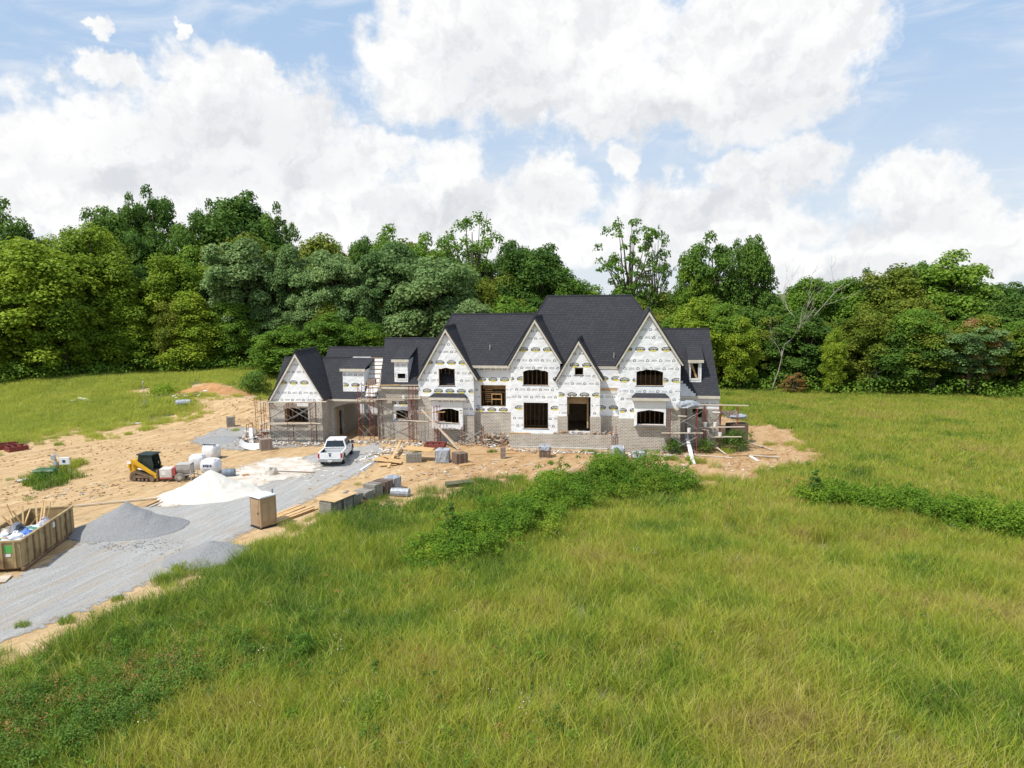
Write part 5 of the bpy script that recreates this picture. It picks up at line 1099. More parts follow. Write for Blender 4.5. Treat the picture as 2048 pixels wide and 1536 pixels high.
# ---- portable toilet
def potty():
    p = at(527, 1060); m_ = mpp(p); yw = radians(38+90)
    t = thing('portable_toilet', 'tan portable toilet with a white roof in the grass beside the gravel drive', 'portable toilet', p, radians(-38))
    t.location = p+Vector((-.22, .78, 0)); t.scale = (.95, .95, .93); TAN = mat('tan_plastic', (.38, .26, .155), (.34, .23, .135), 2, .6, 0); TAN2 = mat('tan_plastic_trim', (.42, .30, .19), (.37, .26, .16), 2, .6)
    mb = MB(); mb.b2((-.56, -.58, .12), (.56, .58, 2.08)); wl = mb.build('cabin_wall', TAN, t, bevel=.03)
    mb = MB()
    for s_ in (-1, 1):
        mb.b2((s_*.56, -.58, .1), (s_*.58, -.5, 2.1)); mb.b2((s_*.56, .5, .1), (s_*.58, .58, 2.1))
    mb.b2((.56, -.45, .5), (.575, -.1, 1.7)); mb.b2((.56, .1, .5), (.575, .45, 1.7)); mb.b2((.56, -.5, 1.84), (.58, .5, 1.9)); mb.build('wall_rib', TAN2, t)
    mb = MB(); mb.b2((-.40, -.60, .2), (.40, -.585, 1.92)); dr = mb.build('door', TAN2, t, bevel=.01); mb = MB(); mb.b2((-.33, -.612, .35), (.33, -.601, 1.65)); mb.build('door_panel', TAN, dr)
    mb = MB(); mb.b2((.28, -.63, 1.0), (.36, -.6, 1.12)); mb.build('handle', BLK, dr)
    mb = MB(); mb.b2((-.40, -.592, 1.96), (.40, -.58, 2.04)); mb.build('vent', mat('vent_grey', (.2, .16, .12)), t)
    mb = MB(); mb.add([(-.62, -.64, 2.08), (.62, -.64, 2.08), (.62, .64, 2.08), (-.62, .64, 2.08), (-.6, -.6, 2.16), (.6, -.6, 2.16), (.6, .6, 2.16), (-.6, .6, 2.16), (-.35, -.02, 2.32), (.35, -.02, 2.32)], [(3, 2, 1, 0), (0, 1, 5, 4), (1, 2, 6, 5), (2, 3, 7, 6), (3, 0, 4, 7), (4, 5, 9, 8), (5, 6, 9), (6, 7, 8, 9), (7, 4, 8)])
    for i in range(4): mb.beam((-.4+i*.27, -.55, 2.19), (-.3+i*.2, -.06, 2.32), .03, .02)
    mb.build('roof', mat('toilet_roof_white', (.72, .76, .80), (.66, .70, .75), 3, .5), t, bevel=.01)
    mb = MB(); mb.tube([(.4, .45, 2.1), (.4, .45, 2.5)], .055, 10); mb.build('vent_pipe', mat('pipe_blue_grey', (.25, .27, .36)), t)
    mb = MB(); mb.b2((-.6, -.62, 0), (.6, .62, .12)); mb.build('skid_base', BLK, t)
potty()
# ---- dumpster
def dumpster():
    a, b = at(47, 1143), at(149, 1066); yw = yaw2(a, b); L = (b-a).length; wd = 2.35; h = 1.62
    t = thing('dumpster', 'long tan roll-off dumpster full of building waste beside the gravel heap', 'dumpster', (a.x, a.y, a.z), yw)   # local: x along the side, +y to the left
    DP = mat('dumpster_tan', (.40, .30, .155), (.33, .235, .115), 1.2, .65, .003, 12, c3=(.20, .13, .07), s3=1.3); DR = mat('dumpster_rust', (.17, .10, .055), (.28, .19, .11), 2, .8)
    z0 = .25
    def plate(nm, a_, b_, m_=DP, par=t): mb = MB(); mb.b2(a_, b_); return mb.build(nm, m_, par, bevel=.006)
    plate('side_panel', (0, -.03, z0), (L, .03, h)); plate('side_panel', (0, wd-.03, z0), (L, wd+.03, h)); plate('end_panel', (-.03, .03, z0), (.03, wd-.03, h)); plate('end_panel', (L-.06, .03, z0), (L, wd-.03, h)); plate('floor_plate', (0, .0, z0-.08), (L, wd, z0+.02), DR)
    mb = MB(); mb.b2((-.07, -.08, h-.02), (L+.05, .06, h+.08)); mb.b2((-.07, wd-.06, h-.02), (L+.05, wd+.08, h+.08)); mb.b2((-.07, .06, h-.02), (.06, wd-.06, h+.08)); mb.b2((L-.08, .06, h-.02), (L+.05, wd-.06, h+.08)); mb.build('top_rail', DP, t, bevel=.01)
    n = 9
    for i in range(n):
        x = .55+i*(L-1.0)/(n-1)
        for y in (-.11, wd+.035): mb = MB(); mb.b2((x-.05, y, z0-.05), (x+.05, y+.075, h-.02)); mb.build('rib', DR if i % 2 else DP, t)
    for y in (.3, .9, 1.5, 2.1): mb = MB(); mb.b2((-.12, y-.05, z0), (-.031, y+.05, h-.03)); mb.build('rib', DP, t)
    mb = MB(); mb.b2((-.1, -.1, z0-.14), (L+.05, .05, z0-.02)); mb.b2((-.1, wd-.05, z0-.14), (L+.05, wd+.1, z0-.02)); mb.build('bottom_rail', DR, t)
    mb = MB(); mb.lathe((.4, .05, .13), [(.13, -.08), (.13, .08)], 12, M=Matrix.Rotation(pi/2, 3, 'X')); mb.build('roller', DR, t); mb = MB(); mb.lathe((L-.5, .05, .13), [(.13, -.08), (.13, .08)], 12, M=Matrix.Rotation(pi/2, 3, 'X')); mb.build('roller', DR, t)
    mb = MB(); mb.b2((-.05, .35, 1.05), (-.036, .8, 1.45)); mb.build('sticker', mat('green_label', (.12, .42, .10), (.10, .36, .09)), t); mb = MB(); mb.b2((-.05, .5, .85), (-.036, .75, 1.0)); mb.build('sticker', PVC, t)
    mb = MB(); mb.b2((3.45, -.05, 1.2), (3.75, -.036, 1.5)); mb.build('sticker', PVC, t)
    # fill
    rr = random.Random(8); hv = lambda x, y: h-.25+.25*sin(x*1.3)+.15*sin(y*3+x)
    def w(x, y, z): c_, s_ = cos(yw), sin(yw); return Vector((a.x+x*c_-y*s_, a.y+x*s_+y*c_, a.z+z))
    X = np.linspace(.06, L*.74, 30); Y = np.linspace(.05, wd-.05, 12); XX, YY, FF = grid(X, Y)
    ZZ = h-.42+.32*_vn(XX, YY, .7, 4)+.2*_vn(XX, YY, .3, 6)-.5*sst(XX, L*.5, L*.74)
    P3 = [w(x, y, z) for x, y, z in zip(XX, YY, ZZ)]
    mt, nt, bs = newmat('waste_mix'); pos = nt.new('ShaderNodeNewGeometry').outputs['Position']; vo = nt.new('ShaderNodeTexVoronoi', {'Vector': pos, 'Scale': 3.2}); sv = nt.new('ShaderNodeSeparateColor', {0: vo.outputs['Color']}).outputs[0]
    nt.set(bs, 'Base Color', nt.ramp(sv, [(0, (.30, .21, .13)), (.2, (.55, .55, .56)), (.38, (.14, .14, .15)), (.5, (.06, .22, .16)), (.58, (.65, .66, .68)), (.7, (.10, .20, .42)), (.8, (.44, .33, .22)), (.92, (.6, .6, .6))], 'CONSTANT'))
    tag(link('building_waste', npmesh('building_waste', [tuple(q) for q in P3], FF, mt)), 'mixed building waste filling the tan dumpster', kind='stuff')
    for i in range(11):
        x = L*rr.uniform(.5, .72); y = rr.uniform(.4, wd-.4); q = w(x, y, h-.5); mb = MB(); d_ = Vector((rr.uniform(-.5, .5), rr.uniform(-.2, .5), rr.uniform(.5, 1.1))).normalized()*rr.uniform(1.0, 1.7); mb.beam((0, 0, 0), d_, .09, .04)
        o = mb.build('waste_board', LUM); o.location = q; tag(o, 'offcut board sticking up out of the dumpster waste', 'board', 'offcut boards in the dumpster')
    for i, (fx, fy, c_, nm, lb) in enumerate([(.40, .55, (.16, .17, .19), 'grey_roll', 'rolled dark grey membrane on top of the dumpster waste'), (.22, .35, (.75, .77, .8), 'white_bag', 'crumpled white bag in the dumpster beside the blue one'), (.28, .2, (.08, .20, .55), 'blue_bag', 'blue plastic bag in the dumpster'), (.14, .7, (.05, .35, .22), 'green_bag', 'green plastic bag in the near end of the dumpster'), (.6, .2, (.6, .55, .62), 'pale_bag', 'pale bag against the right rim of the dumpster')]):
        mb = MB(); r0 = .42 if i == 0 else .33
        if i == 0: mb.tube([(-.5, 0, 0), (-.2, .1, .25), (.2, .1, .28), (.5, 0, 0)], .2, 10)
        else: mb.lathe((0, 0, -.1), [(r0, 0), (r0*1.1, .12), (r0*.8, .28), (r0*.3, .4), (.06, .46)], 9)
        for k, v_ in enumerate(mb.v): mb.v[k] = (v_[0]+rr.uniform(-.06, .06), v_[1]+rr.uniform(-.06, .06), v_[2]+rr.uniform(-.04, .04))
        o = mb.build(nm, mat('waste_'+nm, c_, None, 5, .5)); o.location = w(L*fx, wd*fy, h-.2); o.rotation_euler[2] = yw; tag(o, lb, 'bag' if i else 'roll')
dumpster()
# ---- heaps
def heap(name, label, px, py, rx, ry, h, mt, seed, rz=0, cat='heap', pw=1.15, cx=0, cy=0):
    p = at(px, py); n = 56; A_ = np.linspace(0, 2*pi, 64, endpoint=False); R_ = np.linspace(0, 1, n)
    V = []; 
    for r_ in R_:
        for a in A_:
            k = 1+.16*float(fbm(cos(a)*3+seed, sin(a)*3, 1.5, seed)); x = r_*cos(a)*rx*k; y = r_*sin(a)*ry*k
            z = h*((1-r_)**pw*(1-.25*r_)) ; z += (.035*h+.02)*float(_vn(x, y, .35, seed)-.5)*min(1, (1-r_)*4)+.10*h*float(_vn(x*1.0, y, 1.3, seed+2)-.5)*min(1, (1-r_)*3)*min(1, r_*4)
            c_, s_ = cos(rz), sin(rz); V.append((x*c_-y*s_, x*s_+y*c_, z))
    V = np.array(V); V[:, 2] += T(V[:, 0]+p.x, V[:, 1]+p.y)-p.z+.035-.10*(np.repeat(R_, 64) > .98)
    i = np.arange(n*64).reshape(n, 64); j = np.roll(i, -1, 1); Fq = np.stack([i[:-1].ravel(), i[1:].ravel(), j[1:].ravel(), j[:-1].ravel()], 1)
    o = link(name, npmesh(name, V, Fq, mt, True)); o.location = p; return tag(o, label, cat)
heap('gravel_heap', 'large dark grey gravel heap beside the dumpster', 258, 1060, 3.7, 2.3, 1.75, GRVH, 3, .15)
heap('gravel_heap', 'low grey gravel mound at the grass edge of the drive', 425, 1116, 2.6, 1.7, .95, GRVH, 9, .3, pw=.8)
heap('gravel_heap', 'thin spread of gravel behind the skid loader left of the garage', 455, 880, 3.5, 1.8, .25, GRVH, 12, 0, pw=.8)
heap('sand_heap', 'big bright white sand heap in front of the white bags', 424, 987, 3.55, 3.0, 1.75, mat('heap_sand', (.66, .635, .58), (.58, .55, .49), 1.3, .95, .04, 9), 5, .1, pw=1.1)
heap('soil_heap', 'low heap of reddish soil with rubbish at the dug bank', 425, 789, 6.0, 2.2, 1.5, mat('orange_soil', (.48, .27, .12), (.34, .17, .075), 1.2, .95, .1, 3), 15, pw=.9)
# ---- track loader
def loader():
    a, b = at(277, 956), at(322, 956); yw = yaw2(a, b)-.12
    t = thing('track_loader', 'yellow compact track loader with black cab parked nose to the mortar mixer', 'loader', (at(300, 958)).copy(), yw)
    YEL = mat('machine_yellow', (.62, .35, .02), (.52, .28, .015), 2, .5); MUD = mat('muddy_track', (.22, .155, .10), (.12, .09, .065), 4, .95, .02, 12); CAB = mat('cab_dark_green', (.02, .035, .035), (.035, .05, .05), 3, .4)
    for s_ in (-1, 1):
        out = [(-1.0, .12), (-.75, 0), (.75, 0), (.98, .12), (1.02, .3), (.85, .45), (-.55, .80), (-.8, .78), (-1.0, .55), (-1.06, .3)]
        mb = MB(); inn = [(x*.86, .09+(z-.09)*.8) for x, z in out]
        y0, y1 = s_*.52, s_*.92; mb.prism(out, lambda a, b: (a, y0, b), lambda a, b: (a, y1, b), [inn[::-1]])
        for k in range(len(out)):
            p0, p1 = Vector((out[k][0], 0, out[k][1])), Vector((out[(k+1) % len(out)][0], 0, out[(k+1) % len(out)][1])); n_ = max(1, int((p1-p0).length/.13))
            for q in range(n_): c_ = p0.lerp(p1, (q+.5)/n_); mb.box((c_.x, s_*.72, c_.z), (.05, .42, .06))
        tr = mb.build('track', MUD, t)
        for x, z, r_ in ((-.78, .56, .2), (-.72, .22, .17), (.78, .22, .18), (-.3, .15, .11), (0, .15, .11), (.35, .15, .11)): mb = MB(); mb.lathe((x, s_*.74, z), [(r_*.4, -.16), (r_, -.15), (r_, .15), (r_*.4, .16)], 12, M=Matrix.Rotation(pi/2, 3, 'X')); mb.build('track_wheel', MUD, tr)
        mb = MB(); mb.b2((-.7, s_*.55, .3), (.6, s_*.88, .5)); mb.build('track_frame', MUD, tr)
        arm = [(-1.15, 1.55), (-.9, 1.72), (-.55, 1.62), (.85, .75), (1.15, .62), (1.2, .3), (1.0, .3), (.95, .5), (.65, .62), (-.75, 1.42), (-1.05, 1.35)]
        mb = MB(); y0, y1 = s_*.66, s_*.84; mb.prism(arm[::-1], lambda a, b: (a, y0, b), lambda a, b: (a, y1, b)); mb.build('lift_arm', YEL, t, bevel=.01)
        mb = MB(); mb.tube([(-.4, s_*.75, 1.0), (.5, s_*.75, .82)], .05, 8); mb.build('hydraulic_ram', CHR, t)
    mb = MB(); mb.prism([(-1.3, .5), (-.45, .5), (-.45, 1.45), (-.9, 1.62), (-1.2, 1.5), (-1.35, 1.1)], lambda a, b: (a, -.5, b), lambda a, b: (a, .5, b)); mb.build('engine_cover', YEL, t, bevel=.02)
    mb = MB(); mb.b2((-1.37, -.6, .95), (-1.2, .6, 1.5)); mb.build('rear_door', YEL, t, bevel=.02); mb = MB(); mb.b2((-1.2, -.865, 1.38), (-.88, -.845, 1.6)); mb.build('sticker', PVC, t)
    mb = MB(); mb.b2((-.6, -.5, .35), (.75, .5, .75)); mb.build('chassis', MUD, t)
    c0 = [(-.5, .75), (.62, .75), (.72, 1.2), (.55, 1.98), (-.5, 2.0), (-.62, 1.4)]
    cab = MB()
    for y_ in (-.48, .43):
        cab.prism(c0, lambda a, b: (a, y_, b), lambda a, b: (a, y_+.05, b), [[(-.38, 1.1), (-.30, 1.85), (.43, 1.83), (.55, 1.2), (.45, 1.0)][::-1]])
    cab.b2((-.58, -.47, .75), (-.5, .47, 1.5)); co = cab.build('cab', CAB, t)
    mb = MB(); mb.b2((-.62, -.56, 1.98), (.68, .56, 2.09)); mb.build('cab_roof', CAB, co, bevel=.03)
    [MB().b2((-.40, y_, 1.05), (.5, y_+.005, 1.9)).build('side_glass', mat('tinted_glass', (.03, .045, .04), (.05, .07, .06), 2, .1), co) for y_ in (-.445, .44)]
    mb = MB(); mb.b2((-.35, -.25, .8), (.15, .25, 1.0)); mb.b2((-.4, -.25, 1.0), (-.28, .25, 1.5)); mb.build('seat', BLK, co)
    for k in range(5): mb = MB(); mb.beam((-.3+k*.18, -.49, 1.05), (-.25+k*.15, -.49, 1.9), .018, .018); mb.build('window_bar', CAB, co)
    mb = MB(); mb.b2((1.12, -.8, .08), (1.25, .8, .62)); mb.b2((1.1, -.75, .62), (1.2, -.3, .9)); mb.b2((1.1, .3, .62), (1.2, .75, .9)); mb.build('quick_coupler', MUD, t)
    mb = MB(); mb.b2((1.25, -.6, .08), (2.3, -.5, .14)); mb.b2((1.25, .3, .08), (2.3, .4, .14)); mb.build('pallet_fork', MUD, t)
loader()
def mixer():
    p = at(345, 961); t = thing('mortar_mixer', 'white and red towable mortar mixer between the loader and the white sand heap', 'mortar mixer', p, radians(8))
    mb = MB(); mb.b2((-.75, -.5, .35), (.15, .4, 1.05)); mb.build('engine_housing', mat('dusty_white', (.62, .60, .58), (.5, .47, .44), 3, .7), t, bevel=.05); mb = MB(); mb.b2((.16, -.51, .45), (.42, .41, 1.1)); mb.b2((-.76, -.52, .25), (.2, .3, .36)); mb.build('red_panel', mat('mixer_red', (.42, .06, .06), (.3, .08, .07), 4, .6), t, bevel=.03)
    mb = MB(); mb.b2((-.6, -.508, .6), (-.3, -.5, .9)); mb.build('sticker', PVC, t)
    n = 12; mb = MB(); mb.prism([(.6*cos(pi+pi*i/n)*1.0, .62*sin(pi+pi*i/n)) for i in range(n+1)]+[(.62, .18), (-.62, .18)], lambda a, b: (.45, a*.8, b+1.1), lambda a, b: (1.5, a*.8, b+1.1), [[(-.5, .1), (.5, .1), (.5, .17), (-.5, .17)]]); mb.build('mixing_drum', mat('mortar_grey', (.48, .46, .44), (.36, .34, .32), 4, .9), t)
    mb = MB(); mb.b2((.45, -.5, 1.28), (1.5, .5, 1.33)); mb.build('drum_grate', mat('mortar_grey', (.48, .46, .44)), t)
    for y in (-.62, .62):
        mb = MB(); mb.lathe((.75, y, .36), [(.12, -.09), (.33, -.09), (.36, -.05), (.36, .05), (.33, .09), (.12, .09)], 20, M=Matrix.Rotation(pi/2, 3, 'X')); wh = mb.build('wheel', mat('dusty_tyre', (.25, .21, .18), (.17, .15, .13), 4, .9), t, smooth=True)
        mb = MB(); mb.lathe((.75, y, .36), [(.03, -.1), (.16, -.1), (.16, .1), (.03, .1)], 12, M=Matrix.Rotation(pi/2, 3, 'X')); mb.build('rim', GALV, wh)
    mb = MB(); mb.beam((.4, -.4, .4), (1.6, -.4, .55), .07, .07); mb.beam((.4, .4, .4), (1.6, .4, .55), .07, .07); mb.beam((1.5, -.4, 0), (1.5, -.4, 1.3), .06, .06); mb.beam((1.5, .4, 0), (1.5, .4, 1.3), .06, .06); mb.beam((1.5, 0, .5), (2.2, 0, .35), .07, .07); mb.build('frame', mat('mortar_grey', (.48, .46, .44)), t)
    mb = MB(); mb.beam((1.9, 0, 0), (1.9, 0, .7), .05, .05); mb.build('jack_stand', GALV, t)
mixer()
# ---- bulk bags
def bag(px, py, s, label, rz=0, txt=False, hz=1.05, seed=0, m_=None):
    p = at(px, py); t = thing('bulk_bag', label, 'bulk bag', p, rz); rr = random.Random(seed); mb = MB(); n = 20
    for z, k in ((0, .9), (.12, 1.0), (.4, 1.06), (.75, 1.04), (.95, .95), (1.03, .72), (1.06, .2)):
        for i in range(n):
            a = 2*pi*i/n+.01; e = 4.5; c_, s_ = cos(a), sin(a); q = (abs(c_)**e+abs(s_)**e)**(-1/e)*k*s/2*(1+rr.uniform(-.02, .02)); mb.v.append((q*c_, q*s_, z*hz+.12))
    for j in range(6):
        for i in range(n): mb.f.append((j*n+i, j*n+(i+1) % n, (j+1)*n+(i+1) % n, (j+1)*n+i)); mb.mi.append(0)
    mb.f.append(tuple(range(n))[::-1]); mb.f.append(tuple(range(6*n, 7*n))); mb.mi += [0, 0]; mb.build('bag_body', m_ or FABR, t, smooth=True)
    mb = MB()
    for y in (-.45, 0, .45): mb.b2((-s*.5, y*s-.05, 0), (s*.5, y*s+.05, .1))
    mb.b2((-s*.5, -s*.5, .1), (s*.5, s*.5, .13)); mb.build('pallet', PLNK, t)
    if txt:
        mb = MB()
        for k, (x, w__) in enumerate([(-.32, .12), (-.16, .08), (-.04, .14), (.14, .06), (.25, .12)]): mb.b2((x, -s*.5*1.085, .66*hz+.03*(k % 2)), (x+w__, -s*.5*1.07, .84*hz))
        mb.b2((-.3, -s*.5*1.08, .48*hz), (.3, -s*.5*1.07, .5*hz)); mb.build('print', INK, t)
    for k in (-1, 1): mb = MB(); mb.tube([(k*s*.42, -s*.42, 1.0*hz), (k*s*.36, -s*.3, 1.22*hz), (k*s*.42, s*.1, 1.02*hz)], .03, 6); mb.build('lifting_loop', FABR, t)
    return t
bag(396, 938, 1.15, 'white wrapped bulk bag on a pallet, left one of the three behind the sand heap', .15, seed=1)
bag(424, 917, 1.25, 'white bulk bag at the back with a dark board lying across it', -.2, seed=2)
bag(423, 947, 1.3, 'white bulk bag with dark printed letters, nearest to the sand heap', -.05, True, seed=3)
def part1(name, label, cat, mb, m_, loc, rz=0, group=None, bevel=0, rx=0, ry=0):
    o = mb.build(name, m_, bevel=bevel); o.location = loc; o.rotation_euler = (rx, ry, rz); return tag(o, label, cat, group)
mb = MB(); mb.box((0, 0, 0), (1.3, .12, .06)); part1('dark_board', 'dark board lying across the rear white bulk bag', 'board', mb, BLK, at(424, 917)+Vector((0, -.35, 1.32)), -.2)
def barrel():
    p = at(458, 953); t = thing('plastic_barrel', 'grey-blue plastic barrel lying on its side right of the sand heap', 'barrel', p, .15)
    mb = MB(); mb.lathe((0, 0, .32), [(.27, -.48), (.30, -.45), (.31, -.2), (.325, -.17), (.31, -.14), (.31, .14), (.325, .17), (.31, .2), (.30, .45), (.27, .48)], 20, M=Matrix.Rotation(pi/2, 3, 'Y')); mb.build('shell', mat('barrel_grey', (.17, .21, .26), (.13, .16, .2), 3, .5), t, smooth=True)
    mb = MB(); mb.lathe((-.485, 0, .32), [(.18, -.015), (.18, .015)], 16, M=Matrix.Rotation(pi/2, 3, 'Y')); mb.build('lid', mat('barrel_lid', (.32, .36, .42)), t)
barrel()
# ---- electric post, cabinet and transformer
def meter():
    p = at(114, 950); t = thing('meter_post', 'grey electric meter post with a round meter and a white box in the weed patch', 'meter post', p, .1); GR = mat('grey_enclosure', (.45, .47, .48), (.38, .40, .41), 3, .5)
    mb = MB(); mb.beam((0, 0, -.1), (0, 0, 1.3), .12, .12); mb.beam((.18, 0, -.1), (.18, 0, 1.1), .1, .1); mb.build('post', TIM, t)
    mb = MB(); mb.b2((-.3, -.14, 1.25), (.02, .05, 1.65)); mb.build('meter_box', GR, t, bevel=.02); mb = MB(); mb.b2((-.14, -.14, .8), (.1, .0, 1.15)); mb.build('switch_box', GR, t, bevel=.02)
    mb = MB(); mb.b2((.3, -.12, .85), (1.05, .08, 1.42)); b_ = mb.build('panel_box', WHITE, t, bevel=.02); mb = MB(); mb.lathe((.67, -.125, 1.13), [(.13, -.01), (.13, .01)], 14, M=Matrix.Rotation(pi/2, 3, 'X')); mb.build('emblem', INK, b_)
    mb = MB(); mb.tube([(-.15, 0, 1.65), (0, .02, 1.82), (.3, .03, 1.45), (.6, .02, 1.3)], .035, 6); mb.tube([(.9, 0, .85), (.98, 0, 0)], .03, 6); mb.build('conduit', GR, t)
meter()
def transformer():
    p = at(92, 956); t = thing('green_transformer', 'low green transformer cabinet half hidden in weeds', 'transformer', p, .15); GN = mat('utility_green', (.05, .13, .07), (.04, .10, .055), 3, .5)
    mb = MB(); mb.b2((-.75, -.45, .1), (.75, .45, .62)); mb.build('cabinet', GN, t, bevel=.03); mb = MB(); mb.add([(-.8, -.5, .62), (.8, -.5, .62), (.8, .5, .62), (-.8, .5, .62), (-.7, -.35, .75), (.7, -.35, .75), (.7, .4, .75), (-.7, .4, .75)], [(3, 2, 1, 0), (4, 5, 6, 7), (0, 1, 5, 4), (1, 2, 6, 5), (2, 3, 7, 6), (3, 0, 4, 7)]); mb.build('lid', GN, t)
    mb = MB(); mb.b2((-.9, -.6, -.02), (.9, .6, .1)); mb.build('base_slab', CONC, t)
transformer()
mb = MB(); mb.box((0, 0, .14), (1.35, .7, .1), 0, 0, -.05); mb.box((-.2, 0, .05), (.9, .5, .1)); part1('concrete_slab', 'thin pale concrete slab lying left of the green transformer', 'slab', mb, CONC, at(56, 962), .55)
# ---- pole on tripod
def sprinkler():
    p = at(290, 815); t = thing('tripod_pole', 'thin grey pole on a small tripod with a round head in the left field', 'pole', p)
    mb = MB(); mb.tube([(0, 0, 0), (0, 0, 2.95)], .045, 8); mb.build('pole', GALV, t); mb = MB(); mb.lathe((0, 0, 2.95), [(.05, 0), (.12, .05), (.12, .14), (.05, .2)], 10); mb.build('head', GALV, t)
    for k in range(3): mb = MB(); a = k*2.1; mb.tube([(0, 0, .8), (.6*cos(a), .6*sin(a), 0)], .03, 6); mb.build('leg', GALV, t)
sprinkler()
# ---- scaffolding
def scaffold(label, u0, v0, bays, blen, lifts, m_, dv=1.1, lift=1.93, z0=0.0, rz=0.0, brace=True):
    p = loc2w(u0, v0, z0); t = thing('scaffold', label, 'scaffold', p, -HA+rz, 'mason scaffolds round the house')
    for i in range(bays+1):
        for k in range(lifts):
            x = i*blen; z = k*lift; mb = MB()
            for y in (0, dv): mb.tube([(x, y, z), (x, y, z+lift-.02)], .028, 6)
            mb.tube([(x, 0, z+lift-.1), (x, dv, z+lift-.1)], .024, 5); mb.tube([(x, .0, z+.35), (x, dv, z+.35)], .02, 5); mb.tube([(x, .38, z+.35), (x, .38, z+lift-.1)], .02, 5)
            for q in range(3): mb.tube([(x, 0, z+.7+q*.36), (x, .38, z+.7+q*.36)], .016, 5)
            mb.build('frame', m_, t)
    if brace:
        for i in range(bays):
            for k in range(lifts):
                for y in (0, dv): mb = MB(); x = i*blen; z = k*lift; mb.tube([(x, y, z+.3), (x+blen, y, z+lift-.4)], .016, 5); mb.tube([(x+blen, y, z+.3), (x, y, z+lift-.4)], .016, 5); mb.build('cross_brace', GALV, t)
    return t
def plank(label, p, q, w_=.26, th=.05, m_=None, name='plank', group='planks on the scaffolds and boards on the ground', cat='plank'):
    p = Vector(p); q = Vector(q); c_ = (p+q)/2; mb = MB(); mb.beam(p-c_, q-c_, w_, th); o = mb.build(name, m_ or PLNK); o.location = c_; return tag(o, label, cat, group)
def uplank(label, x0, x1, y0, y1, v, w_=.28, **k):
    (a, za), (b, zb) = W(x0, y0, v), W(x1, y1, v); return plank(label, loc2w(a, v, za), loc2w(b, v, zb), w_, **k)
vg = -.35
ug = WX(529, vg, 850); scaffold('rusty scaffold in front of the garage gable', ug, vg-.0, 2, (WX(622, vg, 850)-ug)/2, 2, RUST, lift=2.0)
scaffold('rusty scaffold tower standing off the left corner of the garage', WX(511, 2.2, 830), 2.2, 1, 1.6, 2, RUST, z0=.2)
scaffold('single lift of rusty scaffold in the rubbish left of the garage', WX(494, -.8, 870), -.8, 1, 1.5, 1, RUST)
uplank('upper plank along the garage gable just under the printed sheathing', 519, 653, 804.5, 803.5, vg+.2); uplank('lower plank along the garage gable below its window', 519, 642, 848.5, 847, vg+.2); uplank('second lower plank tight behind the lower garage plank', 526, 632, 846, 845.5, vg+.6)
uplank('short plank lying on top of the tower off the garage corner', 488, 512, 794, 792, 2.6); uplank('tilted pale plank at the garage corner tower', 505, 531, 838, 829, 2.3)
vd = 1.6
scaffold('red scaffold bay at the passage arch left of the brick wing', WX(722, vd, 850), vd-.6, 1, 1.15, 3, RED, z0=0, lift=1.9)
scaffold('red scaffold in front of the brick left wing', WX(757, vd, 850), vd, 1, WX(817, vd, 850)-WX(757, vd, 850), 2, RUST, lift=2.05)
scaffold('tall red scaffold stack between the left wing and the left gable', WX(821, 1.2, 850), .9, 1, .35, 3, RED, lift=1.85, brace=False)
scaffold('red scaffold tower at the left box window', WX(871, .6, 860), .1, 1, .3, 2, RED, lift=1.9, brace=False)
uplank('high plank across the arch and brick wing above the passage', 712, 842, 799, 797.5, vd+.3); uplank('doubled plank just behind the high one', 716, 838, 796.5, 796, vd+.8); uplank('topmost tan plank below the left wing eave', 728, 800, 771, 770, vd+.2, m_=LUM); uplank('topmost pale plank beside the tan one under the left wing eave', 790, 836, 770.5, 770.5, vd+.5)
uplank('mid plank from the brick wing past the left box window', 797, 905, 840, 846, .7); uplank('second mid plank just under the mid one at the left box window', 817, 890, 845, 843, .9); uplank('dark cross plank at the left box window sill', 840, 890, 826, 824, .8, m_=TIM)
(a_, za), (b_, zb) = W(843, 819, .4), W(917, 887, -1.2); plank('long pale board leaning diagonally in front of the left box window', loc2w(a_, .4, za), loc2w(b_, -1.2, .05), .2)
(a_, za), (b_, zb) = W(868, 845, .3), W(922, 885, -1.2); plank('second board leaning below the long diagonal one', loc2w(a_, .3, za), loc2w(b_, -1.2, .05), .14, m_=TIM)
(a_, za) = W(935, 868, 1.2); plank('short board propped up towards the lower brick recess', loc2w(a_, 1.2, za), at(905, 882)+Vector((0, 0, .1)), .2)
(a_, za) = W(965, 868, 1.4); plank('wide pale board leaning against the recess brick wall', loc2w(a_, 1.6, za), at(975, 889)+Vector((0, 0, .05)), .45)
(a_, za) = W(962, 862, 1.8); plank('brown board sloping to the brick rubble', loc2w(a_, 1.8, za), at(1002, 885)+Vector((0, 0, .3)), .22, m_=TIM)
vr = -.9
scaffold('red scaffold standing on the porch wall side of the right gable', WX(1224, .2, 880), .15, 1, .35, 1, RED, z0=.3, brace=False, dv=.5)
scaffold('red scaffold tower against the brick corner of the right gable', WX(1340, -.6, 860), -.7, 1, WX(1394, -.6, 860)-WX(1340, -.6, 860), 2, RED, lift=2.05)
scaffold('red scaffold tower in front of the right wing', WX(1412, .9, 870), 1.4, 1, 1.3, 2, RED, lift=2.05)
scaffold('red scaffold tower beyond the outer corner of the right wing', WX(1440, 2.6, 850), 2.2, 1, 1.5, 2, RED, lift=1.95)
scaffold('rusty scaffold tower tight against the right wing wall', WX(1372, 1.6, 870), 1.3, 1, 1.5, 2, RUST, lift=2.1)
scaffold('rusty low scaffold frame at the lower brick recess left of the porch', WX(925, 1.2, 880), .9, 1, 1.9, 1, RUST, lift=1.8)
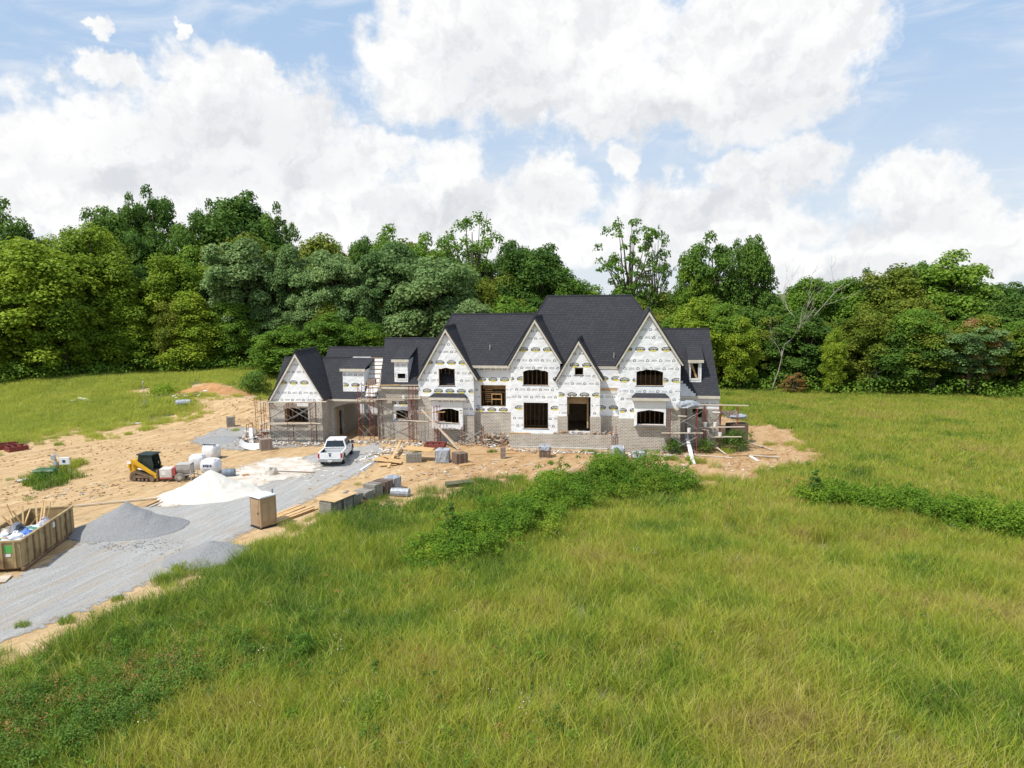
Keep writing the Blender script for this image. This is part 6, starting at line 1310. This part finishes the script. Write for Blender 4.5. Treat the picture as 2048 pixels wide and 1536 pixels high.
uplank('upper plank from the right gable brick to the wing', 1330, 1405, 817, 816, -.3); uplank('highest plank reaching out past the right wing corner', 1392, 1497, 809.5, 811, 1.2); uplank('middle plank across the right wing reaching past the corner', 1397, 1489, 855, 853.5, .9); uplank('low plank from the right gable to the wing', 1323, 1406, 866, 866, -.4); uplank('lowest plank at the outer right tower', 1418, 1483, 874, 873.5, .9)
uplank('short white board at the right wing window', 1425, 1440, 824, 825, 1.2, w_=.3, m_=PVC); uplank('short plank above the low one beside the right gable', 1356, 1373, 832, 832.5, -.4, w_=.4); uplank('crooked short plank end on the middle level of the right scaffold', 1404, 1417, 858, 861, .5)
def bucket(px, py, v, label, m_=None):
    u, z = W(px, py, v); t = thing('bucket', label, 'bucket', loc2w(u, v, z), 0, 'buckets on the scaffold'); mb = MB(); mb.lathe((0, 0, 0), [(.13, 0), (.16, .36), (.17, .36), (.17, .39), (.14, .39), (.13, .1)], 14); mb.build('pail', m_ or PVC, t, smooth=False)
    mb = MB(); mb.tube([(-.16, 0, .34), (0, -.08, .28), (.16, 0, .34)], .008, 5); mb.build('handle', GALV, t)
bucket(1410, 854, .9, 'white bucket on the middle plank at the right wing'); bucket(1378, 865, -.4, 'white mortar bucket on the low plank beside the right gable'); bucket(1430, 853.5, .9, 'pale bucket right of the first one on the middle plank'); bucket(808, 798, 1.9, 'white bucket on the high plank above the left wing window'); bucket(1440, 873, .9, 'white bucket on the lowest plank at the outer tower')
def stackbricks(name, label, p, nx, ny, nz, m_=None, rz=0):
    mb = MB(); rr = random.Random(int(p.x*10))
    for i in range(nx):
        for j in range(ny):
            for k in range(max(1, nz-rr.randint(0, 1))): mb.box((i*.22, j*.12, .035+k*.075), (.2, .1, .068), rr.uniform(-.06, .06))
    return part1(name, label, 'brick stack', mb, m_ or BRD, p, rz)
stackbricks('brick_stack', 'loose stack of brown bricks on the top plank beside the uncovered roof strip', loc2w(*(lambda q: (q[0], vd+.4, q[1]+.06))(W(736, 770, vd+.4))), 4, 3, 7, rz=-HA)
stackbricks('brick_stack', 'bricks stacked on the highest plank of the right scaffold', loc2w(*(lambda q: (q[0], 2.4, q[1]))(W(1446, 830, 2.4))), 6, 3, 5, rz=-HA)
mb = MB(); rr = random.Random(3)
mb.lathe((0, 0, 0), [(.75, 0), (.8, .3), (.62, .62), (.3, .75), (.05, .78)], 11)
for k, v_ in enumerate(mb.v): mb.v[k] = (v_[0]*1.3+rr.uniform(-.08, .08), v_[1]*.6+rr.uniform(-.06, .06), v_[2]*.8+rr.uniform(-.05, .05))
part1('plastic_tarp', 'crumpled grey plastic tarp heaped on the right scaffold planks', 'tarp', mb, PLAS, loc2w(*(lambda q: (q[0], -.2, q[1]))(W(1376, 815, -.2))))
mb = MB(); mb.lathe((0, 0, 0), [(.75, 0), (.85, .3), (.7, .55), (.3, .7), (.05, .72)], 11)
for k, v_ in enumerate(mb.v): mb.v[k] = (v_[0]*1.2+rr.uniform(-.1, .1), v_[1]*.8+rr.uniform(-.06, .06), v_[2]*.6+rr.uniform(-.05, .05))
part1('plastic_tarp', 'pale plastic tarp over a load behind the outer right scaffold', 'tarp', mb, PLAS, loc2w(*(lambda q: (q[0], 5.0, q[1]-.1))(W(1474, 834, 5.0))))
t_ = thing('brick_pallet', 'plastic-topped brick pack behind the outer right scaffold', 'brick pallet', loc2w(WX(1474, 5.0, 850), 5.0, 0), .1); mb = MB(); mb.b2((-.9, -.5, .1), (.9, .5, 1.9)); mb.build('bricks', BRKS, t_)
# rubble pieces lying on the porch, kept as one uncountable litter
def litter(name, label, line, n, spread, sizes, mats_, seed, z=0.02, dz=.15, flat=True):
    rr = random.Random(seed); mb = MB()
    for i in range(n):
        a = rr.uniform(0, len(line)-1.001); k = int(a); f_ = a-k; px, py = [line[k][j]+(line[k+1][j]-line[k][j])*f_ for j in (0, 1)]; p = at(px, py); s = rr.choice(sizes)
        x, y = p.x+rr.gauss(0, spread), p.y+rr.gauss(0, spread*.55); mb.box((x, y, float(T(x, y))+z+s[2]/2+rr.random()**2*dz), [d_*rr.uniform(.6, 1.3) for d_ in s], rr.uniform(0, pi), rr.uniform(-.3, .3), rr.uniform(-.3, .3), mi=rr.randrange(len(mats_)))
    return tag(mb.build(name, mats_, fix=False), label, kind='stuff')
SM = [(.2, .1, .07), (.3, .12, .06), (.14, .1, .08), (.4, .08, .04)]; PM = [CONC, BRD, PVC, UNDER, TIM, DIRTM]
litter('mason_rubble', 'broken brick, mortar and scraps along the foot of the house', [(500, 890), (560, 889), (640, 890), (705, 885), (757, 886), (840, 888), (925, 888), (1000, 893)], 950, .75, SM, PM, 3)
litter('wall_rubble', 'scraps of wood and brick below the porch wall', [(1015, 900), (1120, 905), (1215, 908), (1300, 912), (1370, 914)], 420, .6, SM, PM, 4, dz=.05)
litter('wood_rubble', 'heap of broken wood scraps beside the brick recess', [(970, 888), (1000, 888)], 260, .55, [(.7, .12, .05), (.4, .1, .1), (.2, .1, .07)], [BRD, TIM, CONC, PLNK], 6, dz=.9)
litter('spoil_rubble', 'rubbish on the dug bank beyond the garage', [(380, 792), (440, 787), (470, 783)], 160, 1.0, [(.9, .15, .1), (.5, .3, .1), (.3, .2, .1)], [PVC, BRD, TIM, UNDER], 7, dz=.4)
litter('yard_scraps', 'small scraps scattered over the dirt yard', [(60, 1000), (300, 960), (520, 935), (760, 960), (950, 940), (1150, 935), (1350, 935), (1560, 930)], 300, 2.2, [(.2, .12, .03), (.12, .08, .04), (.4, .07, .03)], [PVC, BRD, TIM, UNDER, PLAS], 8, dz=0)
litter('osb_rubble', 'white scraps and splinters around the panel pile', [(735, 925), (780, 905), (830, 890)], 260, .8, [(.5, .12, .03), (.2, .2, .03), (.3, .1, .06)], [PVC, LUM, PLNK, UNDER, CONC], 9, dz=.15)
litter('garage_rubble', 'rubbish heap of offcuts by the garage corner', [(495, 890), (520, 872), (540, 868)], 280, .7, [(.9, .14, .04), (.4, .3, .03), (.3, .12, .08)], [PVC, PLNK, BRD, RUST, UNDER], 10, dz=.5)
litter('porch_rubble', 'bricks and scraps piled on the porch slab', [(1110, 874), (1225, 876)], 0, .1, SM, PM, 1) if False else None
mb = MB(); rr = random.Random(4)
for i in range(150): u = rr.uniform(WX(1105, 1.3), WX(1238, 1.3)); mb.box((u, rr.uniform(.95, 1.6), zP-.1+rr.random()**2*.4), [q*rr.uniform(.6, 1.3) for q in rr.choice(SM)], rr.uniform(0, 3), rr.uniform(-.3, .3), 0, mi=rr.randrange(3))
o = mb.build('porch_scraps', [BRD, CONC, TIM], fix=False); o.location = HO; o.rotation_euler[2] = -HA; tag(o, 'bricks and scraps piled on the porch slab', kind='stuff')
litter('soil_clods', 'clods of clay lying over the dirt yard', [(0, 960), (120, 1000), (250, 930), (350, 900), (200, 900), (420, 850), (520, 800), (480, 850), (60, 930), (160, 880), (140, 1000), (20, 980), (850, 950), (1000, 940), (1150, 935), (1350, 935), (1560, 930), (1500, 900)], 850, 2.4, [(.1, .08, .05), (.14, .1, .06), (.2, .14, .07), (.07, .07, .05)], [DIRTM], 18, dz=0)
litter('gravel_stones', 'loose stones around the feet of the gravel heaps', [(150, 1075), (230, 1098), (330, 1085), (380, 1120), (440, 1142), (490, 1112)], 500, .7, [(.05, .05, .04), (.07, .06, .05), (.04, .04, .04)], [GRV], 19, dz=0)
litter('bank_scraps', 'roots and rubbish strewn over the orange soil bank', [(330, 800), (400, 790), (470, 785)], 160, 1.4, [(.8, .1, .06), (.4, .25, .08), (.25, .2, .12)], [TIM, BRD, PVC, DIRTM], 20, dz=.5)
# ---- brick and block packs
def pack(name, label, px, py, rz, d=(1.05, .95, .95), m_=None, cover=None, group=None, pal=True, holes=True, ww=False):
    p = at(px, py); t = thing(name, label, 'brick pallet', p, rz, group); m_ = m_ or BRKS; z0 = .1 if pal else 0
    mb = MB(); nx = 5
    for i in range(nx):
        a = -d[0]/2+i*d[0]/nx; mb.b2((a+.006, -d[1]/2+random.uniform(0, .03), z0), (a+d[0]/nx-.006, d[1]/2, z0+d[2]-random.uniform(0, .04)))
    mb.build('bricks', m_, t)
    if pal:
        mb = MB()
        for y in (-.4, 0, .4): mb.b2((-d[0]/2, y*d[1]-.04, 0), (d[0]/2, y*d[1]+.04, .09))
        mb.build('pallet', PLNK, t)
    mb = MB()
    for x in (-d[0]*.22, d[0]*.22): mb.b2((x-.012, -d[1]/2-.012, z0), (x+.012, -d[1]/2-.002, z0+d[2])); mb.b2((x-.012, -d[1]/2-.012, z0+d[2]), (x+.012, d[1]/2, z0+d[2]+.008))
    mb.build('strap', GALV, t)
    if cover:
        rr = random.Random(px); n = 24; mb = MB(); low = {'full': .06, 'half': d[2]*.55, 'top': d[2]*.78}[cover]
        for z, k in ((low, 1.12), (low+(d[2]-low)*.5, 1.07), (d[2]+z0+.02, 1.04), (d[2]+z0+.1, .7), (d[2]+z0+.09, .05)):
            for i in range(n):
                a = 2*pi*i/n; e = 5; c_, s_ = cos(a), sin(a); q = (abs(c_)**e+abs(s_)**e)**(-1/e)*k/2; mb.v.append((q*c_*d[0]+rr.uniform(-.04, .04), q*s_*d[1]+rr.uniform(-.04, .04), z+rr.uniform(-.05, .05)))
        for j in range(4):
            for i in range(n): mb.f.append((j*n+i, j*n+(i+1) % n, (j+1)*n+(i+1) % n, (j+1)*n+i)); mb.mi.append(0)
        mb.build('plastic_cover', PLAS, t, fix=False)
    return t
r0_, r1_ = at(664, 1040), at(806, 977); ywr = yaw2(r0_, r1_); Lr = (r1_-r0_).length; dr_ = (r1_-r0_).normalized(); nr_ = Vector((-dr_.y, dr_.x, 0)); n_p = 7
lbs = ['grey block pack nearest the drive, under the plywood sheet', 'grey block pack second in the row, its far half under the plywood sheet', 'third grey block pack of the roadside row', 'fourth grey block pack in the middle of the roadside row', 'fifth grey block pack of the roadside row', 'brown brick pack second from the yard end of the row', 'plastic-wrapped pack at the yard end of the roadside row']
for i in range(n_p):
    q = r0_+dr_*((i+.5)*Lr/n_p)+nr_*.55; t_ = pack('brick_pallet', lbs[i], 700, 1000, ywr, (Lr/n_p*.86, 1.0+.1*(i % 2), .98-.07*((i*5) % 4)), BRKS if i == 5 else BLKC, 'full' if i == 6 else None, 'block and brick packs in a row by the drive'); t_.location = (q.x, q.y, float(T(q.x, q.y))); t_.rotation_euler[2] = ywr+random.uniform(-.05, .05)
q = r0_+dr_*(1.15*Lr/n_p)+nr_*.55; mb = MB(); mb.box((0, 0, 0), (2.45, 1.5, .03)); part1('plywood_sheet', 'weathered plywood sheet covering the nearest block packs', 'plywood sheet', mb, SHEET, (q.x, q.y, 1.15), ywr)
mb = MB(); mb.box((0, 0, .04), (.35, .2, .07), .3); mb.box((.3, .1, .03), (.25, .15, .06), 1.1); part1('loose_blocks', 'two loose blocks on the plywood sheet', 'block', mb, BLKC, (q+dr_*.8).to_tuple()[:2]+(1.158,), ywr)
# lumber beside the packs
a0, a1 = at(548, 1050), at(634, 1016); dl = (a1-a0).normalized(); nl = Vector((-dl.y, dl.x, 0)); rr = random.Random(12)
for i in range(12):
    s_ = rr.uniform(-.4, .3); b_ = a0+nl*(i % 6*.24-.1)+dl*s_+Vector((0, 0, .05+.09*(i//6)+rr.uniform(0, .03))); e_ = b_+dl*rr.uniform(3.3, 4.0)+nl*rr.uniform(-.15, .15); plank('new timber board in the loose pile between the toilet and the block packs', b_, e_, .2, .05, LUM, 'lumber_board', 'boards of the loose lumber pile', 'board')
pack('brick_pallet', 'grey wrapped block pack under the yellow panel left of the yard middle', 828, 924, .12, (1.3, .9, .72), BLKC)
mb = MB(); mb.box((0, 0, 0), (2.5, 1.25, .02), 0, .04, .05); part1('osb_sheet', 'large yellow panel lying over the grey block pack', 'panel', mb, OSB, at(838, 920)+Vector((0, 0, 1.0)), -.22)
pack('brick_pallet', 'fully plastic-wrapped pack in front of the left box window', 886, 924, -.1, (1.15, .9, .95), BLKC, 'full')
pack('brick_pallet', 'brown brick pack beside the plastic-wrapped one', 920, 927, .5, (1.05, 1.0, .85), BRKS, None)
mb = MB(); mb.box((0, 0, .05), (1.2, .8, .1)); part1('wooden_pallet', 'flat wooden pallet at the foot of the brown brick pack', 'pallet', mb, TIM, at(932, 930), .5)
pack('brick_pallet', 'brick pack with a torn plastic top alone in front of the porch wall', 1090, 914, -.05, (1.0, .9, .85), BRKS, 'top')
pack('brick_pallet', 'low plastic-topped brick pack at the foot of the right gable', 1277, 920, .5, (.95, .85, .55), BRKS, 'half')
pack('brick_pallet', 'tan brick pack with dark end standing in front of the garage corner', 532, 900, .5, (1.05, .95, 1.0), BRD)
pack('brick_pallet', 'narrow tilted brick pack on the dirt beyond the garage drive', 462, 853, .3, (.8, .8, .95), BLKC)
t_ = bag(1235, 916, 1.15, 'grey printed bulk bag standing in front of the right gable', .0, False, .92, 9, PLAS)
mb = MB(); tv, tf = text_mesh('D', .5); mb.add([(x, -.63, .62+y) for x, y, z in tv], tf); mb.build('print', INK, t_)
mb = MB()
for k in range(13): mb.box((random.uniform(-.02, .02), 0, .04+k*.078), (.42, .42, .07), random.uniform(-.1, .1))
t_ = thing('brick_column', 'thin stack of bricks with upright iron bars on the dirt before the recess', 'brick column', at(1006, 917)); mb.build('bricks', BRD, t_)
for k in range(4): mb = MB(); mb.beam((-.15+k*.1, 0, 1.0), (-.12+k*.09, .03, 1.9+k*.12), .08, .03); mb.build('bar', RUST, t_)
# piled steel frames
def framepile(label, px, py, rz, n, L=1.5):
    t = thing('scaffold_frame_stack', label, 'scaffold frames', at(px, py), rz)
    for k in range(n):
        mb = MB(); z = .06+k*.055; dx = random.uniform(-.05, .05)
        for y in (-.6, .6): mb.tube([(-L/2+dx, y, z), (L/2+dx, y, z)], .028, 5)
        for x in (-.7, -.25, .2, .7): mb.tube([(x*L/1.5+dx, -.6, z), (x*L/1.5+dx, .6, z)], .024, 5)
        mb.build('frame', RED, t)
framepile('pile of red scaffold frames lying in front of the left box window', 870, 897, -.1, 9, 1.9)
framepile('left pile of dark red scaffold frames at the grass edge on the left', 8, 898, .6, 9, 2.2); framepile('right tilted pile of dark red scaffold frames on the left', 34, 901, .9, 8, 1.6)
# panels and boards on the ground
def board(label, x0, y0, x1, y1, w_=.25, z=.06, m_=None, z2=None, **k): p, q = at(x0, y0), at(x1, y1); p.z += z; q.z += z if z2 is None else z2; return plank(label, p, q, w_, m_=m_, **k)
for i, (px, py, rz, s) in enumerate([(775, 930, .3, 1.1), (768, 922, -.2, 1.3), (782, 918, .7, 1.0), (790, 928, .1, .9)]):
    mb = MB(); mb.box((0, 0, .03+.07*i), (1.25*s, 1.1*s, .02), 0, .05*(i-1), .06*i); part1('osb_offcut', ['yellow panel offcut lowest in the pile by the drive', 'larger yellow panel offcut in the pile by the drive', 'tilted yellow panel offcut at the back of the pile', 'small yellow panel offcut on the right of the pile'][i], 'panel', mb, OSB, at(px, py)+Vector((0, 0, .05)), rz)
board('bright board propped over the yellow panel pile', 776, 937, 800, 900, .22, .08, LUM, .75); board('thin pale board on the gravel left of the panel pile', 722, 941, 742, 928, .16, .06, PVC); board('curved brown board on the dirt behind the panel pile', 745, 911, 800, 904, .25, .1, TIM)
board('long red-brown bar lying on the sand behind the pickup', 540, 944, 630, 947, .12, .1, BRD); board('long thin board on the dirt before the recess', 940, 909, 1030, 907, .14, .06, LUM); board('pale plank on the dirt left of the brick column', 985, 921, 1000, 921, .14)
board('long grey timber from the dumpster to the sand heap', 146, 1015, 322, 998, .16, .12, PLNK); board('first weathered pole at the foot of the sand heap', 292, 1014, 338, 994, .12, .08, TIM); board('second weathered pole at the foot of the sand heap', 300, 1016, 345, 996, .12, .08, PLNK)
board('wide pale board at the dumpster near corner', 0, 1168, 14, 1154, .5, .08, PLNK)
board('white plank leaning steeply on the right scaffold', 1387, 929, 1365, 880, .32, .05, PVC, 1.9); board('pale board leaning on the brick of the right gable', 1293, 906, 1341, 880, .22, .05, None, 1.7)
board('long pale board on the ground under the right scaffold', 1362, 909, 1465, 917, .25); board('grey board on the ground right of the long one', 1458, 913, 1553, 910, .16, .1, TIM); board('pale board at the far end of the ground boards', 1500, 913, 1559, 917, .22, .12); board('short crooked white board at the right end of the boards', 1500, 913, 1516, 923, .26, .06, PVC); board('sloping pale pole left of the ground boards', 1396, 886, 1452, 911, .14, .9, None, .1); board('long thin pole on the ground at the right weeds', 1468, 878, 1545, 902, .14, .1)
for i in range(5): board('stacked pale board at the foot of the porch wall', 1178+i*3, 907+i*1.2, 1225+i*8, 909+i*.8, .16, .05+.03*i, PLNK if i % 2 else BRD)
board('long green-grey board in the left field', 185, 840, 250, 827, .2, .15, PLNK); board('white board on the grass by the dirt track', 226, 850, 283, 848, .3, .12, PVC); board('dark board bundle on the grass by the dirt track', 240, 845, 268, 843, .5, .15, BLK)
board('white board on the spoil bank left end', 300, 803, 320, 795, .5, .2, PVC); board('white siding strip leaning at the garage rubbish heap', 503, 892, 502, 874, .4, .1, PVC, .9); board('brown post leaning over the garage rubbish heap', 495, 835+40, 530, 878, .2, 1.9, TIM, .2)
def sheetbent(label, px, py, rz, L, w_, curl):
    mb = MB(); n = 12; P = [(L*(i/n-.5), curl*((i/n)*2-1)**2) for i in range(n+1)]
    for i in range(n): mb.b2((P[i][0], -w_/2, P[i][1]), (P[i+1][0], w_/2, P[i][1]+.03)) if False else mb.add([(P[i][0], -w_/2, P[i][1]), (P[i+1][0], -w_/2, P[i+1][1]), (P[i+1][0], w_/2, P[i+1][1]), (P[i][0], w_/2, P[i][1]), (P[i][0], -w_/2, P[i][1]+.03), (P[i+1][0], -w_/2, P[i+1][1]+.03), (P[i+1][0], w_/2, P[i+1][1]+.03), (P[i][0], w_/2, P[i][1]+.03)], [(3, 2, 1, 0), (4, 5, 6, 7), (0, 1, 5, 4), (2, 3, 7, 6)])
    return part1('white_sheet', label, 'sheet', mb, PVC, at(px, py)+Vector((0, 0, .2)), rz, rx=.35)
sheetbent('large curled white sheet lying against the tan brick pack by the garage', 508, 898, .25, 2.4, 1.1, .55)
for i, (px, py, rz) in enumerate([(156, 806, 1.2), (166, 803, -.4), (174, 804, -.5)]): mb = MB(); mb.box((0, 0, .2), (1.5, .45, .06), 0, 0, .2); part1('siding_piece', ['white siding piece on edge in the left field, leftmost of three', 'middle white siding piece in the left field', 'right white siding piece in the left field'][i], 'siding', mb, PVC, at(px, py)+Vector((0, 0, .1)), rz)
def jug(label, px, py, s, rz=0, m_=None): 
    mb = MB(); mb.lathe((0, 0, .2*s), [(.1*s, -.55*s), (.24*s, -.5*s), (.26*s, 0), (.24*s, .5*s), (.1*s, .55*s)], 12, M=Matrix.Rotation(pi/2, 3, 'Y')); return part1('white_roll', label, 'roll', mb, m_ or PLAS, at(px, py), rz)
jug('crumpled white wrap roll in the grass right of the block packs', 801, 992, 1.3, -.2); jug('pale canister lying on the dirt track by the left field', 367, 811, 1.6, .3)
mb = MB(); mb.box((0, 0, .15), (2.0, .6, .35), 0, .15); part1('concrete_curb', 'dark mossy concrete block half sunk at the grass edge', 'concrete block', mb, mat('mossy_concrete', (.13, .12, .08), (.09, .10, .05), 3, .95, .02), at(918, 972), .35)
mb = MB(); rr = random.Random(2)
mb.lathe((0, 0, 0), [(.5, 0), (.5, .35), (.35, .6), (.05, .62)], 8)
for k, v_ in enumerate(mb.v): mb.v[k] = (v_[0]*1.1+rr.uniform(-.08, .08), v_[1]*.8+rr.uniform(-.08, .08), v_[2]+rr.uniform(-.06, .06))
part1('mortar_lump', 'pale mortar-caked tub on the sand spill right of the barrel', 'tub', mb, sandm, at(542, 950)); mb = MB(); mb.box((0, 0, .08), (.5, .3, .14)); part1('orange_block', 'small orange block on the sand spill', 'block', mb, mat('orange_clay', (.5, .26, .13)), at(491, 952), .4)
